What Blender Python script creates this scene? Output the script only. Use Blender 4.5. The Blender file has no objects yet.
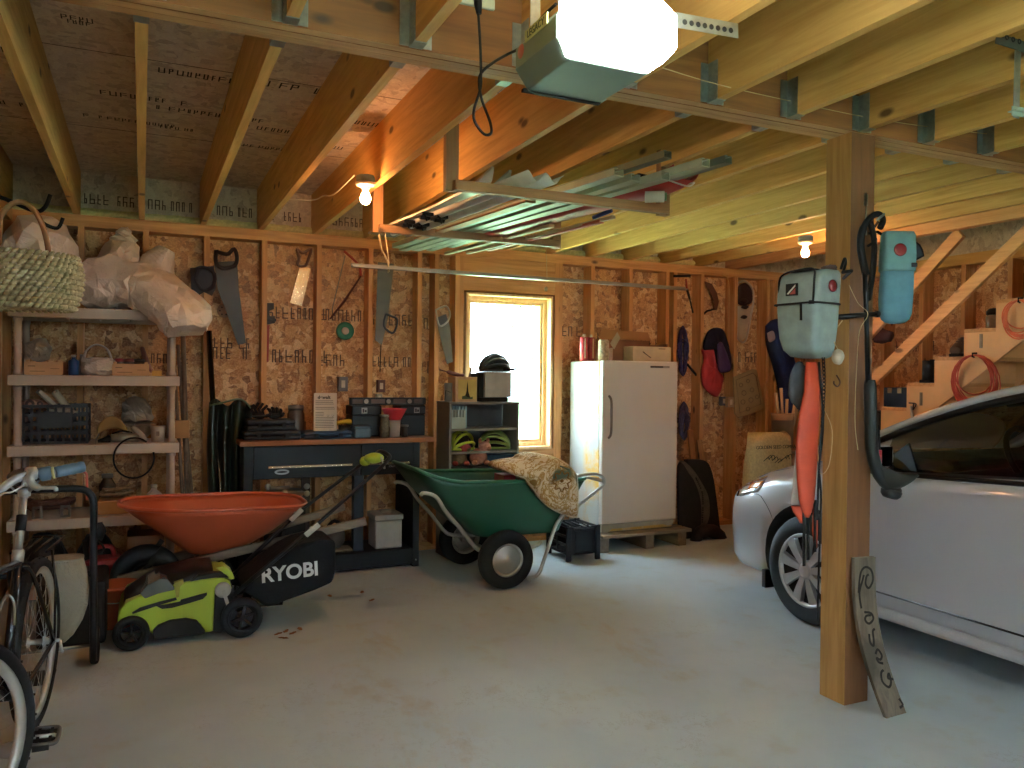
SKY = 135.0; OPENER = 75.0; BULB = 110.0
import bpy, math, random
from mathutils import Vector, Matrix, noise
R_ = random.Random(7)
PI = math.pi
COL = bpy.context.scene.collection
# ------------------------------------------------------------------ camera
CAM_H = 1.42
C_RIGHT = Vector((0.90838, -0.41803, 0.00991)); C_DOWN = Vector((0.00571, -0.01130, -0.99992)); C_FWD = Vector((0.41811, 0.90836, -0.00787))
FPX = 804.0
def ray(px, py): return C_RIGHT*(px-512)+C_DOWN*(py-384)+C_FWD*FPX
def at(px, py, **k):
    d = ray(px, py); (a, v), = k.items(); i = 'XYZ'.index(a); o = Vector((0, 0, CAM_H))
    return o + d*((v-o[i])/d[i])
cd = bpy.data.cameras.new('camera'); cam = bpy.data.objects.new('camera', cd); COL.objects.link(cam)
Mc = Matrix((C_RIGHT, -C_DOWN, -C_FWD)).transposed().to_4x4(); Mc.translation = (0, 0, CAM_H)
cam.matrix_world = Mc
cd.sensor_width = 36; cd.lens = FPX/1024*36; cd.clip_start = .02
bpy.context.scene.camera = cam
vs = bpy.context.scene.view_settings
vs.view_transform = 'Standard'; vs.look = 'None'; vs.gamma = 1; vs.use_curve_mapping = False; vs.exposure = 0.12
# ------------------------------------------------------------------ materials
def lin(c):
    if isinstance(c, str): c = [int(c[i:i+2], 16)/255 for i in (0, 2, 4)]
    return tuple((x/12.92 if x <= .04045 else ((x+.055)/1.055)**2.4) for x in c)+(1,)
class NT:
    def __init__(s, name):
        s.m = bpy.data.materials.new(name); s.m.use_nodes = True; s.t = s.m.node_tree; s.n = s.t.nodes; s.n.clear()
        s.o = s.n.new('ShaderNodeOutputMaterial'); s.p = s.n.new('ShaderNodeBsdfPrincipled'); s.l(s.p.outputs[0], s.o.inputs[0])
    def l(s, a, b): s.t.links.new(a, b)
    def new(s, ty, **k):
        n = s.n.new('ShaderNode'+ty)
        for a, b in k.items(): setattr(n, a, b)
        return n
    def coord(s, scale=(1, 1, 1), rot=(0, 0, 0), gen=False, loc=(0, 0, 0)):
        c = s.new('TexCoord'); m = s.new('Mapping'); m.inputs['Scale'].default_value = scale; m.inputs['Rotation'].default_value = rot; m.inputs['Location'].default_value = loc
        s.l(c.outputs['Generated' if gen else 'Object'], m.inputs[0]); return m.outputs[0]
    def noise(s, v, sc, det=3, rough=.5, dist=0):
        n = s.new('TexNoise'); n.inputs['Scale'].default_value = sc; n.inputs['Detail'].default_value = det; n.inputs['Roughness'].default_value = rough; n.inputs['Distortion'].default_value = dist
        s.l(v, n.inputs['Vector']); return n
    def ramp(s, f, stops, interp='LINEAR'):
        r = s.new('ValToRGB'); e = r.color_ramp.elements; r.color_ramp.interpolation = interp
        while len(e) < len(stops): e.new(.5)
        for i, (p, c) in enumerate(stops):
            e[i].position = p; e[i].color = c if len(c) == 4 else tuple(c)+(1,)
        s.l(f, r.inputs[0]); return r.outputs[0]
    def mix(s, f, a, b, mode='MIX'):
        m = s.new('Mix', data_type='RGBA', blend_type=mode)
        for v, i in ((f, 0), (a, 6), (b, 7)):
            if isinstance(v, (int, float)): m.inputs[i].default_value = v
            elif isinstance(v, tuple): m.inputs[i].default_value = v
            else: s.l(v, m.inputs[i])
        return m.outputs[2]
    def bump(s, h, st=.3, d=.01):
        b = s.new('Bump'); b.inputs['Strength'].default_value = st; b.inputs['Distance'].default_value = d; s.l(h, b.inputs['Height']); s.l(b.outputs[0], s.p.inputs['Normal'])
    def set(s, **k):
        for a, b in k.items():
            i = s.p.inputs[a.replace('_', ' ')]
            if hasattr(b, 'links'): s.l(b, i)
            else: i.default_value = b
        return s
G0, G1 = (0, 0, 0, 1), (1, 1, 1, 1)
_mc = {}
def mt(name, col, rough=.55, metal=0, var=.12, scale=9, bump=.0, coat=0, spec=.5, trans=0, sheen=0):
    """one plain material with slight wear: colour, roughness and a little noise"""
    if name in _mc: return _mc[name]
    s = NT(name); c = lin(col)
    if max(c[:3]) < .03: spec *= .55; c = tuple(x*.6 for x in c[:3])+(1,)
    v = s.coord()
    n = s.noise(v, scale, 4)
    dark = tuple(x*(1-var) for x in c[:3])+(1,); lite = tuple(min(1, x*(1+var)) for x in c[:3])+(1,)
    s.set(Base_Color=s.ramp(n.outputs[0], [(.3, dark), (.7, lite)]), Roughness=rough, Metallic=metal, Coat_Weight=coat)
    s.p.inputs['Specular IOR Level'].default_value = spec; s.p.inputs['Transmission Weight'].default_value = trans
    if sheen: s.p.inputs['Sheen Weight'].default_value = sheen
    if bump: s.bump(n.outputs[0], bump, .01)
    _mc[name] = s.m; return s.m
def wood(name, light, dark, axis='Y', rough=.6, knots=True, gs=1.0):
    if name in _mc: return _mc[name]
    s = NT(name); i = 'XYZ'.index(axis)
    sc = [14*gs]*3; sc[i] = .9*gs
    oi = s.new('ObjectInfo'); cc = s.new('TexCoord'); av = s.new('VectorMath', operation='SCALE'); s.l(oi.outputs['Location'], av.inputs[0]); av.inputs['Scale'].default_value = 3.7
    ad = s.new('VectorMath', operation='ADD'); s.l(cc.outputs['Object'], ad.inputs[0]); s.l(av.outputs[0], ad.inputs[1])
    m = s.new('Mapping'); m.inputs['Scale'].default_value = sc; s.l(ad.outputs[0], m.inputs[0])
    n = s.noise(m.outputs[0], 2.2, 5, .6, .6)
    a = s.mix(s.ramp(n.outputs[0], [(.35, G0), (.68, G1)]), lin(light), lin(dark))
    n2 = s.noise(ad.outputs[0], .8, 2)
    mid = tuple((x+y)/2*.9 for x, y in zip(lin(light), lin(dark)))[:3]+(1,)
    a = s.mix(s.ramp(n2.outputs[0], [(.4, G0), (.7, (.5, .5, .5, 1))]), a, mid)
    if knots:
        k = [5.5]*3; k[i] = 2.6
        m2 = s.new('Mapping'); m2.inputs['Scale'].default_value = k; s.l(ad.outputs[0], m2.inputs[0])
        vo = s.new('TexVoronoi'); vo.inputs['Scale'].default_value = 1; s.l(m2.outputs[0], vo.inputs['Vector'])
        a = s.mix(s.ramp(vo.outputs['Distance'], [(.07, G1), (.13, G0)]), a, tuple(x*.28 for x in lin(dark)[:3])+(1,))
    # slight board to board difference
    hs = s.new('HueSaturation'); mr = s.new('MapRange'); s.l(oi.outputs['Random'], mr.inputs[0]); mr.inputs[3].default_value = .86; mr.inputs[4].default_value = 1.1
    s.l(mr.outputs[0], hs.inputs['Value']); s.l(a, hs.inputs['Color'])
    s.set(Base_Color=hs.outputs[0], Roughness=rough); s.bump(n.outputs[0], .15, .004)
    _mc[name] = s.m; return s.m
def osb(name, cols, stamp=0):
    s = NT(name); v0 = s.coord(); out = None
    nz = s.noise(v0, 9, 2); mx = s.new('VectorMath', operation='SCALE'); s.l(nz.outputs['Color'], mx.inputs[0]); mx.inputs['Scale'].default_value = .05
    base = s.new('VectorMath', operation='ADD'); s.l(v0, base.inputs[0]); s.l(mx.outputs[0], base.inputs[1])
    layers = []
    for k, (rot, sc) in enumerate((((.3, .5, .3), (16, 16, 34)), ((1.0, -.6, 1.2), (30, 15, 22)), ((-.5, .9, -.8), (19, 30, 15)))):
        m = s.new('Mapping'); m.inputs['Rotation'].default_value = rot; m.inputs['Scale'].default_value = sc; s.l(base.outputs[0], m.inputs[0])
        vo = s.new('TexVoronoi'); vo.inputs['Scale'].default_value = 1; s.l(m.outputs[0], vo.inputs['Vector'])
        sp = s.new('SeparateColor'); s.l(vo.outputs['Color'], sp.inputs[0])
        layers.append((vo, sp))
    st = [(p, lin(c)) for p, c in cols]
    a = s.ramp(layers[0][1].outputs[0], st); b = s.ramp(layers[1][1].outputs[1], st); c = s.ramp(layers[2][1].outputs[2], st)
    a = s.mix(s.ramp(layers[1][1].outputs[0], [(.5, G0), (.52, G1)]), a, b); a = s.mix(s.ramp(layers[2][1].outputs[0], [(.6, G0), (.62, G1)]), a, c)
    fine = s.noise(v0, 90, 3); a = s.mix(.35, a, s.ramp(fine.outputs[0], [(.3, lin(cols[0][1])), (.7, lin(cols[-1][1]))]))
    s.set(Base_Color=a, Roughness=.75); s.bump(layers[0][0].outputs['Distance'], .12, .004)
    return s.m
def emit(name, col, st):
    if name in _mc: return _mc[name]
    s = NT(name); s.set(Base_Color=lin(col), Emission_Color=lin(col), Emission_Strength=st); _mc[name] = s.m; return s.m
# ------------------------------------------------------------------ mesh builder
class MB:
    def __init__(s, M=None): s.v = []; s.f = []; s.mi = []; s.M = M; s.cur = 0; s.sm = []
    def add(s, vs, fs, smooth=False):
        b = len(s.v)
        for p in vs:
            p = Vector(p)
            s.v.append(s.M @ p if s.M is not None else p)
        for f in fs: s.f.append([b+i for i in f]); s.mi.append(s.cur); s.sm.append(smooth)
        return s
    def mat(s, i): s.cur = i; return s
    def box(s, x0, x1, y0, y1, z0, z1):
        vs = [(x, y, z) for z in (z0, z1) for y in (y0, y1) for x in (x0, x1)]
        return s.add(vs, [(0, 2, 3, 1), (4, 5, 7, 6), (0, 1, 5, 4), (2, 6, 7, 3), (0, 4, 6, 2), (1, 3, 7, 5)])
    def cbox(s, c, size, M=None):
        c = Vector(c); h = Vector(size)/2; M = M or Matrix.Identity(3)
        vs = [c+M@Vector((x*h.x, y*h.y, z*h.z)) for z in (-1, 1) for y in (-1, 1) for x in (-1, 1)]
        return s.add(vs, [(0, 2, 3, 1), (4, 5, 7, 6), (0, 1, 5, 4), (2, 6, 7, 3), (0, 4, 6, 2), (1, 3, 7, 5)])
    def beam(s, p, q, w, h, up=(0, 0, 1)):
        p = Vector(p); q = Vector(q); d = (q-p).normalized(); u = Vector(up); sd = d.cross(u)
        if sd.length < 1e-4: sd = d.cross(Vector((0, 1, 0)))
        sd.normalize(); u = sd.cross(d).normalized()
        vs = [e+sd*(a*w/2)+u*(b*h/2) for e in (p, q) for b in (-1, 1) for a in (-1, 1)]
        return s.add(vs, [(0, 1, 3, 2), (4, 6, 7, 5), (0, 4, 5, 1), (2, 3, 7, 6), (0, 2, 6, 4), (1, 5, 7, 3)])
    def tube(s, path, r, n=10, closed=False, caps=True, sx=1.0, up=None):
        P = [Vector(p) for p in path]; m = len(P)
        rs = r if isinstance(r, (list, tuple)) else [r]*m
        T = []
        for i in range(m):
            if closed: t = P[(i+1) % m]-P[i-1]
            else: t = P[min(i+1, m-1)]-P[max(i-1, 0)]
            T.append(t.normalized() if t.length > 1e-9 else Vector((0, 0, 1)))
        a = Vector(up) if up else (Vector((0, 0, 1)) if abs(T[0].z) < .9 else Vector((1, 0, 0)))
        u = (a-T[0]*a.dot(T[0])).normalized(); vs = []
        for i in range(m):
            u = (u-T[i]*u.dot(T[i])).normalized(); w = T[i].cross(u)
            for k in range(n):
                an = 2*PI*k/n; vs.append(P[i]+(u*math.cos(an)*sx+w*math.sin(an))*rs[i])
        fs = []
        for i in range(m if closed else m-1):
            j = (i+1) % m
            for k in range(n):
                l = (k+1) % n; fs.append((i*n+k, i*n+l, j*n+l, j*n+k))
        s.add(vs, fs, True)
        if caps and not closed:
            b = len(s.v)-m*n
            s.f.append([b+k for k in range(n)][::-1]); s.mi.append(s.cur); s.sm.append(False)
            s.f.append([b+(m-1)*n+k for k in range(n)]); s.mi.append(s.cur); s.sm.append(False)
        return s
    def cyl(s, p, q, r, r2=None, n=24): return s.tube([p, q], [r, r if r2 is None else r2], n)
    def lathe(s, prof, o=(0, 0, 0), ax=(0, 0, 1), n=28):
        o = Vector(o); ax = Vector(ax).normalized(); a = Vector((1, 0, 0)) if abs(ax.x) < .9 else Vector((0, 1, 0))
        u = (a-ax*a.dot(ax)).normalized(); w = ax.cross(u); vs = []
        for r, h in prof:
            for k in range(n):
                t = 2*PI*k/n; vs.append(o+ax*h+(u*math.cos(t)+w*math.sin(t))*max(r, 1e-4))
        fs = [(i*n+k, i*n+(k+1) % n, (i+1)*n+(k+1) % n, (i+1)*n+k) for i in range(len(prof)-1) for k in range(n)]
        return s.add(vs, fs, True)
    def prism(s, poly, o, u, v, t):
        """polygon in plane (u,v) at o, extruded by vector t"""
        o, u, v, t = map(Vector, (o, u, v, t)); n = len(poly)
        a = [o+u*x+v*y for x, y in poly]; vs = a+[p+t for p in a]
        return s.add(vs, [tuple(range(n))[::-1], tuple(range(n, 2*n))]+[(i, (i+1) % n, n+(i+1) % n, n+i) for i in range(n)])
    def grid(s, fn, nu, nv, closeu=False, thick=0, smooth=True):
        vs = [Vector(fn(i/nu if closeu else i/nu, j/nv)) for j in range(nv+1) for i in range(nu+(0 if closeu else 1))]
        w = nu if closeu else nu+1
        fs = [(j*w+i, j*w+(i+1) % w, (j+1)*w+(i+1) % w, (j+1)*w+i) for j in range(nv) for i in range(nu)]
        return s.add(vs, fs, smooth)
    def ell(s, c, r, n=20, M=None, wob=0, seed=0):
        c = Vector(c); M = M or Matrix.Identity(3); vs = []; m = n//2
        for j in range(m+1):
            ph = PI*j/m
            for i in range(n):
                th = 2*PI*i/n; d = Vector((math.sin(ph)*math.cos(th), math.sin(ph)*math.sin(th), math.cos(ph)))
                k = 1+wob*noise.noise(d*2.1+Vector((seed, seed*1.7, 0)))*1.5+wob*.5*noise.noise(d*5+Vector((0, seed, 3)))
                vs.append(c+M@Vector((d.x*r[0]*k, d.y*r[1]*k, d.z*r[2]*k)))
        fs = [(j*n+i, (j+1)*n+i, (j+1)*n+(i+1) % n, j*n+(i+1) % n) for j in range(m) for i in range(n)]
        return s.add(vs, fs, True)
    def loft(s, rings, caps=True, closed=True, smooth=True):
        n = len(rings[0]); vs = [p for r in rings for p in r]
        fs = [(i*n+k, i*n+(k+1) % n, (i+1)*n+(k+1) % n, (i+1)*n+k) for i in range(len(rings)-1) for k in range(n if closed else n-1)]
        s.add(vs, fs, smooth)
        if caps and closed:
            b = len(s.v)-len(vs)
            s.f.append([b+k for k in range(n)][::-1]); s.mi.append(s.cur); s.sm.append(False)
            s.f.append([b+(len(rings)-1)*n+k for k in range(n)]); s.mi.append(s.cur); s.sm.append(False)
        return s
    def build(s, name, mats, parent=None, bevel=0, sub=0, solid=0, label=None, org=None, fixn=True):
        if not isinstance(mats, (list, tuple)): mats = [mats]
        lo = Vector([min(p[i] for p in s.v) for i in range(3)]); hi = Vector([max(p[i] for p in s.v) for i in range(3)])
        o = (lo+hi)/2
        if parent is None: o.z = lo.z
        if org is not None: o = Vector(org)
        me = bpy.data.meshes.new(name); me.from_pydata([p-o for p in s.v], [], s.f)
        for m in mats: me.materials.append(m)
        me.polygons.foreach_set('material_index', s.mi); me.polygons.foreach_set('use_smooth', s.sm)
        if fixn and not solid:
            import bmesh
            bm = bmesh.new(); bm.from_mesh(me); bmesh.ops.recalc_face_normals(bm, faces=bm.faces); bm.to_mesh(me); bm.free()
        me.update()
        ob = bpy.data.objects.new(name, me); COL.objects.link(ob)
        if parent is not None: ob.parent = parent
        ob.location = o-wloc(parent) if parent is not None else o
        ob['_w'] = tuple(o)
        if solid:
            d = ob.modifiers.new('s', 'SOLIDIFY'); d.thickness = solid; d.offset = 0
        if bevel:
            d = ob.modifiers.new('b', 'BEVEL'); d.width = bevel; d.segments = 2; d.limit_method = 'ANGLE'; d.angle_limit = .7
        if sub:
            d = ob.modifiers.new('u', 'SUBSURF'); d.levels = sub; d.render_levels = sub
        if label: ob['label'] = label
        return ob
def wloc(o): return Vector(o['_w'])
def tag(o, label=None, cat=None, group=None, kind=None):
    if label: o['label'] = label
    if cat: o['category'] = cat
    if group: o['group'] = group
    if kind: o['kind'] = kind
    return o
def thing(name, label, cat, loc, group=None, kind=None):
    o = bpy.data.objects.new(name, None); COL.objects.link(o); o.location = loc; o['_w'] = tuple(loc); o.empty_display_size = .05
    return tag(o, label, cat, group, kind)
def struct(name, loc=(0, 0, 0)): return thing(name, None, None, loc, kind='structure')
def dup(root, loc, label=None, group=None, rz=None, scale=None):
    r = root.copy(); COL.objects.link(r); r.location = loc; r['_w'] = tuple(loc)
    if rz is not None: r.rotation_euler = (0, 0, rz)
    if label: r['label'] = label
    if group: r['group'] = group
    for ch in list(root.children):
        c = ch.copy(); COL.objects.link(c); c.parent = r
        for g in ch.children:
            d = g.copy(); COL.objects.link(d); d.parent = c
    return r
def arc(c, r, a0, a1, n, u=(1, 0, 0), v=(0, 0, 1)):
    c, u, v = map(Vector, (c, u, v)); return [c+u*(r*math.cos(a0+(a1-a0)*i/n))+v*(r*math.sin(a0+(a1-a0)*i/n)) for i in range(n+1)]
def smooth_path(P, k=6):
    P = [Vector(p) for p in P]; out = []
    for i in range(len(P)-1):
        p0 = P[max(i-1, 0)]; p1 = P[i]; p2 = P[i+1]; p3 = P[min(i+2, len(P)-1)]
        for j in range(k):
            t = j/k; out.append(.5*((2*p1)+(p2-p0)*t+(2*p0-5*p1+4*p2-p3)*t*t+(3*p1-p0-3*p2+p3)*t**3))
    out.append(P[-1]); return out
_fonts = {}
def text(name, s, mat, parent, loc, size, u, v, ext=.001, bold=0):
    """lettering built as a mesh: u = reading direction, v = up; loc = centre"""
    c = bpy.data.curves.new(name, 'FONT'); c.body = s; c.size = size; c.extrude = ext; c.align_x = 'CENTER'; c.align_y = 'CENTER'; c.offset = bold
    o = bpy.data.objects.new(name, c); COL.objects.link(o)
    dg = bpy.context.evaluated_depsgraph_get(); me = bpy.data.meshes.new_from_object(o.evaluated_get(dg)); me.name = name
    bpy.data.objects.remove(o)
    u = Vector(u).normalized(); v = Vector(v).normalized(); w = u.cross(v); M3 = Matrix((u, v, w)).transposed()
    me.transform(M3.to_4x4()); me.materials.clear(); me.materials.append(mat)
    ob = bpy.data.objects.new(name, me); COL.objects.link(ob); ob.parent = parent; ob.location = Vector(loc)-wloc(parent); ob['_w'] = tuple(loc)
    return ob
# ------------------------------------------------------------------ room materials
LUM = dict(light='D9AE6C', dark='B98A4E')
wY = wood('joist_lumber', 'DDB066', 'BE8E44', 'Y'); wX = wood('plate_lumber', 'D8A064', 'B47A44', 'X'); wZ = wood('stud_lumber', 'DCA266', 'BA7C44', 'Z')
wPost = wood('post_lumber', 'C4965A', 'A0743A', 'Z'); wLVL = wood('lvl_lumber', 'C49A68', '9C7044', 'X', knots=False)
M_osbw = osb('osb_wall', [(.0, '74401F'), (.3, 'B97A45'), (.6, 'D29A60'), (1, 'EEC898')])
M_osbc = osb('osb_ceiling', [(.0, 'AE9A86'), (.3, 'CCB8A0'), (.6, 'D8C6AE'), (1, 'E2D4BC')])
M_ink = mt('stamp_ink', '4A342A', .8); M_galv = mt('galvanized_steel', '9AA3A2', .38, .85, .15, 40)
M_insul = mt('mineral_wool', 'E2D79A', .95, 0, .15, 40, .6)
def M_floor():
    s = NT('painted_concrete'); v = s.coord()
    a = s.noise(v, .9, 6, .6, .4); b = s.noise(v, 5, 8, .65); c = s.noise(v, 38, 5, .7)
    col = s.mix(s.ramp(a.outputs[0], [(.38, G0), (.66, G1)]), lin('B4C2CA'), lin('C4D0D7'))
    col = s.mix(s.ramp(b.outputs[0], [(.56, G0), (.68, (.25, .25, .25, 1))]), col, lin('B0A38C'))
    m = s.coord((1, .55, 1), (0, 0, .5)); d = s.noise(m, 1.3, 9, .72, .3)
    col = s.mix(s.ramp(d.outputs[0], [(.58, G0), (.66, (.4, .4, .4, 1))]), col, lin('AE9C80'))
    # thin scuffs and flaked paint
    vo = s.new('TexVoronoi', feature='DISTANCE_TO_EDGE'); vo.inputs['Scale'].default_value = 3; dv = s.new('VectorMath', operation='ADD'); s.l(v, dv.inputs[0]); s.l(b.outputs['Color'], dv.inputs[1]); s.l(dv.outputs[0], vo.inputs['Vector'])
    mk = s.mix(1.0, s.ramp(vo.outputs['Distance'], [(.0, (.6, .6, .6, 1)), (.012, G0)]), s.ramp(a.outputs[0], [(.52, G0), (.6, G1)]), 'MULTIPLY')
    col = s.mix(mk, col, lin('7D7261'))
    s.set(Base_Color=col, Roughness=s.ramp(b.outputs[0], [(.3, (.42,)*3), (.7, (.62,)*3)])); s.bump(c.outputs[0], .12, .003); return s.m
XL, XR, YB, YF, ZC = -.79, 6.35, 6.27, -1.6, 2.83   # stud faces of left, right and back walls, rear of the garage, subfloor
ZP = 2.51                                            # top of the wall plates = underside of joists
o = MB().box(XL-.3, XR+.3, YF-.2, YB+.3, -.12, 0).build('floor', M_floor()); tag(o, kind='structure')
# ---- ceiling: subfloor panels, joists, flush triple beam, hangers
ceil = struct('ceiling', (2.8, 2.4, ZC))
b = MB(); b.box(XL-.14, XR+.14, YF-.14, YB+.14, ZC, ZC+.02)
sf = b.build('subfloor', M_osbc, ceil)
for k in range(1, 7):
    y = YB+.14-1.22*k
    MB().box(XL-.14, XR+.14, y-.002, y+.002, ZC-.0015, ZC-.0005).build('panel_seam', M_ink, ceil)
JX = [-.008+.4064*k for k in range(-2, 13)]
BY0, BY1 = 2.565, 2.70
j0 = MB().box(-.019, .019, BY1, YB+.10, ZP, ZC).build('joist', wY, ceil); m_back = j0.data
h0 = MB().box(-.045, -.0195, BY1-.0, BY1+.0, 0, 0)
hb = MB()
for sx in (-1, 1):
    hb.box(*(sorted((sx*.0195, sx*.0225))), -.06, .0, 0.0, .15); hb.box(*(sorted((sx*.0195, sx*.055))), -.004, 0, 0.0, .15)
    for q in range(5): hb.cyl((sx*.0228, -.03, .02+q*.026), (sx*.0245, -.03, .02+q*.026), .003, n=6)
hb.box(-.0225, .0225, -.055, 0, -.003, 0)
hang_me = None
for k, x in enumerate(JX):
    jb = MB().box(x-.019, x+.019, BY1, YB+.10, ZP, ZC).build('joist', wY, ceil)
    jf = MB().box(x+.012-.019, x+.012+.019, YF-.1, BY0, ZP, ZC).build('joist', wY, ceil)
    for j, y, sgn in ((jf, BY0, 1), (jb, BY1, -1)):
        hb2 = MB(Matrix.Translation((x+(.012 if sgn > 0 else 0), y, ZP)) @ Matrix.Scale(sgn, 4, (0, 1, 0))); hb2.v = []
        if hang_me is None or True:
            for p in hb.v: hb2.v.append(hb2.M @ p)
            hb2.f = hb.f; hb2.mi = hb.mi; hb2.sm = hb.sm
            hb2.build('joist_hanger', M_galv, j)
bpy.data.objects.remove(j0)
b = MB()
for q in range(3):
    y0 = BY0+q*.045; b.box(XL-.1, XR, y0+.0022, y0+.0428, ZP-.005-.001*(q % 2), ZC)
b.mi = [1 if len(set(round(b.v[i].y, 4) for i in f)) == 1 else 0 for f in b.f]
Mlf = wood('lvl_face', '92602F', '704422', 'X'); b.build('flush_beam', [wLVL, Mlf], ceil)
def double_joist(x):
    for dx in (-.0195, .0195): MB().box(x+dx-.019, x+dx+.019, BY1, YB+.1, ZP, ZC).build('joist', wood('trimmer_lumber', 'DDA670', 'C08850', 'Y'), ceil)
double_joist(5.285)
MB().box(XL-.14, XR+.14, YB+.102, YB+.14, ZP, ZC).build('rim_board', M_osbc, ceil)
for x0, x1 in zip(JX[:-1], JX[1:]):   # blankets of mineral wool stuffed on the plate between joists
    s0 = R_.random()*9
    MB().grid(lambda u, v: (x0+.02+u*(x1-x0-.04), YB+.085-.03*math.sin(PI*v)-.012*noise.noise(Vector((u*6, v*3, s0))), ZP+.002+.062*v+.008*noise.noise(Vector((u*9, s0, v)))*(v)), 10, 4).build('insulation', M_insul, ceil)
MB().box(XR+.10, XR+.14, YF-.14, YB+.101, ZP, ZC).build('rim_board', M_osbc, ceil)
MB().box(XL-.14, XL-.10, YF-.14, YB+.101, ZP, ZC).build('rim_board', M_osbc, ceil)
for z in (2.5,): MB().box(XR, XR+.13, YF, YB, 2.42, ZP).build('top_plate', wY, ceil)
# ink stamps on the subfloor: rows of small block glyphs
def glyphs(b, o, u, v, n, h, rng):
    o, u, v = map(Vector, (o, u, v)); x = 0; w = u.cross(v)*.0008
    for k in range(n):
        cw = h*rng.uniform(.22, .5)
        if rng.random() < .16: x += cw; continue
        t = h*.10; typ = rng.random(); P = lambda a, c, aw, ch: b.prism([(a, c), (a+aw, c), (a+aw, c+ch), (a, c+ch)], o+u*x, u, v, w)
        P(0, 0, t, h)
        if typ < .75: P(cw-t, 0, t, h*(1 if typ < .4 else .5))
        if typ < .5: P(0, h-t, cw, t)
        if .3 < typ: P(0, h*.42, cw, t)
        if typ > .6: P(0, 0, cw, t)
        x += cw+h*.22
    return b
rg = random.Random(3)
b = MB()
for (x, y, n, h) in [(-.32, 3.15, 9, .06), (-.3, 3.62, 4, .035), (-.28, 3.66, 4, .03), (-.2, 4.5, 10, .05), (-.3, 4.95, 16, .04), (.06, 3.35, 12, .06), (.06, 4.05, 10, .05), (.06, 4.62, 14, .05), (.06, 4.98, 9, .04),
    (.5, 3.4, 6, .06), (.46, 4.0, 11, .06), (.48, 4.75, 8, .05), (.46, 5.15, 10, .045), (.9, 3.3, 8, .06), (.9, 3.85, 6, .035), (.86, 4.4, 10, .05), (.88, 4.95, 8, .045), (-.72, 4.1, 7, .05), (-.72, 4.9, 8, .05), (1.32, 3.6, 8, .05), (1.7, 4.0, 9, .05)]:
    glyphs(b, (x, y, ZC-.0004), (1, 0, 0), (0, 1, 0), int(n*1.1), h*1.35, rg)
st = b.build('ink_stamp', mt('ceiling_ink', '2E2420', .8), ceil)
b = MB()
for x in JX[1:8]: glyphs(b, (x+.04, YB+.1015, ZP+.10), (1, 0, 0), (0, 0, 1), 9, .07, rg)
b.build('ink_stamp', M_ink, ceil)
# ---- back wall
W0, W1, WZ0, WZ1 = 2.455, 3.275, .80, 2.135     # window rough opening
wb = struct('wall_back', ((XL+XR)/2, YB, 0))
b = MB(); yo = YB+.14
b.box(XL-.14, W0, yo, yo+.015, 0, ZP); b.box(W1, XR+.14, yo, yo+.015, 0, ZP); b.box(W0, W1, yo, yo+.015, 0, WZ0); b.box(W0, W1, yo, yo+.015, WZ1, ZP)
b.build('sheathing', M_osbw, wb)
MB().box(XL, XR, YB, YB+.139, 2.43, ZP).build('top_plate', wX, wb)
MB().box(XL, XR, YB, YB+.139, 0, .04).build('sill_plate', wX, wb)
SX = [x+.028 for x in JX if XL < x < XR]+[.02+.4064*13, .02+.4064*14, .02+.4064*15]
for x in SX:
    if W0-.06 < x < W1+.06:
        continue
    MB().box(x-.019, x+.019, YB, YB+.139, .04, 2.43).build('stud', wZ, wb)
for x in (W0-.038, W1+.038, W0-.076, W1+.076): MB().box(x-.019, x+.019, YB, YB+.139, .04, 2.43).build('stud', wZ, wb)
for x in (2.2, 4.58, 5.87-.06): MB().box(x-.019, x+.019, YB, YB+.139, .04, 2.43).build('stud', wZ, wb)
MB().box(W0-.057, W1+.057, YB+.004, YB+.13, WZ1+.012, 2.429).build('window_header', wX, wb)
for x in (W0+.2, (W0+W1)/2, W1-.2): MB().box(x-.019, x+.019, YB, YB+.139, .04, WZ0-.05).build('stud', wZ, wb)
MB().box(W0-.019, W1+.019, YB, YB+.139, WZ0-.05, WZ0-.002).build('rough_sill', wX, wb)
b = MB()
for (x, z, n, h) in [(.45, 1.62, 8, .08), (.06, 1.5, 7, .07), (.88, 1.86, 9, .09), (.88, 1.52, 9, .10), (.46, 1.54, 8, .09), (1.27, 1.86, 8, .09), (1.27, 1.5, 4, .09), (1.68, 1.84, 8, .09), (1.7, 1.5, 8, .08), (2.08, 1.82, 3, .09), (2.08, 1.45, 3, .1), (.9, .98, 8, .08), (1.3, 1.0, 8, .08), (3.4, 1.8, 6, .09), (3.75, 1.75, 8, .09), (4.15, 1.72, 8, .08), (4.15, 1.45, 7, .08), (4.65, 1.6, 5, .1), (4.95, 1.62, 6, .12), (4.98, 1.4, 6, .1), (5.4, 1.6, 6, .1), (4.6, 1.0, 8, .09)]:
    glyphs(b, (x, yo-.0005, z), (1, 0, 0), (0, 0, 1), n, h, rg)
b.build('ink_stamp', M_ink, wb)
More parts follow.
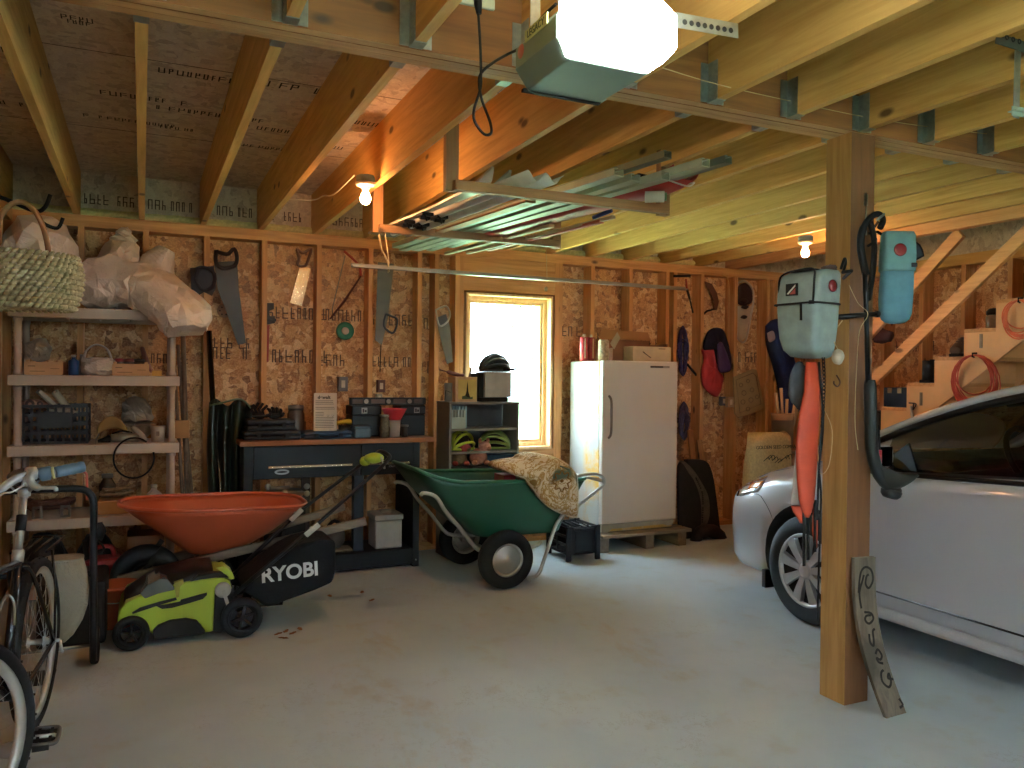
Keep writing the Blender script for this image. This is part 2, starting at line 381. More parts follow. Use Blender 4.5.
# ---- left and right walls
for nm, x, s in (('wall_left', XL, -1), ('wall_right', XR, 1)):
    w = struct(nm, (x, 2.3, 0))
    xa, xb = sorted((x+s*.14, x+s*.155)); MB().box(xa, xb, YF, YB+.14, 0, ZP).build('sheathing', M_osbw, w)
    xa, xb = sorted((x, x+s*.139))
    k = 0
    for i in range(20):
        y = YB-.02-i*.4064
        MB().box(xa, xb, y-.019, y+.019, .04, 2.42 if s > 0 else 2.43).build('stud', wZ, w)
    MB().box(xa, xb, YF, YB, 0, .04).build('sill_plate', wY, w)
    if s < 0: MB().box(xa, xb, YF, YB, 2.43, ZP).build('top_plate', wY, w)
    b = MB(); glyphs(b, (x+s*.139, 3.9, 1.9), (0, -s, 0), (0, 0, 1), 8, .09, rg); glyphs(b, (x+s*.139, 5.4, 1.7), (0, -s, 0), (0, 0, 1), 8, .09, rg); b.build('ink_stamp', M_ink, w)
# rear of the garage, behind the viewer: two closed sectional doors in a framed wall
wr = struct('wall_rear', (2.8, YF, 0))
D = ((-.4, 2.3), (3.2, 5.9)); GL = []; DW = 3
b = MB(); b.box(XL-.14, XR+.14, YF-.16, YF-.14, 2.15, ZP+.3)
for a, c in ((XL-.14, D[0][0]), (D[0][1], D[1][0]), (D[1][1], XR+.14)): b.box(a, c, YF-.16, YF-.14, 0, 2.15)
b.build('sheathing', M_osbw, wr)
for i in range(18):
    x = XL+.02+i*.4064
    if any(a-.02 < x < c+.02 for a, c in D): MB().box(x-.019, x+.019, YF-.14, YF, 2.3, 2.8).build('stud', wZ, wr)
    else: MB().box(x-.019, x+.019, YF-.14, YF, 0, 2.8).build('stud', wZ, wr)
for i, (a, c) in enumerate(D):
    d = struct('door_%d' % (i+1), ((a+c)/2, YF-.1, 0))
    for q in range(4):
        if q < 2 or (q == 3) != (DW == 3) or i: MB().box(a, c, YF-.10, YF-.06, q*.5375+.004, (q+1)*.5375-.004).build('door_panel', mt('door_white', 'D8D8D2', .5), d, bevel=.006)
        else:                                     # unseen glazed row for the soft light from behind: two panes, two blanks
            z0, z1 = q*.5375+.004, (q+1)*.5375-.004; pw = (c-a)/4; b = MB(); b.box(a, c, YF-.10, YF-.06, z0, z0+.09); b.box(a, c, YF-.10, YF-.06, z1-.09, z1)
            for k in range(5): x_ = min(max(a+pw*k, a+.04), c-.04); b.box(x_-.04, x_+.04, YF-.10, YF-.06, z0+.09, z1-.09)
            b.build('door_panel', mt('door_white', 'D8D8D2', .5), d)
            for k in range(4):
                if k in (1, 2): GL.append((a+pw*k+.045, a+pw*(k+1)-.045, z0+.09, z1-.09))
                else: b = MB(); b.box(a+pw*k+.04, a+pw*(k+1)-.04, YF-.09, YF-.07, z0+.09, z1-.09); b.build('blank_panel', mt('door_white', 'D8D8D2', .5), d)
    MB().box((a+c)/2-.06, (a+c)/2+.06, YF-.058, YF-.03, .8, .83).build('door_handle', M_galv, d)
# ---- window_1
wn = struct('window_1', ((W0+W1)/2, YB+.08, WZ0))
Mj = wood('jamb_pine', 'E3C193', 'CFA26E', 'Z', knots=False); Mf = mt('window_clad', 'D9D2C6', .45)
def frame(b, x0, x1, z0, z1, y0, y1, t):
    b.box(x0, x0+t, y0, y1, z0, z1); b.box(x1-t, x1, y0, y1, z0, z1); b.box(x0+t, x1-t, y0, y1, z1-t, z1); b.box(x0+t, x1-t, y0, y1, z0, z0+t); return b
frame(MB(), W0, W1, WZ0, WZ1, YB-.005, YB+.155, .022).build('window_jamb', Mj, wn, bevel=.002)
frame(MB(), W0+.022, W1-.022, WZ0+.022, WZ1-.022, YB+.075, YB+.15, .035).build('window_frame', Mj, wn, bevel=.004)
frame(MB(), W0+.057, W1-.057, WZ0+.057, WZ1-.057, YB+.09, YB+.135, .024).build('sash', Mj, wn, bevel=.003)
s = NT('window_glass'); s.set(Base_Color=(1, 1, 1, 1), Roughness=0.0, Transmission_Weight=1.0, IOR=1.0); s.p.inputs['Specular IOR Level'].default_value = .2
MB().box(W0+.075, W1-.075, YB+.112, YB+.116, WZ0+.075, WZ1-.075).build('pane', s.m, wn)
# a crank handle at the foot of the sash
b = MB(); b.tube([(2.84, YB+.09, WZ0+.06), (2.84, YB+.05, WZ0+.065), (2.80, YB+.035, WZ0+.085), (2.76, YB+.03, WZ0+.08)], .006, 8); b.box(2.80, 2.88, YB+.07, YB+.095, WZ0+.055, WZ0+.075); b.build('crank', mt('bronze_metal', '3A3028', .4, .6), wn)
# ---- outside, seen through the window: lawn and trees
g = NT('lawn'); v = g.coord(); n = g.noise(v, 3, 6); g.set(Base_Color=g.ramp(n.outputs[0], [(.3, lin('6C8A58')), (.7, lin('90A878'))]), Roughness=.9)
o = MB().box(-30, 40, YB+.17, 60, -.5, -.3).build('ground', g.m); tag(o, kind='structure'); o = MB().box(-30, 40, -40, YF-.17, -.3, -.12).build('ground', g.m); tag(o, kind='structure')
Ml = mt('tree_leaves', '4E8A3A', .8, 0, .5, 5)
def tree(x, y, h, r, lab, sd):
    t = thing('leafy_tree', lab, 'tree', (x, y, -.3)); rr = random.Random(sd)
    MB().tube([(x, y, -.3), (x+.05, y, h*.35), (x, y+.1, h*.7)], [.16, .12, .05], 10).build('trunk', mt('bark', '5B4A3A', .9, 0, .3, 30, .5), t)
    b = MB()
    for k in range(900):
        d = Vector((rr.gauss(0, 1), rr.gauss(0, 1), rr.gauss(0, 1))).normalized()*rr.uniform(.55, 1)**.5
        c = Vector((x+d.x*r, y+d.y*r, h*.62+d.z*h*.38)); a = Vector((rr.uniform(-1, 1), rr.uniform(-1, 1), rr.uniform(-1, 1))).normalized(); q = a.orthogonal().normalized(); s_ = rr.uniform(.12, .25)
        b.add([c-a*s_, c+q*s_*.5, c+a*s_, c-q*s_*.5], [(0, 1, 2, 3)])
    b.build('crown', Ml, t, fixn=False)
tree(9.6, 16.5, 4.6, 1.9, 'bright green leafy tree outside, at the right of the window view', 1)
tree(6.0, 24, 5.0, 2.6, 'pale distant tree outside, behind the box on the shelf unit', 2)
# ------------------------------------------------------------------ light
w = bpy.data.worlds.new('sky'); bpy.context.scene.world = w; w.use_nodes = True; nt = w.node_tree; nt.nodes.clear()
bg = nt.nodes.new('ShaderNodeBackground'); ow = nt.nodes.new('ShaderNodeOutputWorld'); nt.links.new(bg.outputs[0], ow.inputs[0])
bg.inputs[0].default_value = (.66, .87, 1.0, 1); bg.inputs[1].default_value = SKY
def portal(x0, x1, z0, z1, y):
    l = bpy.data.lights.new('daylight_portal', 'AREA'); l.shape = 'RECTANGLE'; l.size = x1-x0; l.size_y = z1-z0; l.cycles.is_portal = True
    ob = bpy.data.objects.new('daylight_portal', l); COL.objects.link(ob); ob.location = ((x0+x1)/2, y, (z0+z1)/2); ob.rotation_euler = (-PI/2, 0, 0)
portal(W0, W1, WZ0, WZ1, YB+.155)
for k, (a, c, z0, z1) in enumerate(GL):
    MB().box(a, c, YF-.082, YF-.078, z0, z1).build('pane', bpy.data.materials['window_glass'], bpy.data.objects['door_1'])
if GL: portal(GL[0][0], GL[-1][1], GL[0][2], GL[0][3], YF-.11); bpy.context.scene.objects['daylight_portal.001'].rotation_euler = (PI/2, 0, 0)
# ------------------------------------------------------------------ support post and what hangs on it
PX0, PX1, PY0, PY1 = 2.795, 2.937, 2.568, 2.71
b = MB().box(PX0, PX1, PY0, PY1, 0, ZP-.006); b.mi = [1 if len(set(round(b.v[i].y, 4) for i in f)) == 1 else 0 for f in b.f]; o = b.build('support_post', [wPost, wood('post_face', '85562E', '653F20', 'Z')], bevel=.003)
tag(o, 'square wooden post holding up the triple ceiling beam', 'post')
M_board = None
s = NT('weathered_board'); v = s.coord((12, 12, 1.1)); n = s.noise(v, 2.5, 6, .65, .8); v2 = s.coord(); n2 = s.noise(v2, 5, 4)
a = s.mix(s.ramp(n.outputs[0], [(.35, G0), (.7, G1)]), lin('6E6252'), lin('50473B')); a = s.mix(s.ramp(n2.outputs[0], [(.5, G0), (.62, G1)]), a, lin('453C30')); s.set(Base_Color=a, Roughness=.8); s.bump(n.outputs[0], .3, .004); M_board = s.m
# leaning board: foot on the floor, head against the post
A = at(877, 720, Z=0); B = at(912, 710, Z=0); T0 = at(847, 558, Y=PY0-.012); T1 = at(880, 556, Y=PY0-.012)
t = thing('leaning_board', 'weathered grey board with dark painted letters leaning against the foot of the post', 'board', ((A+B)/2))
uu = (B-A).normalized(); W = .128
def bend(k):
    c0 = (A+B)/2; c1 = (T0+T1)/2; c = c0.lerp(c1, k); nn = Vector((0, 1, .15)); off = -.035*math.sin(PI*k)
    return c+Vector((uu.x*-.0, off*-1.0, 0))+Vector((-off*.6, 0, 0))*-1
def bface(u, v, d=0):
    u1 = uu.lerp((T1-T0).normalized(), v).normalized(); return bend(v)+u1*((u-.5)*W)+Vector((0.0, -d, 0))
b = MB(); N = 16
rings = []
for i in range(N+1):
    v = i/N; rings.append([bface(0, v, .009), bface(1, v, .009), bface(1, v, -.009), bface(0, v, -.009)])
b.loft(rings, smooth=False); b.build('plank', M_board, t)
# painted letters, hand lettered and running down the board
Mpaint = mt('faded_black_paint', '2E2822', .85, 0, .3, 30)
def stroke(b, pts, w=.006):
    P = smooth_path([Vector((x, y, 0)) for x, y in pts], 5)
    L = [];
    for i, p in enumerate(P):
        d = (P[min(i+1, len(P)-1)]-P[max(i-1, 0)]).normalized(); nrm = Vector((-d.y, d.x, 0)); L.append((p+nrm*w, p-nrm*w))
    vs = []
    for a, c in L:
        for q in (a, c):
            vs.append(bface(.5+q.x/W, q.y/.78, .0105))
    b.add(vs, [(2*i, 2*i+1, 2*i+3, 2*i+2) for i in range(len(L)-1)])
b = MB(); stroke(b, [(-.045, .60), (-.03, .70), (.0, .73), (.035, .71), (.045, .66), (.02, .62), (-.0, .64), (.005, .68), (.02, .69)]); b.build('painted_letter', Mpaint, t)
b = MB(); stroke(b, [(-.035, .52), (-.04, .60), (-.02, .66), (-.01, .69)]); b.build('painted_letter', Mpaint, t)
b = MB(); stroke(b, [(-.02, .50), (.02, .49), (.03, .46), (.0, .44), (-.02, .46), (-.01, .48), (.02, .48)]); b.build('painted_letter', Mpaint, t)
b = MB(); stroke(b, [(-.01, .39), (-.015, .35), (.0, .33), (.01, .36), (.015, .40), (.03, .41)]); b.build('painted_letter', Mpaint, t)
b = MB(); stroke(b, [(.0, .29), (.02, .31), (.035, .28), (.02, .26), (.0, .27), (.005, .25), (.03, .24)]); b.build('painted_letter', Mpaint, t)
b = MB(); stroke(b, [(.02, .21), (.0, .20), (-.01, .16), (.015, .13), (.04, .15), (.045, .19), (.03, .17), (.06, .16)]); b.build('painted_letter', Mpaint, t)
b = MB(); stroke(b, [(.05, .07), (.06, .04), (.035, .03)]); b.build('painted_letter', Mpaint, t)
M_teal = mt('teal_canvas', '8A9A95', .85, 0, .12, 22, .25); M_teal2 = mt('teal_canvas_blue', '5F8FA0', .85, 0, .12, 22, .25); M_blk = mt('black_webbing', '141416', .7, 0, .2, 30, .1)
M_red = mt('red_reflector', '6E0E16', .2, 0, .1, 10, coat=.6); M_orange = mt('orange_nylon', 'AE3A18', .6, 0, .12, 14, .3); M_str = mt('string', 'C9B48C', .9)
# --- pannier bag: upright trapezoid case with rounded base, side facing the viewer, seam and pocket
def pannier():
    # local frame: u to the right (toward the post), w outwards (toward viewer)
    c = Vector((2.39, 2.53, 1.72)); t = thing('pannier_bag', 'pale teal bicycle pannier bag with a red reflector hanging left of the post', 'bag', (2.5, 2.53, 1.5))
    U = Vector((.12, -1, 0)).normalized(); Wv = Vector((-1, -.12, 0)).normalized()
    def sec(z, wl, wr, d, ox=0):
        # rounded rectangle ring at height z: from u=-wl..wr and depth d
        out = []
        for k in range(32):
            an = 2*PI*k/32; cx = math.copysign(abs(math.cos(an))**.32, math.cos(an)); sy = math.copysign(abs(math.sin(an))**.32, math.sin(an))
            u = ((wr-wl)/2+cx*(wl+wr)/2)*.76; out.append(Vector((2.645, 2.60, z))+U*(u+ox)+Wv*(d/2+sy*d/2-.02))
        return out
    prof = [(1.515, .060, .050, .07), (1.522, .095, .085, .12), (1.55, .118, .110, .150), (1.60, .128, .124, .168), (1.66, .132, .134, .176), (1.735, .136, .141, .18), (1.742, .133, .138, .176), (1.75, .137, .142, .18), (1.79, .139, .146, .176), (1.84, .140, .148, .165), (1.87, .136, .145, .145), (1.885, .12, .13, .11)]
    b = MB(); b.loft([sec(*p) for p in prof])
    b.build('bag_body', M_teal, t)
    b = MB(); r = sec(1.742, .1405, .1475, .192); b.tube(r, .004, 6, closed=True); b.build('zip', M_blk, t)
    r = sec(1.742, .1405, .1475, .192)
    b = MB(); 
    P0 = sec(1.80, .143, .150, .184)
    q = [P0[k] for k in range(32)]
    # flap outline across the top and down the front corner
    fr = Vector((2.645, 2.60, 0))+Wv*(.176-.02)
    b.tube(smooth_path([fr+U*-.086+Wv*-.012+Vector((0, 0, 1.745)), fr+U*-.088+Wv*-.012+Vector((0, 0, 1.84)), fr+U*-.08-Wv*.03+Vector((0, 0, 1.876)), fr-Wv*.02+Vector((0, 0, 1.885)), fr+U*.08-Wv*.02+Vector((0, 0, 1.882)), fr+U*.096-Wv*.005+Vector((0, 0, 1.83)), fr+U*.096+Wv*.000+Vector((0, 0, 1.745))], 6), .0045, 6)
    b.build('piping', M_blk, t)
    b = MB(); b.tube([fr+U*.045+Wv*.012+Vector((0, 0, 1.738)), fr+U*.047+Wv*.012+Vector((0, 0, 1.67))], .005, 8); b.cbox(fr+U*.09+Wv*.002+Vector((0, 0, 1.743)), (.02, .012, .014)); b.build('zip_pull', M_blk, t)
    # patch with a slanted stripe
    MU = Matrix((U, Wv, Vector((0, 0, 1)))).transposed()
    b = MB(); b.cbox(fr+U*-.005+Wv*.008+Vector((0, 0, 1.802)), (.058, .006, .05), MU); p = b.build('patch', mt('patch_dark', '1E2A26', .6), t)
    b = MB(); o_ = fr+U*-.005+Wv*.0125+Vector((0, 0, 1.802)); z = Vector((0, 0, 1))
    b.prism([(-.022, -.017), (-.014, -.02), (.022, .012), (.022, .02)], o_, U, z, Wv*.001); b.build('stripe', mt('patch_white', 'D8D4C8', .6), p)
    b = MB(); b.prism([(-.008, -.02), (.022, -.02), (.022, .006)], o_, U, z, Wv*.001); b.build('triangle', mt('patch_red', 'A8483A', .6), p)
    sd = Vector((2.645, 2.60, 1.815))+U*.115+Wv*.055
    b = MB(); b.lathe([(.0, .004), (.018, .0045), (.025, .002), (.026, 0), (.026, -.003)], sd, U, 24); b.build('reflector', M_red, t)
    b = MB(); b.tube(smooth_path([sd-Wv*.05+Vector((0, 0, .075)), sd-Wv*.03+U*.03+Vector((0, 0, .11)), Vector((2.75, 2.55, 1.93)), Vector((2.79, 2.60, 1.90))], 5), .006, 8)
    b.tube([sd-Wv*.06+Vector((0, 0, .06)), sd-Wv*.05+U*.05+Vector((0, 0, .06)), Vector((2.792, 2.6, 1.87))], .007, 8); b.build('strap', M_blk, t)
    # opening at the top: dark mouth
    b = MB(); b.cbox(fr-Wv*.075+U*.01+Vector((0, 0, 1.884)), (.13, .07, .006), MU); b.build('mouth', M_blk, t, bevel=.002)
pannier()
# --- tube bag at the right of the post
def tube_bag():
    t = thing('bottle_bag', 'blue teal flap-topped bag with round red reflector hanging right of the post', 'bag', (3.03, 2.46, 1.68))
    U = Vector((.91, -.42, 0)); Wv = Vector((-.42, -.91, 0)); c = Vector((2.995, 2.50, 0)); z = Vector((0, 0, 1))
    def ring(zz, hw, d, sl=0):
        hw *= 1.13; zz = 1.86+(zz-1.86)*1.09
        return [c+U*(hw*math.copysign(abs(math.cos(a))**.5, math.cos(a))+sl)+Wv*(d*math.copysign(abs(math.sin(a))**.6, math.sin(a)))+z*zz for a in [2*PI*k/28 for k in range(28)]]
    prof = [(1.688, .02, .01, 0), (1.692, .035, .022, 0), (1.705, .05, .032, 0), (1.73, .058, .038, 0), (1.78, .061, .040, 0), (1.84, .061, .036, .003), (1.90, .060, .034, .005), (1.902, .063, .040, .005), (1.96, .062, .04, .007), (2.035, .060, .034, .008), (2.05, .055, .024, .008)]
    MB().loft([ring(*p) for p in prof]).build('bag_body', M_teal2, t)
    b = MB(); b.loft([ring(1.897, .064, .042, .005), ring(1.904, .0655, .0435, .005), ring(1.97, .0645, .0425, .007), ring(2.04, .062, .038, .008), ring(2.056, .057, .028, .008)]); b.build('flap', mt('teal_canvas_flap', '6E9A9C', .85, 0, .12, 22, .25), t)
    MB().lathe([(.0, .004), (.02, .0045), (.027, .002), (.028, 0), (.028, -.004)], c+Wv*.044+U*-.002+z*1.99, Wv, 24).build('reflector', M_red, t)
    b = MB(); b.box(0, 0, 0, 0, 0, 0); b = MB(); b.cbox(c+U*.058+Wv*.042+z*1.925, (.022, .012, .018), Matrix((U, Wv, z)).transposed()); b.build('buckle', M_blk, t)
    # mesh side pocket, a dark half disc behind
    b = MB(); o_ = c+U*.062+z*1.98; P = [(0, .055), (.02, .052), (.04, .038), (.052, .015), (.058, -.008), (.02, -.028), (0, -.03)]
    b.prism(P, o_, U, z, Wv*-.03); b.build('mesh_pocket', mt('dark_mesh', '26303A', .7), t, bevel=.004)
    b = MB(); b.tube([o_+U*x+z*y for x, y in P], .004, 6); b.build('pocket_rim', M_blk, t)
    b = MB(); b.tube([c+z*2.05-U*.045, Vector((2.95, 2.56, 2.08)), Vector((2.90, 2.566, 2.07))], .006, 8); b.build('hanging_loop', M_blk, t)
tube_bag()
# --- string trimmer hung upright on the face of the post
def trimmer():
    t = thing('string_trimmer', 'dark string trimmer with flared guard hanging upright on the front of the post', 'garden tool', (2.83, 2.50, .98))
    p = lambda x, y, Y=2.50: at(x, y, Y=Y)
    MB().tube([p(864, 262), p(866, 300), p(868, 385)], .0105, 12).build('shaft', mt('black_tube', '15171A', .3, .3), t)
    MB().tube(smooth_path([p(870, 380), p(871, 430), p(873, 455), p(879, 474), p(890, 488), p(893, 494)], 5), [.021]*1+[.026]*19+[.03, .034, .038, .04, .038, .02], 16).build('motor_housing', mt('dark_grey_plastic', '2B2E2C', .5, 0, .1, 20), t)
    c = p(893, 478)
    # flared guard: a scoop that widens and then thins toward its tip
    rings = []
    for (x, y, ru, rv, Y) in ((874, 466, .020, .024, 2.50), (880, 472, .034, .036, 2.49), (888, 478, .048, .042, 2.48), (897, 480, .055, .036, 2.47), (905, 478, .046, .026, 2.46), (912, 476, .026, .013, 2.455), (918, 476, .006, .004, 2.45)):
        cc = p(x, y, Y); rings.append([cc+Vector((.25, -.5, .15)).normalized()*(ru*math.cos(q))+Vector((-.15, 0, 1)).normalized()*(rv*math.sin(q)*(.75 if math.sin(q) > 0 else 1.1)) for q in [2*PI*k/18 for k in range(18)]])
    MB().loft(rings).build('guard', mt('guard_plastic', '2A2B26', .5), t)
    b = MB(); b.lathe([(.0, -.02), (.032, -.02), (.042, -.008), (.044, .01), (.034, .02), (.0, .024)], p(891, 493), (0.1, -.2, 1), 20); b.build('line_spool', mt('dark_plastic', '222320', .5), t)
    b = MB(); b.tube(smooth_path([p(866, 275), p(861, 250), p(862, 232), p(869, 219), p(878, 214), p(883, 220), p(880, 228)], 5), [.016]*12+[.013]*19, 10); b.build('handle', M_blk, t)
    b = MB(); b.tube(smooth_path([p(868, 300), p(873, 270), p(874, 240), p(870, 222)], 5), .012, 8); b.tube(smooth_path([p(878, 222), p(872, 232), p(876, 240), p(868, 246)], 5), .006, 6); b.build('harness_strap', mt('black_strap', '1B1412', .8, 0, .2, 40), t)
    b = MB(); b.tube([p(877, 220, 2.49), p(884, 214, 2.49)], .006, 8); b.build('trigger', M_galv, t)
    b = MB(); b.tube([p(866, 235, 2.535), p(866, 193, 2.56)], .004, 6); b.cbox(p(866, 200, 2.563), (.018, .006, .05)); b.build('hanger_bracket', M_galv, t)
    MB().cyl(p(878.5, 466, 2.53), p(878.5, 450, 2.53), .014, n=18).build('red_cylinder', mt('tin_red', 'A8202A', .4), t); MB().cyl(p(878, 449, 2.53), p(877, 425, 2.53), .011, n=18).build('black_neck', M_blk, t)  # red cylinder with black neck stands in for a sticker on the trimmer
trimmer()
# --- peg sticking out of the post that carries both
b = MB(); p0 = at(838, 317, Y=2.53); p1 = at(876, 314, Y=2.49); b.tube([p0, p1], .011, 12); b.tube([p1, p1+Vector((.012, -.004, 0))], .015, 12)
b.tube([Vector((p0.x+.06, p0.y, p0.z)), Vector((p0.x+.06, 2.57, p0.z))], .008, 8)
tag(b.build('hanging_peg', mt('peg_black', '121214', .35)), 'short black peg fixed across the post between the two teal bags', 'peg')
# --- orange folded flag (safety sail) with grey underside, hanging below the pannier
t = thing('folded_umbrella', 'orange folded umbrella with grey lining and black straps hanging below the pannier bag', 'umbrella', at(812, 540, Y=2.52))
pp = lambda x, y, Y=2.52: at(x, y, Y=Y)
def strip(rows, d):
    out = []
    for (xl, xr, y, Y) in rows:
        a = pp(xl, y, Y); c = pp(xr, y, Y); m = (a+c)/2; h = (c-a)/2; dv = Vector((-.3, -1, 0)).normalized()*d
        out.append([m+h*math.cos(q)+dv*math.sin(q) for q in [2*PI*k/14 for k in range(14)]])
    return out
MB().loft(strip([(806, 816, 362, 2.55), (805, 819, 375, 2.54), (804, 820, 392, 2.53), (799, 819, 415, 2.52), (796, 818, 440, 2.52), (796, 817, 462, 2.52), (797, 816, 480, 2.52), (799, 814, 500, 2.52), (802, 811, 512, 2.52), (804, 808, 517, 2.52)], .022)).build('canopy', M_orange, t)
MB().loft(strip([(796, 799, 450, 2.535), (794, 801, 470, 2.535), (792, 803, 490, 2.535), (790, 806, 503, 2.535), (790, 806, 505, 2.535)], .01)).build('lining', mt('grey_lining', 'A39B96', .8), t)
MB().loft(strip([(791, 806, 506, 2.53), (793, 805, 512, 2.53), (798, 804, 519, 2.53), (800, 803, 523, 2.53)], .01)).build('hem', M_orange, t)
MB().tube(smooth_path([pp(819, 362), pp(823, 420), pp(819, 470), pp(817, 520)], 5), .005, 6).build('piping', M_blk, t)
for x, y0, y1 in ((804, 512, 566), (808, 508, 560), (815, 500, 552)):
    MB().beam(pp(x, y0, 2.515), pp(x, y1, 2.515), .013, .004, (0, 1, 0)).build('strap', M_blk, t)
MB().loft(strip([(813, 818, 505, 2.545), (812, 818, 530, 2.545), (814, 817, 548, 2.545)], .006)).build('hem', M_orange, t)
# grey hood behind the pannier
MB().ell(at(799, 385, Y=2.60), (.055, .02, .1), 16, wob=.15).build('fabric_roll', mt('grey_fabric', '4A4D50', .9, 0, .2, 20, .3)); tag(bpy.context.scene.objects['fabric_roll'], 'dark grey rolled cloth between the pannier bag and the orange umbrella', 'cloth')
# chain hanging beside the umbrella
def chain(P, r, wire, mat, nm, lab):
    P = smooth_path(P, 8); b = MB(); L = 0; acc = 0; flip = 0; last = P[0]
    pts = []
    for i in range(1, len(P)):
        seg = (P[i]-P[i-1]).length; k = 0
        while acc+0 < seg:
            pts.append(P[i-1].lerp(P[i], acc/seg)); acc += r*2.3
        acc -= seg
    for i in range(len(pts)-1):
        d = (pts[i+1]-pts[i]).normalized(); c = (pts[i]+pts[i+1])/2; s_ = d.cross(Vector((0, 1, 0)) if i % 2 else Vector((1, 0, 0))).normalized()
        b.tube([c+d*(r*1.6*math.cos(a))+s_*(r*math.sin(a)) for a in [2*PI*k/10 for k in range(10)]], wire, 5, closed=True)
    return tag(b.build(nm, mat), lab, 'chain')
chain([pp(823, 352, 2.545), pp(824, 385, 2.545), pp(822, 430, 2.545)], .007, .0022, mt('black_chain', '1C1A1A', .5, .4), 'chain', 'thin black chain hanging on the post edge below the pannier bag')
b = MB(); b.tube(smooth_path([pp(824, 410, 2.55), pp(819, 460, 2.55), pp(821, 500, 2.55), pp(819, 560, 2.55), pp(818, 600, 2.55), pp(817, 622, 2.56)], 6), .0045, 6); tag(b.build('tie_down_cord', M_blk), 'black cord running down the left edge of the post to near the floor', 'cord')
for (x, y, lab) in ((816, 412, 'small black carabiner clipped to the cord, upper one'), (815, 438, 'small black snap hook on the cord below the carabiner')):
    c = pp(x, y, 2.535); b = MB(); b.tube([c+Vector((.012*math.cos(a), 0, .026*math.sin(a))) for a in [2*PI*k/16 for k in range(16)]], .003, 6, closed=True); b.cyl(c+Vector((0, 0, .024)), c+Vector((0, 0, .034)), .004, n=8)
    tag(b.build('carabiner' if y < 420 else 'snap_hook', mt('carabiner_metal', '1E2622', .35, .6)), lab, 'hook')
# net bag with a white float, rusty hook, twine
c = at(838, 357, Y=2.50); t = thing('float_buoy', 'small white float in a net hung on the post under the pannier bag', 'float', c-Vector((0, 0, .04)))
MB().ell(c, (.027, .024, .034), 18, wob=.08).build('float', mt('dirty_white_foam', 'A89C88', .8, 0, .15, 30), t)
MB().tube(smooth_path([c+Vector((0, 0, .03)), c+Vector((-.01, .02, .09)), Vector((2.74, 2.555, 1.68))], 5), .0022, 5).build('cord', M_str, t)
b = MB(); h = at(835, 382, Y=2.555); b.tube(smooth_path([h+Vector((.018, .01, .03)), h+Vector((.019, -.01, .0)), h+Vector((.0, -.014, -.019)), h+Vector((-.02, -.014, -.008)), h+Vector((-.021, -.014, .004))], 5), .0035, 8)
tag(b.build('rusty_hook', mt('rust', '4A2A1C', .8, .3)), 'rusty hook screwed into the left face of the post', 'hook')
b = MB(); b.tube(smooth_path([at(849, 285, Y=2.56), at(858, 303, Y=2.53), at(868, 314, Y=2.48), at(860, 330, Y=2.52), at(857, 360, Y=2.56), at(855, 420, Y=2.562), at(858, 450, Y=2.562)], 6), .0016, 5); tag(b.build('twine', M_str), 'thin pale twine tied to the peg and trailing down the post', 'twine')
b = MB(); b.tube(smooth_path([at(822, 405, Y=2.545), at(832, 430, Y=2.55), at(829, 465, Y=2.555), at(820, 473, Y=2.545), at(818, 445, Y=2.545)], 6), .0014, 5); tag(b.build('wire_loop', M_str), 'thin wire loop dangling beside the orange umbrella', 'wire')
b = MB(); c = at(829, 269, Y=2.54); b.ell(c, (.035, .03, .018), 14, wob=.3, seed=4); b.tube(smooth_path([c+Vector((.02, 0, 0)), c+Vector((.04, 0, -.03)), c+Vector((.035, 0, -.1)), c+Vector((.045, .01, -.17))], 5), .006, 8); tag(b.build('strap_bundle', mt('dark_leather', '3B2A22', .8, 0, .2, 30, .3)), 'dark crumpled strap bundle resting on top of the pannier bag', 'strap')
# ------------------------------------------------------------------ things under the ceiling
# garage door opener
zb = 2.22; P1 = at(524, 89, Z=zb); P2 = at(599, 103, Z=zb); P3 = at(648, 75, Z=zb)
x0, x1 = P1.x, P2.x; yf = P2.y; yn = P3.y
t = thing('garage_door_opener', 'dark green garage door opener with a glowing white lamp cover under the joists', 'garage door opener', ((x0+x1)/2, (yf+yn)/2, zb))
Mop = mt('opener_green_metal', '6F8278', .5, .0, .06, 10); 
ch = .05; zt = zb+.165
prof = [(x0+.012, zb), (x1, zb), (x1+.046, zb+.04), (x1+.046, zt-.04), (x1, zt), (x0+.03, zt), (x0-.025, zt-.06), (x0-.025, zb+.05)]
MB().prism(prof, (0, yf, 0), (1, 0, 0), (0, 0, 1), (0, yn-yf, 0)).build('housing', Mop, t, bevel=.004)
MB().box(x0+.0, x1+.003, yf-.004, yf+.012, zb-.004, zb+.004).build('seam', M_blk, t)
yl = yn-.10
# lamp lens: chamfered translucent cover at the near end
lens = [[Vector((a, y, c)) for a, c in pr] for y, pr in ((yn, [(x0+.0, zb+.002), (x1+.0, zb+.002), (x1+.045, zb+.05), (x1+.045, zt-.03), (x1, zt), (x0, zt), (x0-.02, zt-.03), (x0-.02, zb+.05)]),
     (yn-.07, [(x0+.0, zb+.004), (x1+.0, zb+.004), (x1+.045, zb+.05), (x1+.045, zt-.03), (x1, zt), (x0, zt), (x0-.02, zt-.03), (x0-.02, zb+.05)]),
     (yn-.10, [(x0+.01, zb+.03), (x1-.01, zb+.03), (x1, zb+.06), (x1, zt-.045), (x1-.02, zt-.03), (x0+.02, zt-.03), (x0, zt-.045), (x0, zb+.06)]))]
MB().loft(lens, smooth=False).build('lamp_lens', emit('opener_lamp', 'F4FCF2', OPENER), t, bevel=.004)
xs = x0-.0262; ym = (yf+yn)/2
pl = MB().cbox((xs, ym-.01, zb+.115), (.004, .13, .03)).build('name_plate', mt('plate_olive', 'A9B07A', .5), t)
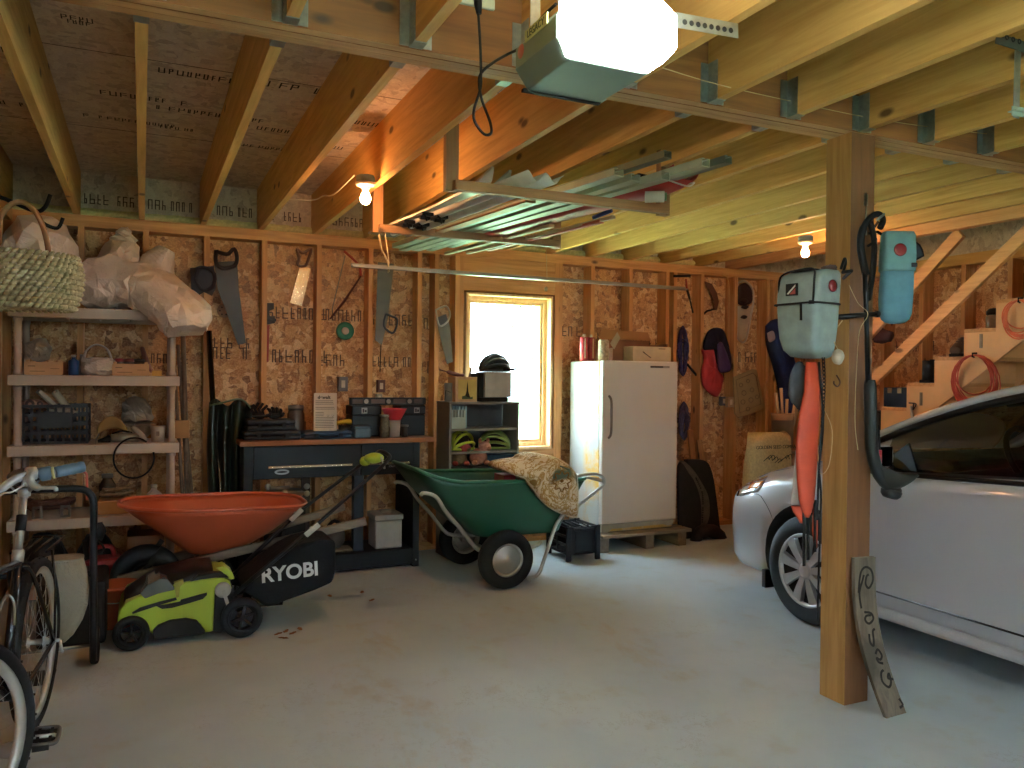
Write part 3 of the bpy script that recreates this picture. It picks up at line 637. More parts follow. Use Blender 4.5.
text('lettering', 'LEGACY', mt('plate_text', '3E5038', .6), pl, (xs-.0026, ym-.01, zb+.114), .027, (0, -1, 0), (0, 0, 1), .0006)
b = MB(); b.lathe([(0, .002), (.018, .002), (.02, 0)], (xs+.002, ym+.085, zb+.088), (-1, 0, 0), 20); b.build('emblem', mt('emblem_red', 'A65A4E', .5), t)
for (xa, ya) in ((x0+.02, yf-.03), (x1-.02, yn+.05), (x0+.02, yn+.05)): MB().box(xa-.015, xa+.015, ya-.002, ya+.002, zt-.01, ZP-.0).build('hanger_strap', M_galv, t)
pa, pb = at(672, 19, Y=yn), at(738, 31, Y=yn); b = MB(); b.beam(pa, pb, .003, .04); b.beam(pa+Vector((0, .012, .019)), pb+Vector((0, .012, .019)), .024, .003); b.build('hanger_angle', M_galv, t)
b = MB()
for k in range(8): c = pa.lerp(pb, .18+.1*k)+Vector((0, -.0018, -.003)); b.cyl(c, c+Vector((0, -.0012, 0)), .0075, n=10)
b.build('punched_holes', mt('hole_dark', '2A2A2A', .8), t)
# power cord: drops from a ceiling receptacle, loops and runs to the opener
M_rub = mt('black_rubber', '18191A', .55, 0, .1, 20)
r = at(478, 6, Y=2.30); t = thing('power_cord', 'black power cord with a tied loop hanging between ceiling outlet and the opener', 'cord', r-Vector((0, 0, .3)))
q = lambda x, y: at(x, y, Y=2.28)
MB().tube(smooth_path([q(478, 10), q(480, 40), q(481, 75), q(480, 90), q(474, 110), q(475, 122), q(484, 134), q(491, 133), q(490, 122), q(482, 100), q(479, 82), q(482, 72), q(494, 62), q(508, 54), at(522, 46, Y=2.2), at(540, 20, Y=2.0), at(556, 4, Y=1.9)], 6), .0045, 8).build('cable', M_rub, t)
MB().tube([q(478, -2), q(478, 4), q(479, 14)], [.013, .013, .008], 10).build('plug', M_rub, t)
o = q(478, 2); b = MB(); b.box(o.x-.06, o.x+.06, 2.285, 2.30, o.z-.01, o.z+.06); 
tag(b.build('ceiling_outlet', mt('outlet_green_white', 'A9B39C', .5), bevel=.004), 'pale electrical outlet box by the ceiling joists where the black cord plugs in', 'outlet')
# hanging bracket at the right: punched strap and C-profile
t = thing('track_hanger', 'galvanized punched strap hanger with a steel channel at the right edge', 'bracket', at(1014, 110, Y=1.68))
a = at(996, 38, Y=1.68); c = at(1040, 52, Y=1.64)
MB().beam(a, c, .035, .003, (0, 1, 0)).build('punched_strap', mt('dark_steel', '55564F', .5, .6), t)
b = MB()
for k in range(7): m = a.lerp(c, .12+k*.14); b.lathe([(.004, .0), (.007, .0025), (.009, 0)], m+Vector((0, -.018, 0)), (0, -1, 0), 10)
b.build('rivet_hole', mt('hole_dark', '2A2A2A', .8), t)
MB().beam(at(1018, 46, Y=1.67), at(1016, 118, Y=1.67), .028, .003, (0, 1, 0)).build('drop_leg', M_galv, t)
b = MB(); m = at(1018, 112, Y=1.66); b.beam(m+Vector((-.03, 0, 0)), m+Vector((.20, -.02, .0)), .03, .003); b.beam(m+Vector((-.03, -.0, .0)), m+Vector((.20, -.02, 0)), .003, .03); b.build('channel', mt('galv_light', 'A4B8AC', .4, .5), t)
# pull string along the beam
b = MB(); b.tube(smooth_path([at(663, 68, Y=2.2), at(720, 85, Y=2.4), at(790, 101, Y=2.54), at(860, 116, Y=2.54), at(930, 127, Y=2.54), at(1040, 140, Y=2.54)], 6), .0018, 5)
tag(b.build('pull_string', M_str), 'thin pale string strung along the ceiling beam from the opener', 'string')
# ---- wooden storage racks hung from joists
def rack(y, xa, xb, zbm, ztop, lab, rh=None):
    t = thing('ceiling_rack', lab, 'rack', ((xa+xb)/2, y, zbm), 'hanging wooden storage racks')
    MB().box(xa-.0, xb+.0, y-.019, y+.019, zbm, zbm+.045).build('crossbar', wood('rack_lumber', 'A5794C', '7E5834', 'X'), t)
    for x, zt_ in ((xa, ztop), (xb, rh or ztop)): MB().box(x-.03, x+.03, y+.0195, y+.058, zbm-.0, zt_).build('hanger', wood('rack_lumber_z', 'A5794C', '7E5834', 'Z'), t)
rack(3.42, 1.275, 2.44, 2.265, 2.72, 'nearer brown wooden ceiling rack frame carrying the gutters and trim', 2.6)
rack(4.72, 1.285, 2.50, 2.285, 2.70, 'farther wooden ceiling rack frame beside the lit bulb', 2.5)
# long goods lying on the racks
def longbox(nm, lab, cat, pa, pb, w, h, mat, grp=None, tip=None):
    b = MB(); b.beam(pa, pb, w, h); o = b.build(nm, mat, bevel=min(w, h)*.15); return tag(o, lab, cat, grp)
def channel(nm, lab, cat, pa, pb, w, h, mat, grp=None):
    b = MB(); pa = Vector(pa); pb = Vector(pb); d = (pb-pa).normalized(); s_ = d.cross(Vector((0, 0, 1))).normalized(); u = s_.cross(d)
    th = .003
    b.beam(pa, pb, w, th); b.beam(pa+s_*(w/2-th)+u*h/2, pb+s_*(w/2-th)+u*h/2, th, h); b.beam(pa-s_*(w/2-th)+u*h/2, pb-s_*(w/2-th)+u*h/2, th, h)
    b.beam(pa+s_*(w/2-.012)+u*h, pb+s_*(w/2-.012)+u*h, .02, th); b.beam(pa-s_*(w/2-.012)+u*h, pb-s_*(w/2-.012)+u*h, .02, th)
    return tag(b.build(nm, mat), lab, cat, grp)
Mgut = mt('pale_green_gutter', 'AEB8A2', .45, .1, .1, 12); Mrail = mt('metal_rail', '8E9A8A', .35, .7, .1, 12)
zr = 2.315
L = [('metal_gutter', 'pale green metal gutter, leftmost of the bundle lying on the racks', (1.62, 5.5, zr+.01), (1.98, 3.15, zr+.035), .06, .03),
     ('metal_gutter', 'pale green metal gutter lying second from the left on the racks', (1.70, 5.6, zr+.01), (2.09, 3.18, zr+.03), .06, .03),
     ('metal_gutter', 'long pale gutter in the middle of the bundle on the racks', (1.78, 5.55, zr+.01), (2.20, 3.10, zr+.03), .06, .035),
     ('metal_gutter', 'pale green gutter right of the middle one on the racks', (1.87, 5.5, zr+.01), (2.29, 2.92, zr+.06), .055, .035),
     ('metal_rail', 'grey metal rail with an open end, rightmost of the bundle on the racks', (1.95, 5.3, zr+.01), (2.40, 2.90, zr+.085), .05, .03)]
for n, lab, a, c, w, h in L: channel(n, lab, 'gutter', a, c, w, h, Mrail if 'rail' in n else Mgut)
channel('metal_rail', 'grey metal rail stacked on top of the pale gutters', 'rail', (1.75, 5.2, zr+.06), (2.14, 3.0, zr+.10), .05, .03, Mrail)
def wave(nm, lab, pa, pb, mat):
    pa = Vector(pa); pb = Vector(pb); d = (pb-pa).normalized(); s_ = d.cross(Vector((0, 0, 1))).normalized()
    MBv = MB().grid(lambda u, v: pa.lerp(pb, v)+s_*((u-.5)*.20)+Vector((0, 0, .025+.022*math.cos(u*PI*4))), 24, 2); return tag(MBv.build(nm, mat, solid=.003), lab, 'panel')
wave('corrugated_strip', 'white corrugated roofing strip showing its wavy end on the near rack', (1.50, 5.0, zr), (1.68, 3.30, zr), mt('white_panel', 'D8DAD2', .4))
def ski(nm, lab, pa, pb, col):
    pa = Vector(pa); pb = Vector(pb); d = (pb-pa).normalized(); s_ = d.cross(Vector((0, 0, 1))).normalized(); up = Vector((0, 0, 1)); n = 26; L = (pb-pa).length; vs = []
    t = thing(nm, lab, 'ski', (pa+pb)/2, 'skis on the ceiling racks'); rings = []
    for i in range(n+1):
        k = i/n; w = .033+.012*math.cos(k*2*PI); w *= min(1, (1-k)*14+.15); z = max(0, (k-.9))**1.5*2.2; c = pa.lerp(pb, k)+up*z
        rings.append([c-s_*w, c+s_*w, c+s_*w+up*.012, c-s_*w+up*.012])
    MB().loft(rings, smooth=False).build('ski_body', mt('ski_'+col, col, .25, 0, .2, 3, coat=.4), t)
    m = pa.lerp(pb, .42)
    for o_ in (-.13, .13):
        c = m+d*o_; b = MB(); b.cbox(c+up*-.012, (.07, .10, .02), Matrix((s_, d, up)).transposed()); b.cyl(c-up*.02-s_*.03, c-up*.02+s_*.03, .018, n=12); b.tube(smooth_path([c-up*.015-s_*.02, c-up*.045+d*.03, c-up*.02+s_*.02+d*.05], 4), .006, 6)
        b.build('binding', mt('binding_dark', '23262B', .4, .3), t, bevel=.003)
ski('ski', 'white ski with dark binding, leftmost on the racks by the bulb', (1.36, 5.1, zr+.02), (1.50, 3.50, zr+.02), 'DCD6C4')
ski('ski', 'pale blue and white ski lying second from the left on the racks', (1.46, 5.15, zr+.02), (1.60, 3.52, zr+.02), 'B8CEC4')
longbox('orange_board', 'flat orange board lying under the gutters on the racks', 'board', (1.62, 5.0, zr-.0), (1.80, 3.7, zr+.005), .06, .012, mt('orange_board', 'C98A52', .5))
# red sled
t = thing('red_sled', 'red plastic sled lying at the right end of the near ceiling rack', 'sled', (2.33, 3.7, zr))
def sl(u, v):
    x = (u-.5); c = Vector((1.98, 4.9, zr)).lerp(Vector((2.41, 3.22, zr+.04)), v); return c+Vector((.97, .2, 0))*(x*.19)+Vector((0, 0, .06*(abs(x)*2)**4+.04*(max(0, v-.88)/.12)**2))
MB().grid(sl, 14, 24).build('hull', mt('red_plastic', 'A5342C', .4, 0, .08, 10), t, solid=.005)
MB().tube(smooth_path([sl(.15, .97), sl(.3, 1.0)+Vector((0, -.05, -.05)), sl(.6, 1)+Vector((0, -.04, -.02)), sl(.85, .97)], 6), .004, 6).build('pull_rope', mt('white_rope', 'D0CCC0', .8), t)
t = thing('small_drum', 'small white and black drum lying in the red sled end', 'bucket', at(648, 197, Y=3.35))
c = at(645, 197, Y=3.36); MB().cyl(c, c+Vector((.08, -.05, -.0)), .028, n=18).build('drum', mt('white_tin', 'C8C8BC', .4), t)
MB().cyl(c+Vector((.0805, -.0503, 0)), c+Vector((.09, -.0562, 0)), .02, n=16).build('cap', mt('green_cap', '5E7C50', .4), t)
c = at(640, 180, Y=3.45); tag(MB().ell(c, (.06, .04, .03), 16, wob=.2).build('black_pouch', M_blk), 'black cloth pouch on top of the red sled', 'pouch')
for i, (a, c, w, h, col, lab) in enumerate([((2.0, 5.5, zr+.0), (2.18, 4.2, zr+.0), .04, .02, 'D8C89A', 'pale wooden strip sticking out between the two racks'), ((2.12, 5.4, zr), (2.42, 3.9, zr+.02), .025, .02, 'B8A890', 'thin tan moulding lying right of the gutters'), ((2.20, 5.2, zr), (2.40, 4.0, zr+.01), .035, .02, 'B85A40', 'reddish wooden batten at the right of the rack bundle')]):
    longbox('trim_strip', lab, 'trim strip', a, c, w, h, mt('strip_'+col, col, .6))
c0 = at(593, 218, Y=4.2); tag(MB().cyl(c0, c0+Vector((.07, -.1, .035)), .013, n=14).build('blue_tube', mt('blue_plastic', '2E4E9A', .4)), 'short blue plastic tube end poking from the rack bundle', 'tube')
# bare bulbs in porcelain holders
def lamp(p, lab, e):
    t = thing('ceiling_bulb', lab, 'light bulb', p, 'bare ceiling bulbs'); c = Vector(p)
    b = MB(); b.lathe([(.0, .0), (.05, .0), (.054, -.01), (.054, -.035), (.05, -.04)], c, (0, 0, 1), 8); b.build('junction_box', mt('blue_grey_box', '6E8288', .5), t)
    MB().lathe([(0, -.04), (.056, -.04), (.058, -.048), (.045, -.058), (.025, -.062), (.021, -.075), (0, -.075)], c, (0, 0, 1), 28).build('lamp_holder', mt('porcelain', 'E8DCC8', .3), t)
    MB().lathe([(.0, -.07), (.0125, -.07), (.0145, -.085), (.024, -.105), (.030, -.122), (.0285, -.14), (.018, -.155), (.0, -.161)], c, (0, 0, 1), 24).build('bulb', emit('bulb_glass', 'FFB070', BULB), t)
lamp((1.125, 4.42, ZP+.035-.01), 'lit bare bulb on a blue-grey box hanging left of the storage rack', 0)
lamp((4.545, 4.60, ZP), 'lit bare bulb under the joists between the post and the snowshoe', 0)
# white cable stapled between joists to the left lamp
b = MB(); b.tube(smooth_path([Vector((.84, 5.35, 2.56)), Vector((1.0, 5.3, 2.56)), Vector((1.01, 5.0, 2.53)), Vector((1.03, 4.8, 2.50)), Vector((1.08, 4.5, 2.55))], 6), .0035, 6)
tag(b.build('lamp_cable', mt('white_cable', 'D8CDB6', .6)), 'white electric cable running between joists to the left bulb', 'cable')
# long metal pipe / curtain track hung on strings in front of the wall
t = thing('hanging_track', 'long thin grey metal track hung on strings in front of the back wall', 'metal track', (2.35, 4.85, 2.08))
pa = at(352, 266, Y=4.78); pb = at(686, 289.5, Y=4.78)
b = MB(); b.beam(pa, pb, .035, .012); b.beam(pa+Vector((0, .012, .012)), pb+Vector((0, .012, .012)), .01, .014); b.build('rail', mt('track_metal', '9A9086', .35, .7), t)
b = MB(); 
b.tube([at(379, 234, Y=4.72), at(382, 250, Y=4.76), at(388, 262, Y=4.77), at(389, 272, Y=4.77)], .004, 6); b.tube([at(385, 232, Y=4.72), at(389, 262, Y=4.775), at(388, 273, Y=4.775)], .0035, 6)
pt = at(546, 247, Y=4.72); b.tube([pt, at(547, 276, Y=4.775), at(547, 282, Y=4.775)], .002, 5); b.build('hanging_string', M_str, t)
b = MB(); c = at(546, 289, Y=4.76); b.ell(c, (.012, .012, .018), 10); b.build('string_knot', M_str, t)
# ------------------------------------------------------------------ stair on the right wall
M_ply = mt('stair_plywood', 'E0AE76', .6, 0, .08, 6); M_tread = wood('tread_lumber', 'D9A566', 'B88048', 'X')
SXF, RISE, RUN = 5.39, .195, .2365; y1, z1 = 4.385, 1.384       # a tread nosing read off the photograph
st = thing('staircase', 'plywood-sided wooden staircase climbing along the right wall behind the car', 'staircase', (5.86, 4.6, 0))
def nose(k): return y1-RUN*k, z1+RISE*k                       # k-th tread: far edge y, height
poly = []; k0, k1 = -7, 5
y, z = nose(k0); poly.append((y, 0.0)); 
for k in range(k0, k1+1):
    y, z = nose(k); poly += [(y, z), (y-RUN, z)]
ye, ze = nose(k1)
qa, qb = at(920, 422, X=SXF), at(1024, 339, X=SXF); sl = (qb.z-qa.z)/(qb.y-qa.y)
poly += [(ye-RUN, qa.z+sl*(ye-RUN-qa.y)), (qa.y-qa.z/sl, 0.0)]
MB().prism(poly, (SXF, 0, 0), (0, 1, 0), (0, 0, 1), (.02, 0, 0)).build('stringer', M_ply, st)
MB().prism(poly, (XR-.045, 0, 0), (0, 1, 0), (0, 0, 1), (.02, 0, 0)).build('stringer', M_ply, st)
for k in range(k0, k1+1):
    y, z = nose(k)
    MB().box(SXF+.021, XR-.046, y-RUN-.015, y+.012, z-.0, z+.028).build('tread', M_tread, st)
    if k > k0: MB().box(SXF+.021, XR-.046, y-.019, y-.001, z-RISE+.0285, z-.0005).build('riser', M_ply, st)
    else: MB().box(SXF+.021, XR-.046, y-.019, y-.001, 0, z-.0005).build('riser', M_ply, st)
for (ya, za, yb, zb_) in ((3.9, 1.0, 3.3, 1.62), (3.35, 1.25, 3.0, 1.0)):
    MB().beam((SXF+.12, ya, za), (SXF+.12, yb, zb_), .09, .038, (1, 0, 0)).build('brace', M_tread, st)
# sloping guard rails fixed to the ceiling trimmer and the stair side
def rail(pa, pb, lab):
    b = MB(); b.beam(pa, pb, .036, .089, (0, 0, 1)); tag(b.build('guard_rail', wood('rail_lumber', 'E3AE74', 'C8905A', 'Y'), bevel=.003), lab, 'rail', 'sloping stair guard rails')
Xr = 5.365
rail((Xr, 4.80, 1.33), (Xr, 3.36, 2.55-.05), 'sloping bare wooden guard board, lower of two beside the stair')
rail((Xr, 5.05, 1.52), (Xr, 3.93, 2.50), 'sloping bare wooden guard board, upper of two beside the stair')
# galvanized plate ties on the stringer
for i, (px, py) in enumerate(((981, 341), (921, 399))):
    c = at(px, py, X=SXF-.003); b = MB(); b.cbox(c, (.004, .022, .10)); 
    for k in range(4): b.cyl(c+Vector((-.002, 0, -.04+.026*k)), c+Vector((-.004, 0, -.04+.026*k)), .004, n=8)
    tag(b.build('tie_plate', mt('dull_zinc', '8C7A62', .5, .6)), ('small zinc tie plate on the stair side above the large orange coil', 'small zinc tie plate on the stair side beside the hanging pliers')[i], 'bracket')
# --- extension cord coils
def coil(c, ra, rb, n, mat, lab, sd, tilt=.0):
    rr = random.Random(sd); t = thing('extension_cord_coil', lab, 'extension cord', c); P = []
    for k in range(n):
        a_ = ra*rr.uniform(.82, 1.12); b_ = rb*rr.uniform(.85, 1.1); ox = rr.uniform(-.015, .015); oz = rr.uniform(-.03, .01); ph = rr.uniform(0, .6)
        for q in range(20):
            a = 2*PI*q/20+PI/2; P.append(Vector(c)+Vector((-.012-.02*k/n-.008*math.sin(a+ph), ox+a_*math.cos(a), (b_*math.sin(a))+oz*(1-math.sin(a))-b_+rb)))
    MB().tube(P, .0048, 6).build('cord', mat, t)
    b = MB(); tp = Vector(c)+Vector((-.03, 0, rb)); b.tube([tp+Vector((.02, -.01, .012)), tp+Vector((-.012, 0, .012)), tp+Vector((-.012, 0, -.012)), tp+Vector((.02, .01, -.015))], .006, 8); b.build('tie', M_blk, t)
Mcord = mt('orange_cord', 'C8452A', .5, 0, .1, 8); Mcord2 = mt('red_orange_cord', 'B5401F', .5, 0, .1, 8)
coil(at(976, 379, X=SXF-.01), .155, .17, 13, Mcord2, 'large orange extension cord coil hanging on the stair side, the lower one', 2)
coil(at(1022, 318, X=SXF-.01), .10, .12, 8, mt('light_orange_cord', 'DE6E3E', .5), 'orange extension cord coil hanging at the right edge, the upper one', 5)
# --- things on the treads
def onstep(k, x, dy=.11): y, z = nose(k); return Vector((x, y-dy, z+.028))
def boot(p, lab, h, col, L=.27, rz=0, nm='boot', grp=None, cat='boot'):
    t = thing(nm, lab, cat, p, grp); M = Matrix.Translation(p) @ Matrix.Rotation(rz, 4, 'Z')
    m = mt('leather_'+col, col, .5, 0, .2, 18, .2)
    sec = []
    def rg_(y, z, w, d, tilt=0): return [Vector((w*math.cos(a), y+d*math.sin(a), z+tilt*math.sin(a))) for a in [2*PI*k/16 for k in range(16)]]
    # foot then shaft as one loft that turns the ankle
    rings = [rg_(L*.52, .035, .008, .004), [Vector((.035*math.cos(a), L*.50, .04+.028*math.sin(a))) for a in [2*PI*k/16 for k in range(16)]], [Vector((.047*math.cos(a), L*.38, .048+.036*math.sin(a))) for a in [2*PI*k/16 for k in range(16)]], [Vector((.045*math.cos(a), L*.2, .062+.05*math.sin(a))) for a in [2*PI*k/16 for k in range(16)]],
        [Vector((.042*math.cos(a), L*.02-.02*math.sin(a), .08+.068*math.sin(a))) for a in [2*PI*k/16 for k in range(16)]],
        [Vector((.041*math.cos(a), -.04-.045*math.sin(a)*1.0, .10+.055*math.sin(a)*.9)) for a in [2*PI*k/16 for k in range(16)]]]
    b = MB(M); b.loft(rings[1:])
    up = [[Vector((.041*math.cos(a), -.055+.052*math.sin(a), z)) for a in [2*PI*k/16 for k in range(16)]] for z in ([.02, .06, .11, h*.75, h] if h > .12 else [.02, .06, h])]
    b.loft(up); b.build('upper', m, t)
    b = MB(M); b.prism([(-.04, -.115), (.04, -.115), (.045, .02), (.05, L*.4), (.03, L*.54), (-.03, L*.54), (-.05, L*.4), (-.045, .02)], (0, 0, 0), (1, 0, 0), (0, 1, 0), (0, 0, .022)); b.build('sole', mt('sole_dark', '1E1B18', .8), t, bevel=.004)
    b = MB(M)
    for q in range(4): b.tube([(-.022, L*.22-.035*q, .10+.018*q), (.022, L*.22-.035*q+.01, .104+.018*q)], .003, 5)
    b.build('laces', mt('laces_'+('D8' if h < .12 else '33'), 'A89878' if h < .12 else '33302C', .8), t)
boot(onstep(0, 5.50, .13)+Vector((0, 0, 0)), 'black leather boot on the stair tread, the one nearer the viewer', .17, '17181A', rz=-1.35, grp=None)
boot(onstep(0, 5.62, .09), 'black leather boot behind its mate on the same stair tread', .18, '1C1C1E', rz=-1.2)
boot(onstep(1, 5.52, .12), 'brown worn shoe on the stair tread above the black boots', .09, '4A3828', rz=1.9, nm='shoe', cat='shoe')
boot(onstep(1, 5.66, .10), 'dark brown shoe tucked behind another on the stair tread', .10, '3A2C22', rz=1.7, nm='shoe', cat='shoe')
c = onstep(2, 5.52, .13); t = thing('glass_jar', 'dark-topped glass jar standing on the stair tread above the shoes', 'jar', c)
MB().lathe([(.0, 0), (.045, 0), (.05, .01), (.05, .085), (.038, .10)], c, (0, 0, 1), 24).build('jar_body', mt('smoked_glass', '6A5C48', .15, 0, .2, 20), t)
MB().lathe([(.038, .10), (.046, .10), (.048, .125), (.03, .145), (.0, .15)], c, (0, 0, 1), 24).build('lid', mt('black_lid', '17140F', .6), t)
# black box on the low treads, with tins on top of it
c = onstep(-1, 5.52, .12); 
t = thing('black_case', 'black case with two brass corner plates standing on a low stair tread', 'case', c)
MB().box(c.x-.11, c.x+.20, c.y-.115, c.y+.115, c.z, c.z+.155).build('case_body', mt('case_black', '15151A', .5), t, bevel=.006)
for dy in (.055, -.035): MB().box(c.x-.116, c.x-.109, c.y+dy-.018, c.y+dy+.018, c.z+.11, c.z+.15).build('corner_plate', mt('dull_brass', 'A08460', .5, .4), t)
c2 = onstep(-2, 5.50, .10); t = thing('black_speaker', 'black upright box with grey front panel on the lowest visible stair tread', 'speaker', c2)
MB().box(c2.x-.07, c2.x+.16, c2.y-.10, c2.y+.10, c2.z, c2.z+.155).build('cabinet', mt('case_black', '15151A', .5), t, bevel=.005)
for dy in (-.05, .05): MB().box(c2.x-.076, c2.x-.069, c2.y+dy-.035, c2.y+dy+.035, c2.z+.01, c2.z+.14).build('front_panel', mt('panel_grey', '2B2F38', .6), t, bevel=.003)
# locking pliers hanging on the stringer
p = lambda x, y: at(x, y, X=SXF-.018); t = thing('pliers', 'silver locking pliers hanging on the stair side by a nail', 'pliers', p(914, 418))
b = MB(); b.tube(smooth_path([p(911, 406), p(912, 414), p(914, 426)], 4), [.008]*4+[.011]*4+[.006], 8); b.build('jaw', mt('steel_bright', 'B0A898', .3, .8), t)
for dx in (-.3, 1): MB().tube(smooth_path([p(913, 410), p(914+dx*2, 404), p(912-dx*3, 403)], 4), .005, 6).build('handle', mt('dark_handle', '2B2622', .5), t)
# red tin and dark helmet seen between post and rails
c = at(882, 336, X=5.6); MB().ell(c, (.07, .1, .06), 16, wob=.25, seed=2).build('dark_cap', mt('dark_red_cloth', '3A1A18', .9)); tag(bpy.context.scene.objects['dark_cap'], 'dark red cap hanging on the wall studs right of the post', 'cap')
# ------------------------------------------------------------------ tools hung on the back wall
YS = YB-.012                                # just off the stud faces
YO = YB+.125                                # on the sheathing between studs
Msteel = mt('saw_steel', '6A655A', .4, .6, .15, 14); Mdsteel = mt('dark_saw_steel', '35332C', .5, .2, .2, 10); Mbright = mt('bright_saw_steel', 'D2C4A8', .25, .85, .1, 10)
Mhw = mt('saw_handle_wood', '6E4A34', .6, 0, .2, 20); Mhd = mt('dark_handle_wood', '2E1C18', .6, 0, .2, 20)
def flat(P, Y, th, mat, name, parent, bevel=0):
    pts = [at(x, y, Y=Y) for x, y in P]; o = pts[0]
    return MB().prism([(p.x-o.x, p.z-o.z) for p in pts], o, (1, 0, 0), (0, 0, 1), (0, th, 0)).build(name, mat, parent, bevel=bevel)
def wthing(nm, lab, cat, x, y, Y=YS, grp=None): return thing(nm, lab, cat, at(x, y, Y=Y), grp)
def ringhandle(P, Y, r, mat, t, name='handle'): return MB().tube(smooth_path([at(x, y, Y=Y) for x, y in P]+[at(*P[0], Y=Y)], 4)[:-1], r, 8, closed=True).build(name, mat, t)
# big dark hand saw
t = wthing('hand_saw', 'large dark hand saw hanging handle up on the back wall beside the white bags', 'saw', 232, 345)
flat([(214, 262), (237, 261), (239, 290), (246, 343), (238, 345), (230, 322), (218, 290)], YS, .003, Mdsteel, 'blade', t)
ringhandle([(216, 251), (216, 262), (222, 268), (234, 266), (237, 258), (234, 249), (228, 254), (221, 253)], YS-.004, .014, Mhd, t)
t = wthing('bow_saw', 'dark brown saw partly hidden behind the white bag end, left of the big saw', 'saw', 203, 290)
flat([(190, 268), (214, 266), (216, 288), (212, 296), (204, 292), (192, 300)], YS, .004, Mhd, 'blade', t)
ringhandle([(198, 268), (196, 280), (203, 290), (213, 286), (214, 274), (206, 268)], YS-.006, .013, Mhd, t)
t = wthing('sanding_disc', 'round pale sanding disc with holes pinned beside the large saw', 'disc', 224, 320, YO)
c = at(224, 311, Y=YO); MB().lathe([(0, .0), (.048, .0), (.05, .002), (.05, .006), (0, .006)], c, (0, -1, 0), 28).build('disc', mt('sanding_paper', 'B89A7C', .8), t)
b = MB()
for k in range(6): b.lathe([(0, .0063), (.006, .0063), (.006, .006)], c+Vector((.03*math.cos(k*PI/3), 0, .03*math.sin(k*PI/3))), (0, -1, 0), 10)
b.build('dust_holes', mt('hole_dark', '2A2A2A', .8), t)
# pipe wrench
t = wthing('pipe_wrench', 'pipe wrench with red handle hanging on the OSB between two studs', 'wrench', 268, 362, YO-.03)
p = lambda x, y, Y=YO-.03: at(x, y, Y=Y)
MB().beam(p(268, 325), p(267, 362), .022, .014, (0, 1, 0)).build('handle', mt('wrench_red', '8C2A22', .5), t, bevel=.003)
flat([(264, 303), (274, 303), (274, 309), (269, 311), (270, 316), (275, 316), (275, 323), (266, 325), (264, 320)], YO-.04, .02, mt('iron_dark', '33302E', .5, .6), 'jaw', t, bevel=.002)
MB().cyl(p(264, 320), p(276, 320), .012, n=14).build('nut', mt('iron_dark', '33302E', .5, .6), t)
# back saw
t = wthing('back_saw', 'short bright-bladed back saw with wooden handle between two studs', 'saw', 300, 305)
flat([(300, 266), (311, 268), (302, 306), (290, 303)], YO-.03, .003, Mbright, 'blade', t)
ringhandle([(297, 249), (299, 258), (298, 265), (305, 266), (308, 260), (311, 249), (303, 253)], YO-.036, .011, Mhw, t)
# orange bow/hack saw
t = wthing('hacksaw', 'hacksaw with orange-red frame hanging beside the green wire spool', 'saw', 345, 310)
MB().tube([at(x, y, Y=YO-.02) for x, y in ((344, 251), (352, 258), (360, 266), (361, 276))], .010, 8).build('frame', mt('tool_orange', 'B5402A', .5), t)
MB().beam(at(345, 256, Y=YO-.02), at(332, 310, Y=YO-.02), .008, .003, (0, 1, 0)).build('blade', Msteel, t)
MB().tube([at(361, 276, Y=YO-.02), at(345, 300, Y=YO-.02), at(330, 319, Y=YO-.02)], [.006, .010, .007], 8).build('handle', mt('tool_dark_red', '5E2A1E', .6), t)
# green wire spool
t = wthing('wire_spool', 'round green spool of wire with a white hub on the back wall', 'spool', 345, 340, YO)
c = at(345, 331, Y=YO-.01); MB().lathe([(.028, .0), (.068, .0), (.072, .006), (.068, .014), (.05, .016), (.03, .012)], c, (0, -1, 0), 32).build('ring', mt('spool_green', '2F7E5E', .5), t)
MB().lathe([(0, .018), (.026, .018), (.03, .012), (.03, 0)], c, (0, -1, 0), 24).build('hub', mt('spool_white', 'B8A898', .6), t)
# long hand saw with dark blue handle, blade up
t = wthing('hand_saw', 'long hand saw with black and blue handle hanging upside down on the wall', 'saw', 385, 340)
flat([(378, 262), (394, 264), (388, 318), (382, 345), (375, 340)], YS, .003, Msteel, 'blade', t)
ringhandle([(386, 314), (384, 326), (392, 333), (396, 328), (397, 319), (391, 316)], YS-.005, .009, mt('handle_blue_black', '23293A', .5), t)
b = MB(); b.tube([at(381, 345, Y=YS), at(380, 372, Y=YS)], .004, 6); b.build('cord', M_blk, t)
# saw left of the window
t = wthing('hand_saw', 'hand saw with pale grey handle hanging just left of the window frame', 'saw', 446, 330)
flat([(436, 318), (446, 314), (450, 326), (453, 362), (447, 364), (441, 340)], YS, .003, Msteel, 'blade', t)
ringhandle([(436, 310), (446, 306), (450, 314), (447, 322), (440, 326), (437, 318)], YS-.005, .008, mt('handle_grey', 'C8C0B0', .5), t)
# metal hardware, switch boxes and wires
def elbox(x, y, w, h, col, lab, Y=YO):
    c = at(x, y, Y=Y); t = thing('switch_box', lab, 'switch box', c-Vector((0, 0, h/2))); MB().box(c.x-w/2, c.x+w/2, Y-.045, Y-.0, c.z-h/2, c.z+h/2).build('box_body', mt('box_'+col, col, .5), t, bevel=.003)
    MB().box(c.x-w*.2, c.x+w*.2, Y-.049, Y-.0455, c.z-h*.25, c.z+h*.25).build('toggle_plate', mt('plate_ivory', 'C8B8A4', .5), t, bevel=.001)
elbox(342, 384, .075, .115, '6E6A70', 'grey switch box with ivory plate on the OSB above the paper sheet')
elbox(380, 386, .065, .10, '5E3A34', 'dark red box with white switch on the wall above the level')
elbox(378, 397, .05, .05, '9A8E80', 'small pale junction plate under the dark red box')
elbox(744-16, 402, .07, .10, 'A08468', 'tan switch box on the stud below the red jacket', YS)
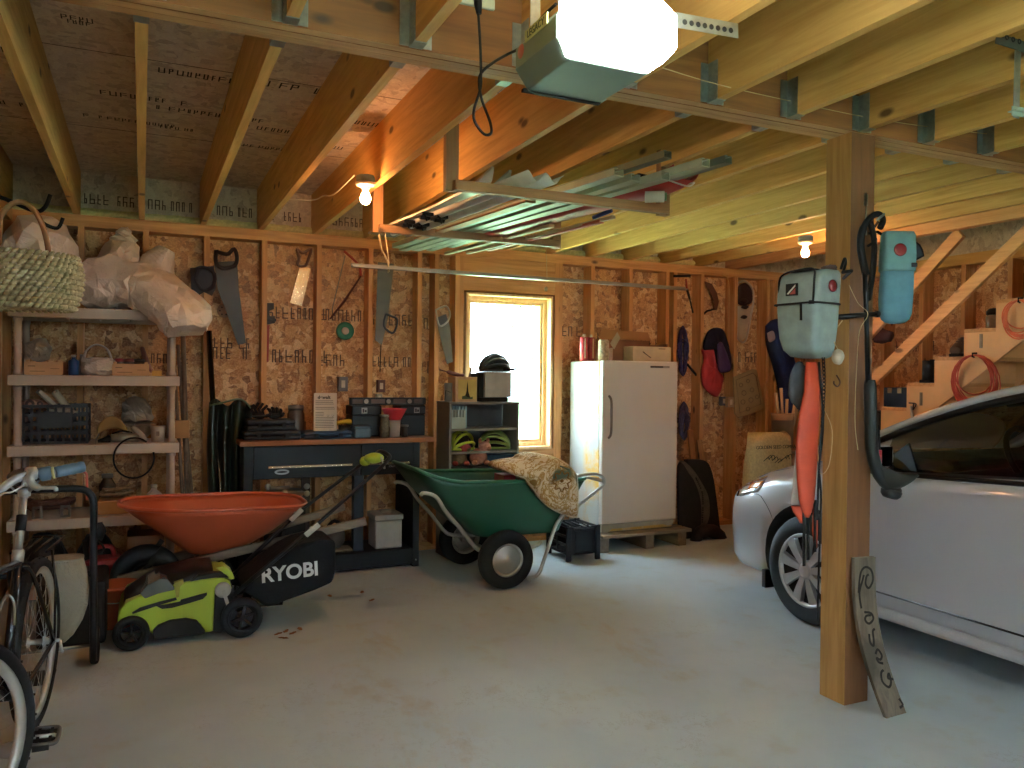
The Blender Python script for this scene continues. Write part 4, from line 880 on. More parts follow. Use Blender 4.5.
elbox(721, 401, .06, .09, '5C5A66', 'dark grey switch box left of the tan one', YO-.02)
b = MB(); b.tube([at(380, 392, Y=YO-.01), at(381, 372, Y=YO-.01), at(383, 340, Y=YS-.0)], .003, 6); b.tube([at(344, 380, Y=YO-.005), at(345, 350, Y=YO-.005)], .003, 6)
b = MB(); b.tube(smooth_path([at(725, 392, Y=YS), at(727, 350, Y=YS-.01), at(729, 300, Y=YS-.01), at(728, 280, Y=YS-.01), at(723, 275, Y=YS-.01)], 6), .0045, 6); tag(b.build('yellow_cable', mt('cable_cream', 'C9A060', .6)), 'cream cable stapled up the stud between sickle and snowshoe', 'cable')
# items right of the fridge
t = wthing('hand_sickle', 'black T-handled tool with red shank hanging above the fridge corner', 'hand tool', 686, 300)
MB().tube([at(674, 276, Y=YS-.02), at(690, 276, Y=YS-.02)], [.013, .013], 10).build('handle', M_blk, t)
MB().tube([at(686, 279, Y=YS-.02), at(687, 290, Y=YS-.02)], .009, 8).build('shank', mt('tool_red', '9A3A2A', .5), t)
MB().tube(smooth_path([at(687, 289, Y=YS-.02), at(690, 300, Y=YS-.02), at(693, 313, Y=YS-.02)], 4), [.012]*4+[.008]*5, 8).build('grip', mt('tool_dark', '2A1C18', .6), t)
t = wthing('sickle', 'rusty curved sickle with a dark handle hanging on the back wall', 'sickle', 712, 310, YO-.03)
C_ = [(704, 281), (712, 284), (717, 293), (719, 302), (717, 310)]; I_ = [(713, 310), (714, 302), (711, 293), (706, 286)]
flat(C_+I_, YO-.03, .004, mt('rust_blade', '6A4030', .6, .4), 'blade', t)
MB().tube([at(715, 309, Y=YO-.03), at(707, 311, Y=YO-.03), at(699, 318, Y=YO-.03)], [.006, .010, .013], 8).build('handle', M_blk, t)
# bundles of climbing rope: looped strands
def rope(x, y, w, h, col, lab, sd, Y=YO-.03):
    rr = random.Random(sd); t = thing('rope_bundle', lab, 'rope', at(x, y+h, Y=Y)); P = []
    for k in range(12):
        for q in range(8):
            a = 2*PI*q/8; P.append(at(x+w*.5*math.cos(a)*rr.uniform(.1, 1.1), y+h/2+h*.5*math.sin(a)*rr.uniform(.85, 1.0), Y=Y-.01-.03*rr.random()))
    MB().tube(smooth_path(P, 3), .008, 6).build('strands', mt('rope_'+col, col, .8, 0, .5, 60), t)
    P = [at(x+w*.45*math.cos(a), y+h*.3+1.5*math.sin(a*3), Y=Y-.03-.02*math.sin(a)) for a in [PI*2*k/20 for k in range(40)]]; MB().tube(P, .008, 6).build('wrap', mt('rope_'+col, col, .8, 0, .5, 60), t)
rope(683, 326, 10, 50, '35305E', 'blue and purple rope bundle hanging beside the fridge top', 1)
rope(684, 402, 10, 38, '3A3358', 'purple rope bundle hanging lower, beside the fridge middle', 2)
b = MB(); b.tube([at(687, 364, Y=YO-.05), at(697, 376, Y=YO-.06)], .012, 8); tag(b.build('short_baton', M_blk), 'short black handle sticking out under the upper purple rope bundle', 'baton')
# jacket / pack: red lower part, navy upper part
t = wthing('life_jacket', 'red and navy life jacket hanging on the back wall stud', 'life jacket', 713, 396)
def cloth(P, Y, d, mat, nm, t, wob=.25, seed=0):
    """a soft lump with the given outline: outline rings inflate toward the viewer"""
    pts = [at(x, y, Y=Y) for x, y in P]; c = sum(pts, Vector())/len(pts); rings = []
    sm = smooth_path(pts+[pts[0]], 4)[:-1]
    for k, (s_, dd) in enumerate(((1, 0), (1.0, .35), (.93, .7), (.78, .92), (.5, 1.05), (.2, 1.0), (.02, 1.0))):
        rings.append([c+(p-c)*s_+Vector((0, -d*dd*(1+wob*noise.noise(p*14+Vector((seed, k*.3, 0)))), 0)) for p in sm])
    b = MB(); b.loft(rings); return b.build(nm, mat, t)
cloth([(701, 350), (708, 346), (716, 347), (720, 355), (716, 362), (718, 372), (722, 380), (717, 396), (710, 394), (702, 385), (701, 370), (703, 360)], YS-.01, .05, mt('jacket_red', 'A8282A', .8, 0, .2, 12, .4), 'front_panel', t, seed=1)
cloth([(707, 332), (713, 328), (722, 330), (727, 345), (730, 362), (729, 371), (718, 372), (714, 360), (712, 348), (704, 350), (703, 343)], YS-.035, .05, mt('jacket_navy', '1E1A30', .8, 0, .2, 12, .4), 'shoulder_panel', t, seed=2)
cloth([(717, 345), (722, 343), (730, 366), (726, 372), (718, 370)], YS-.09, .02, mt('jacket_purple', '3A1E4A', .7), 'side_pocket', t)
# snowshoe
t = wthing('snowshoe', 'white snowshoe with dark bindings hanging upright on the back wall', 'snowshoe', 743, 343)
O_ = [(738, 283), (744, 281), (750, 285), (753, 292), (753, 304), (750, 320), (747, 336), (744, 342), (740, 341), (737, 334), (736, 316), (736, 300), (736, 290)]
YW = YO-.04
MB().tube(smooth_path([at(x, y, Y=YW-.005) for x, y in O_]+[at(*O_[0], Y=YW-.005)], 4)[:-1], .011, 8, closed=True).build('frame', mt('snowshoe_frame', 'C8B8A8', .4, .3), t)
sm = [(x, y) for x, y in [(737, 306), (752, 306), (750, 320), (746, 337), (742, 341), (739, 337), (737, 320)]]
flat(sm, YW, .006, mt('snowshoe_deck', 'C4B09C', .5), 'deck', t)
cloth([(738, 286), (745, 283), (751, 290), (751, 303), (738, 304)], YW-.0, .02, mt('dark_binding', '3A221E', .6), 'toe_deck', t)
for (x, y, r) in ((744, 301, .05), (745, 307, .04), (744, 317, .035)): MB().ell(at(x, y, Y=YW-.03), (r, .025, r*.55), 14, wob=.2).build('binding_strap', mt('binding_brown', '33211E', .6), t)
# framed tray / map pinned to wall
t = wthing('carved_tray', 'brown embossed tray with pale rim leaning on the wall under the snowshoe', 'tray', 747, 418)
rim = [(734, 377), (753, 369), (757, 370), (765, 406), (762, 410), (739, 418), (735, 414)]
flat(rim, YS-.01, .02, mt('tray_tan', 'A08458', .7, 0, .1, 10), 'tray', t, bevel=.006)
b = MB(); rr = random.Random(4)
for (x, y, r) in ((741, 385, 2.4), (748, 381, 2.2), (744, 393, 3), (752, 390, 2.6), (743, 402, 2.8), (751, 400, 3.0), (757, 397, 2.4), (748, 409, 2.5)):
    c = at(x, y, Y=YS-.014); R2 = r*.0078; b.tube([c+Vector((R2*1.2*math.cos(a), 0, R2*math.sin(a))) for a in [2*PI*k/14 for k in range(14)]], .0035, 5, closed=True)
b.build('embossing', mt('tray_brown', '6E5638', .8), t)
b = MB(); b.tube([at(x, y, Y=YS-.016) for x, y in ((736, 380), (753, 373), (756, 376), (761, 404), (740, 413))], .004, 6, closed=True); b.build('inner_line', mt('tray_brown', '6E5638', .8), t)
# blue garment behind the pannier
t = wthing('blue_jacket', 'long navy blue jacket hanging on the wall behind the pannier bag', 'jacket', 785, 410)
cloth([(765, 326), (772, 320), (780, 322), (788, 350), (797, 385), (800, 405), (790, 415), (780, 410), (778, 390), (772, 365), (766, 345)], YS-.01, .10, mt('navy_cloth', '16285A', .8, 0, .25, 12, .4), 'coat', t, seed=5)
cloth([(767, 333), (773, 331), (775, 339), (769, 342)], YS-.125, .006, mt('logo_white', 'B8B0B8', .8), 'emblem', t, wob=0)
# bucket with rolled papers / dowels, seed sack in front of it
by = 5.55; c = at(782, 470, Y=by); c.z = .82
t = thing('cardboard_drum', 'low brown cardboard drum on the floor carrying the bucket of dowels', 'drum', (c.x, by, 0))
MB().lathe([(0, 0), (.19, 0), (.20, .01), (.20, .80), (.19, .815), (0, .815)], (c.x, by, 0), (0, 0, 1), 28).build('drum_body', mt('cardboard_drum', '7A5636', .8), t)
for z in (.02, .78): MB().lathe([(.201, z), (.206, z+.004), (.206, z+.026), (.201, z+.03)], (c.x, by, 0), (0, 0, 1), 28).build('metal_hoop', mt('dull_zinc', '8C7A62', .5, .6), t)
t = thing('bucket', 'pale tan bucket holding wooden dowels behind the burlap sack', 'bucket', (c.x, by, .816))
zt2 = at(782, 415, Y=by).z
MB().lathe([(0, .0), (.085, .0), (.10, zt2-.82), (.105, zt2-.80), (.10, zt2-.80), (.09, .02), (0, .02)], (c.x, by, .816), (0, 0, 1), 28).build('bucket_body', mt('bucket_tan', 'B08A66', .6), t)
for i, (xa, ya, xb, yb) in enumerate(((780, 415, 776, 393), (783, 415, 781, 388), (786, 414, 787, 399), (791, 414, 797, 390), (793, 414, 800, 396))):
    b = MB(); dy = (i % 3)*.03-.03; b.cyl(at(xa, ya+12, Y=by+dy), at(xb, yb, Y=by+dy), .014, n=12); tag(b.build('wooden_dowel', mt('dowel_pale', 'C8A880', .6)), 'pale wooden dowel or rolled tube standing in the tan bucket', 'dowel', 'dowels standing in the bucket')
sx = at(770, 450, Y=5.1).x; t = thing('burlap_sack', 'printed burlap seed sack standing behind the car nose', 'sack', (sx, 5.12, 0))
def sack(u, v):
    a = 2*PI*u; w = .26*(1-.12*max(0, v-.8)*3); z = .97*v+.03*math.sin(a*3)*(v > .9); k = 1+.05*noise.noise(Vector((math.cos(a)*1.5, math.sin(a)*1.5, v*4)))
    lean = -.05*v
    return Vector((sx+w*.85*math.copysign(abs(math.cos(a))**.6, math.cos(a))*k, 5.16+lean+.13*math.copysign(abs(math.sin(a))**.7, math.sin(a))*k*(1-.5*v*v), z))
Msack = mt('burlap', 'C0A878', .95, 0, .15, 60, .5)
b = MB(); b.grid(sack, 40, 20, closeu=True); n = len(b.v); b.f.append([n-40+k for k in range(40)]); b.mi.append(0); b.sm.append(True); b.build('sack_body', Msack, t)
zf = lambda z: 5.16-.05*(z/.88)-.135
Mpr = mt('print_green_black', '2A3A2A', .8)
text('lettering', 'GOLDEN SEED COMPANY', Mpr, t, (sx, 5.0, .88), .040, (1, 0, 0), (0, 0, 1))
b = MB()
for k in range(9): b.tube(smooth_path([Vector((sx-.16+k*.03, 4.998, .77+.02*math.sin(k))), Vector((sx-.12+k*.03, 4.992, .80+.02*math.sin(k))), Vector((sx-.10+k*.03, 4.998, .78))], 4), .003, 5)
b.build('printed_emblem', Mpr, t)
# small label card (second) and long lumber leaning in the corner
for i, (xa, ya, xb, yb) in enumerate(((700, 540, 690, 430), (707, 540, 704, 452), (712, 535, 699, 440))):
    A_ = at(xa, ya, Y=6.05); A_.z = .001; b = MB(); B_ = at(xb, yb, Y=YS-.03); b.beam(A_, B_, .06, .02, (0, 1, 0)); tag(b.build('leaning_plank', wood('plank_old', 'A87848', '7A5230', 'Z')), ('tall brown plank leaning in the corner, leftmost of three', 'short brown plank leaning in the corner, rightmost of three', 'middle brown plank leaning right of the rolled carpet')[i], 'plank')
# ------------------------------------------------------------------ plastic shelving in the left corner
Mpl = mt('shelf_plastic', 'B9A594', .5, 0, .06, 8)
SY0, SY1, SXL, SXR = 5.72, 6.20, -.745, .225
t = thing('shelving_unit', 'beige plastic five-tier shelving unit in the back left corner', 'shelving unit', ((SXL+SXR)/2, (SY0+SY1)/2, 0))
LV = [.02, .445, .905, 1.342, 1.765]; TH = .065; TOP = [z+TH for z in LV]
for z in LV:
    b = MB(); b.box(SXL, SXR, SY0, SY0+.02, z, z+TH); b.box(SXL, SXR, SY1-.02, SY1, z, z+TH); b.box(SXL, SXL+.02, SY0+.02, SY1-.02, z, z+TH); b.box(SXR-.02, SXR, SY0+.02, SY1-.02, z, z+TH); b.box(SXL+.02, SXR-.02, SY0+.02, SY1-.02, z+TH-.012, z+TH)
    for k in range(5): b.box(SXL+.1+k*.19, SXL+.11+k*.19, SY0+.02, SY1-.02, z+.01, z+TH-.012)
    b.build('shelf', Mpl, t, bevel=.004)
for x in (SXL+.05, SXR-.045):
    for y in (SY0+.045, SY1-.045):
        for a, c in zip(TOP[:-1], LV[1:]): MB().lathe([(0, a), (.026, a), (.026, a+.02), (.021, a+.03), (.021, c-.03), (.026, c-.02), (.026, c), (0, c)], (x, y, 0), (0, 0, 1), 20).build('post', Mpl, t)
# crumpled cloth or plastic sack: lumpy closed surface following a spine
def sack_mesh(spine, radii, squash, seed, n=18, amp=.18, fold=9):
    n = min(n, 20); rj = random.Random(seed); P = smooth_path(spine, 3); m = len(P); b = MB(); rings = []
    for i, p in enumerate(P):
        k = i/(m-1); T = (P[min(i+1, m-1)]-P[max(i-1, 0)]).normalized(); q = k*(len(radii)-1); j = min(int(q), len(radii)-2); r = radii[j]+(radii[j+1]-radii[j])*(q-j)
        u = Vector((0, 0, 1)); u = (u-T*u.dot(T))
        u = u.normalized() if u.length > .05 else Vector((0, 1, 0)); w = T.cross(u); R2 = []
        for a_ in range(n):
            a = 2*PI*a_/n; d = u*math.cos(a)*squash+w*math.sin(a); s0 = p+d*r
            f = 1+amp*noise.noise(s0*4+Vector((seed, 0, 0)))*1.6+amp*2.4*(.22-abs(noise.noise(s0*5.5+Vector((0, seed, 0)))))+amp*1.0*(.2-abs(noise.noise(s0*12+Vector((seed, seed, 0)))))
            R2.append(p+d*r*f*(1+rj.uniform(-.05, .05))+T*r*rj.uniform(-.12, .12))
        rings.append(R2)
    b.loft(rings, smooth=False)
    tri = []; mi = []
    for f_ in b.f:
        if len(f_) == 4: tri += ([[f_[0], f_[1], f_[2]], [f_[0], f_[2], f_[3]]] if (f_[0]+seed) % 2 else [[f_[0], f_[1], f_[3]], [f_[1], f_[2], f_[3]]])
        else: tri.append(f_)
    b.f = tri; b.mi = [0]*len(tri); b.sm = [False]*len(tri); return b
def cloth_mat(nm, col, rough=.55, trans=0, ridges=3.0):
    if nm in _mc: return _mc[nm]
    s = NT(nm); v = s.coord(); n = s.noise(v, ridges, 5, .55, 1.2); vo = s.new('TexVoronoi', feature='DISTANCE_TO_EDGE'); vo.inputs['Scale'].default_value = 9; s.l(n.outputs['Color'], vo.inputs['Vector'])
    s.set(Base_Color=lin(col), Roughness=rough, Transmission_Weight=trans); m = s.new('Math', operation='ADD'); s.l(n.outputs[0], m.inputs[0]); s.l(vo.outputs['Distance'], m.inputs[1]); s.bump(m.outputs[0], .45, .02); _mc[nm] = s.m; return s.m
Mbag = cloth_mat('white_sack', 'EEE2D6')
q = lambda x, y, Y=5.9: at(x, y, Y=Y)
zt = TOP[4]
tag(sack_mesh([q(28, 302, 5.98), q(38, 275, 5.98), q(46, 245, 5.97), q(58, 222, 5.97)], [.22, .27, .28, .22, .06], .95, 3, n=44, amp=.16).build('white_sack', Mbag), 'big upright white sack on the shelf top behind the woven basket', 'sack')
tag(sack_mesh([q(110, 285, 6.08), q(118, 262, 6.08), q(125, 245, 6.08), q(124, 228, 6.08)], [.14, .16, .12, .03], .8, 8, amp=.16).build('white_sack', Mbag), 'small white sack with a pointed tip, behind the long drooping one', 'sack')
tag(sack_mesh([q(148, 282, 6.12), q(158, 265, 6.12), q(166, 250, 6.12)], [.10, .12, .07], .8, 15, amp=.3).build('white_sack', Mbag), 'crumpled white sack end behind the drooping sack, at its right', 'sack')
tag(sack_mesh([q(72, 290, 5.92), q(92, 285, 5.92), q(118, 283, 5.90), q(142, 285, 5.85), q(160, 292, 5.78), q(176, 306, 5.66), q(186, 322, 5.60), q(189, 331, 5.58)], [.10, .21, .235, .22, .21, .20, .205, .20, .15], .72, 21, n=44, amp=.16).build('white_sack', cloth_mat('white_sack_b', 'F0E4D8', ridges=4)), 'long white sack slumped over the right end of the shelf top', 'sack')
# woven basket hung from the left wall on a black hook
bc = Vector((-.528, 4.45, 0)); zb0, zb1 = at(6, 309, Y=4.45).z, at(6, 258, Y=4.45).z
t = thing('woven_basket', 'large coarse woven seagrass basket with bent wooden handle hanging at the left wall', 'basket', (bc.x, bc.y, zb0))
Mw = mt('seagrass', 'B9B089', .9, 0, .28, 45, .6); b = MB(); rowsn = 11; RB = .25
def bask(th, v): return Vector((bc.x+(RB-.03+.035*math.sin(v*PI*.8))*math.cos(th), bc.y+(RB-.03+.035*math.sin(v*PI*.8))*.8*math.sin(th), zb0+(zb1-zb0)*v))
for i in range(rowsn):
    v = i/(rowsn-1); N = 50
    for k in range(N):
        th = 2*PI*(k+.5*(i % 2))/N; p0 = bask(th, v); p1 = bask(th+2*PI/N*1.1, v+.10); out = Vector((math.cos(th), math.sin(th), 0))*.010
        b.tube([p0, (p0+p1)/2+out, p1], [.006, .0125, .006], 6)
b.lathe([(0, zb0+.01), (RB-.04, zb0+.01)], (bc.x, bc.y, 0), (0, 0, 1), 30)
b.build('basket_body', Mw, t)
MB().tube(smooth_path([Vector((bc.x+(RB-.13)*math.cos(a), bc.y-.0, zb1-.03+.30*math.sin(a))) for a in [PI*k/10 for k in range(11)]], 3), .013, 10).build('handle', mt('bent_wood', '8A5E38', .5, 0, .2, 12), t)
hk = Vector((bc.x+.0, bc.y, zb1-.03+.30+.004)); b = MB(); b.tube(smooth_path([Vector((XL-.0, bc.y+.04, hk.z+.03)), hk+Vector((-.1, .04, .02)), hk+Vector((.05, .03, -.035)), hk+Vector((.10, .0, -.02)), hk+Vector((.125, -.02, .04))], 5), .010, 8); b.tube(smooth_path([hk+Vector((.05, .03, -.035)), hk+Vector((.09, .03, -.09)), hk+Vector((.15, .03, -.11)), hk+Vector((.175, .02, -.06))], 5), .009, 8)
tag(b.build('wall_hook', M_blk), 'black double-pronged wall hook carrying the woven basket', 'hook')
# shelf contents -------------------------------------------------- tier below the top
def crate(nm, lab, x0, x1, y0, z0, d, h, col, cat='crate'):
    t = thing(nm, lab, cat, ((x0+x1)/2, y0+d/2, z0)); m = mt('crate_'+col, col, .7, 0, .12, 9)
    MB().box(x0, x1, y0, y0+.006, z0+.004, z0+h*.86).build('front_panel', m, t); MB().box(x0, x1, y0+d-.006, y0+d, z0+.004, z0+h*.86).build('rear_panel', m, t)
    b = MB(); b.box(x0, x0+.006, y0+.006, y0+d-.006, z0+.004, z0+h*.86); b.box(x0+.006, x1-.006, y0+.006, y0+d-.006, z0, z0+.006); b.box(x1-.006, x1, y0+.006, y0+d-.006, z0+.004, z0+h*.86); b.build('tray', m, t)
    for x in (x0+.007, x1-.027):
        for y in (y0+.007, y0+d-.027): MB().box(x, x+.02, y, y+.02, z0+.006, z0+h).build('corner_post', m, t)
    b = MB(); b.box(x0+.02, x0+.06, y0-.0006, y0, z0+h*.55, z0+h*.62); b.box(x0+.03, x1-.1, y0-.0006, y0, z0+h*.22, z0+h*.27); b.box(x1-.07, x1-.02, y0-.0006, y0, z0+h*.4, z0+h*.44); b.build('faint_print', mt('print_brown', '8A6A4C', .8), t)
    return t
sy = SY0+.10; X_ = lambda px, Y=sy: at(px, 370, Y=Y).x; z2 = TOP[3]+.001
crate('fruit_crate', 'small pale wooden fruit crate at the left of the second tier', X_(24), X_(63), sy, z2, .28, .095, 'C99A6C')
crate('fruit_crate', 'small pale wooden fruit crate with red lids, right part of the second tier', X_(112), X_(149), sy, z2, .28, .09, 'C99A6C')
Mclear = cloth_mat('clear_bag', 'B8AA9A', .3, .45)
tag(sack_mesh([Vector((X_(30), sy+.14, z2+.10)), Vector((X_(38), sy+.14, z2+.17)), Vector((X_(46), sy+.14, z2+.20))], [.06, .10, .08, .05], .8, 5).build('clear_bag', Mclear), 'clear plastic bag stuffed in the left fruit crate', 'plastic bag')
t = thing('blue_bottle', 'small blue plastic bottle between the fruit crate and the white bag', 'bottle', (X_(73), sy+.05, z2)); MB().lathe([(0, 0), (.028, 0), (.03, .01), (.03, .09), (.012, .105), (.012, .115)], (X_(73), sy+.05, z2), (0, 0, 1), 20).build('bottle_body', mt('blue_bottle', '1F4272', .4), t); MB().lathe([(0, .115), (.014, .115), (.014, .13), (0, .132)], (X_(73), sy+.05, z2), (0, 0, 1), 16).build('cap', mt('white_cap', 'A8A098', .5), t)
t = thing('white_bottle', 'narrow white bottle standing beside the blue bottle', 'bottle', (X_(81), sy+.08, z2)); MB().lathe([(0, 0), (.02, 0), (.021, .09), (.01, .11), (.01, .12), (0, .12)], (X_(81), sy+.08, z2), (0, 0, 1), 18).build('bottle_body', mt('white_hdpe', 'A8A098', .5), t); MB().cyl((X_(81), sy+.08, z2+.12), (X_(81), sy+.08, z2+.135), .012, n=14).build('cap', mt('white_cap', 'A8A098', .5), t)
t = thing('grocery_bag', 'knotted white plastic grocery bag in the middle of the second tier', 'plastic bag', (X_(97), sy+.06, z2))
sack_mesh([Vector((X_(97), sy+.06, z2+.002)), Vector((X_(97), sy+.06, z2+.06)), Vector((X_(97), sy+.06, z2+.11))], [.07, .10, .098, .09], 1, 11, amp=.1).build('bag_body', cloth_mat('white_poly', 'C8B8AC', .35, .1), t)
MB().tube(smooth_path([Vector((X_(83), sy+.04, z2+.09)), Vector((X_(86), sy+.04, z2+.16)), Vector((X_(96), sy+.04, z2+.20)), Vector((X_(107), sy+.04, z2+.17)), Vector((X_(112), sy+.04, z2+.09))], 5), [.02]*5+[.014]*11+[.02]*5, 8, sx=.4).build('bag_handle', cloth_mat('white_poly', 'C8B8AC', .35, .1), t)
for i, (px, col, lab) in enumerate(((119, '7A1A1C', 'red lidded jar in the right fruit crate, at its left'), (129, '7A2A22', 'red lidded jar in the middle of the right fruit crate'), (139, '4A3A36', 'dark lidded jar in the right fruit crate'))):
    t = thing('lidded_jar', lab, 'jar', (X_(px), sy+.10, z2+.007)); MB().lathe([(0, 0), (.032, 0), (.034, .07), (.03, .085)], (X_(px), sy+.10, z2+.007), (0, 0, 1), 18).build('jar_glass', mt('jar_glass', '6E5A4E', .2), t); MB().lathe([(.03, .085), (.034, .086), (.034, .105), (0, .107)], (X_(px), sy+.10, z2+.007), (0, 0, 1), 18).build('lid', mt('lid_'+col, col, .4), t)
b = MB(); x = X_(157); b.box(x-.03, x+.03, sy, sy+.05, z2, z2+.035); o = b.build('yellow_box', mt('yellow_card', 'D8A24A', .6), bevel=.002); tag(o, 'tiny yellow cardboard box at the right end of the second tier', 'box')
MB().tube([Vector((X_(142), sy+.2, z2+.19)), Vector((X_(146), sy+.15, z2+.10)), Vector((X_(152), sy+.1, z2+.03))], [.014, .02, .012], 8).build('pink_tool', mt('dusty_pink', '9A6A60', .6)); tag(bpy.context.scene.objects['pink_tool'], 'dusty pink plastic spoon-like tool leaning beside the yellow box', 'tool')
# third tier
z3 = TOP[2]+.001; X3 = lambda px, Y=sy: at(px, 440, Y=Y).x
t = thing('milk_crate', 'black plastic milk crate filled with tubes and pipe pieces on the third tier', 'crate', ((X3(22)+X3(88))/2, sy+.14, z3)); xa, xb = X3(22), X3(88); h = .25
Mmc = mt('crate_black', '1A1819', .5, 0, .1, 20)
for (u0, u1, y) in ((xa, xb, sy), (xa, xb, sy+.29)):
    b = MB()
    for k in range(5): z = z3+k*(h-.02)/4; b.box(u0, u1, y, y+.012, z, z+.018)
    for k in range(9): x = u0+(u1-u0-.014)*k/8; b.box(x, x+.014, y+.001, y+.011, z3+.001, z3+h)
    b.box(u0+.1, u1-.1, y-.001, y+.013, z3+.10, z3+.20); b.build('side_grid', Mmc, t)
b = MB()
for x in (xa, xb-.012):
    for k in range(5): z = z3+k*(h-.02)/4; b.box(x, x+.012, sy+.012, sy+.29, z, z+.018)
b.box(xa, xb, sy+.012, sy+.29, z3, z3+.01); b.build('side_grid', Mmc, t)
for i, (px, col, r) in enumerate(((17, '6E4A38', .026), (30, '9A7058', .034), (40, '8A5E48', .022))):
    c = at(px, 404, Y=sy+.02); L_ = Vector((.05, .26, -.02)); t = thing('rolled_mat', ['small dark brown roll lying at the left of the milk crate top', 'larger tan roll showing its spiral end on the milk crate', 'narrow brown roll lying right of the larger tan roll'][i], 'roll', c)
    MB().cyl(c, c+L_, r, n=18).build('roll_body', mt('roll_'+col, col, .8), t); MB().lathe([(r*.3, .002), (r*.4, .003), (r*.75, .003), (r*.8, .002), (r*.55, .001)], c, (-.05, -.26, .02), 18).build('end_spiral', mt('roll_dark', '3A241C', .8), t)
for i, (a, c, r) in enumerate((((38, 391), (62, 412), .016), ((55, 392), (72, 413), .022), ((48, 410), (78, 412), .013))):
    b = MB(); p0 = at(*a, Y=sy+.03); p1 = at(*c, Y=sy+.12); b.beam(p0, p1, r*2.2, r*1.3) if i != 1 else b.lathe([(r*.8, 0), (r, 0), (r, (p1-p0).length), (r*.8, (p1-p0).length), (r*.8, 0)], p0, p1-p0, 16)
    tag(b.build('white_pipe', mt('ivory_plastic', 'BFB29C', .5)), ['flat ivory plastic strip leaning out of the milk crate', 'round ivory pipe piece leaning beside the flat strip', 'short ivory pipe lying across the milk crate top'][i], 'pipe')
c = Vector((X3(110), sy+.10, z3)); t = thing('hand_trowel', 'tan scoop-shaped blade with a thin wire handle standing on the third tier', 'scoop', c)
def scp(u, v): return at(97+30*u, 437-20*math.sin(PI*(.15+u*.75))*(.35+.65*v)-u*3, Y=sy+.10-.05*math.sin(PI*u)*v)
MB().grid(scp, 12, 6).build('blade', mt('tan_blade', 'A8844C', .5), t, solid=.004)
MB().tube(smooth_path([at(99, 434, Y=sy-.0), at(96, 440, Y=sy-.05), at(95, 447, Y=sy-.105)], 4), .003, 6).build('wire', mt('pale_wire', '9A928A', .4, .5), t)
t = thing('rotary_tool', 'silver-grey power tool with black nose lying on the third tier', 'power tool', Vector((X3(120), sy+.08, z3)))
p = lambda x, y, Y=sy+.06: at(x, y, Y=Y); MB().tube([p(111, 438), p(118, 438), p(130, 437), p(139, 438)], [.026, .033, .031, .024], 16).build('body', mt('tool_silver', '8A8878', .35, .5), t)
MB().tube([p(98, 442), p(104, 441), p(111, 438)], [.014, .022, .024], 14).build('nose', M_blk, t); MB().tube(smooth_path([p(112, 434), p(122, 431), p(132, 433)], 3), .006, 6).build('switch_bar', M_blk, t)
tag(MB().tube([p(132, 427), p(140, 434), p(146, 441)], [.018, .020, .018], 14).build('paper_roll', mt('dull_white', 'A09890', .6)), 'grey-white rolled tube leaning on the power tool', 'roll')
c = Vector((X3(158), sy+.04, z3)); t = thing('plastic_cup', 'cream plastic cup near the right post on the third tier', 'cup', c); MB().lathe([(0, 0), (.04, 0), (.047, .10), (.05, .105), (.045, .105), (.038, .008), (0, .008)], c, (0, 0, 1), 22).build('cup_body', mt('cream_plastic', 'BFA992', .5), t); b = MB(); b.box(c.x-.012, c.x+.008, c.y-.048, c.y-.044, c.z+.04, c.z+.07); b.build('label', mt('label_tan', '8A7460', .6), t)
tag(sack_mesh([p(135, 438, sy+.22), p(138, 424, sy+.22), p(136, 410, sy+.22), p(128, 400, sy+.24)], [.09, .12, .10, .05], .8, 31, amp=.25).build('clear_bag', Mclear), 'crumpled clear plastic bag behind the power tool on the third tier', 'plastic bag')
c = at(176, 441, Y=sy+.25); tag(MB().box(c.x-.05, c.x+.085, c.y, c.y+.12, LV[2]+.068, LV[2]+.19).build('cardboard_box', mt('cardboard', 'A87848', .8, 0, .1, 8), bevel=.003), 'small cardboard box sticking past the right end of the third tier', 'box')
b = MB(); c = at(134, 458, Y=SY0-.02); b.tube([c+Vector((.118*math.cos(a), .0-.01*math.sin(a), -.0+.13*math.sin(a))) for a in [2*PI*k/30+.9 for k in range(28)]], .006, 8); tag(b.build('rubber_loop', M_blk), 'black rubber loop hanging off the front of the third tier', 'hose')
# fourth tier
z4 = TOP[1]+.001; X4 = lambda px, Y=sy: at(px, 500, Y=Y).x
o = MB().box(X4(98), X4(136), sy-.03, sy+.25, z4, z4+.085).build('cardboard_box', mt('cardboard', 'A87848', .8, 0, .1, 8), bevel=.003); tag(o, 'flat open cardboard box under the rope heap on the fourth tier', 'box')
rr = random.Random(9); P = []
for k in range(60): a = k*1.25; P.append(Vector((X4(117)+.11*rr.uniform(.3, 1)*math.cos(a), sy+.10+.08*rr.uniform(.3, 1)*math.sin(a), z4+.098+.03*rr.random()+.0006*k)))
tag(MB().tube(smooth_path(P, 4), .009, 6).build('rope_heap', mt('jute_rope', '8E7454', .9, 0, .2, 50, .5)), 'heap of tan rope on the flat cardboard box of the fourth tier', 'rope')
c = Vector((X4(154), sy-.01, z4)); t = thing('detergent_bottle', 'white jug with a blue and red label on the fourth tier', 'bottle', c)
b = MB(); b.loft([[c+Vector((w*math.copysign(abs(math.cos(a))**.6, math.cos(a)), .035*math.copysign(abs(math.sin(a))**.6, math.sin(a)), z)) for a in [2*PI*k/24 for k in range(24)]] for z, w in ((0, .05), (.01, .054), (.09, .055), (.12, .045), (.14, .02), (.155, .017))]); b.build('jug', mt('jug_white', 'C8B8AC', .4), t)
MB().lathe([(0, .155), (.02, .155), (.02, .18), (0, .182)], c, (0, 0, 1), 16).build('cap', mt('white_cap', 'A8A098', .5), t)
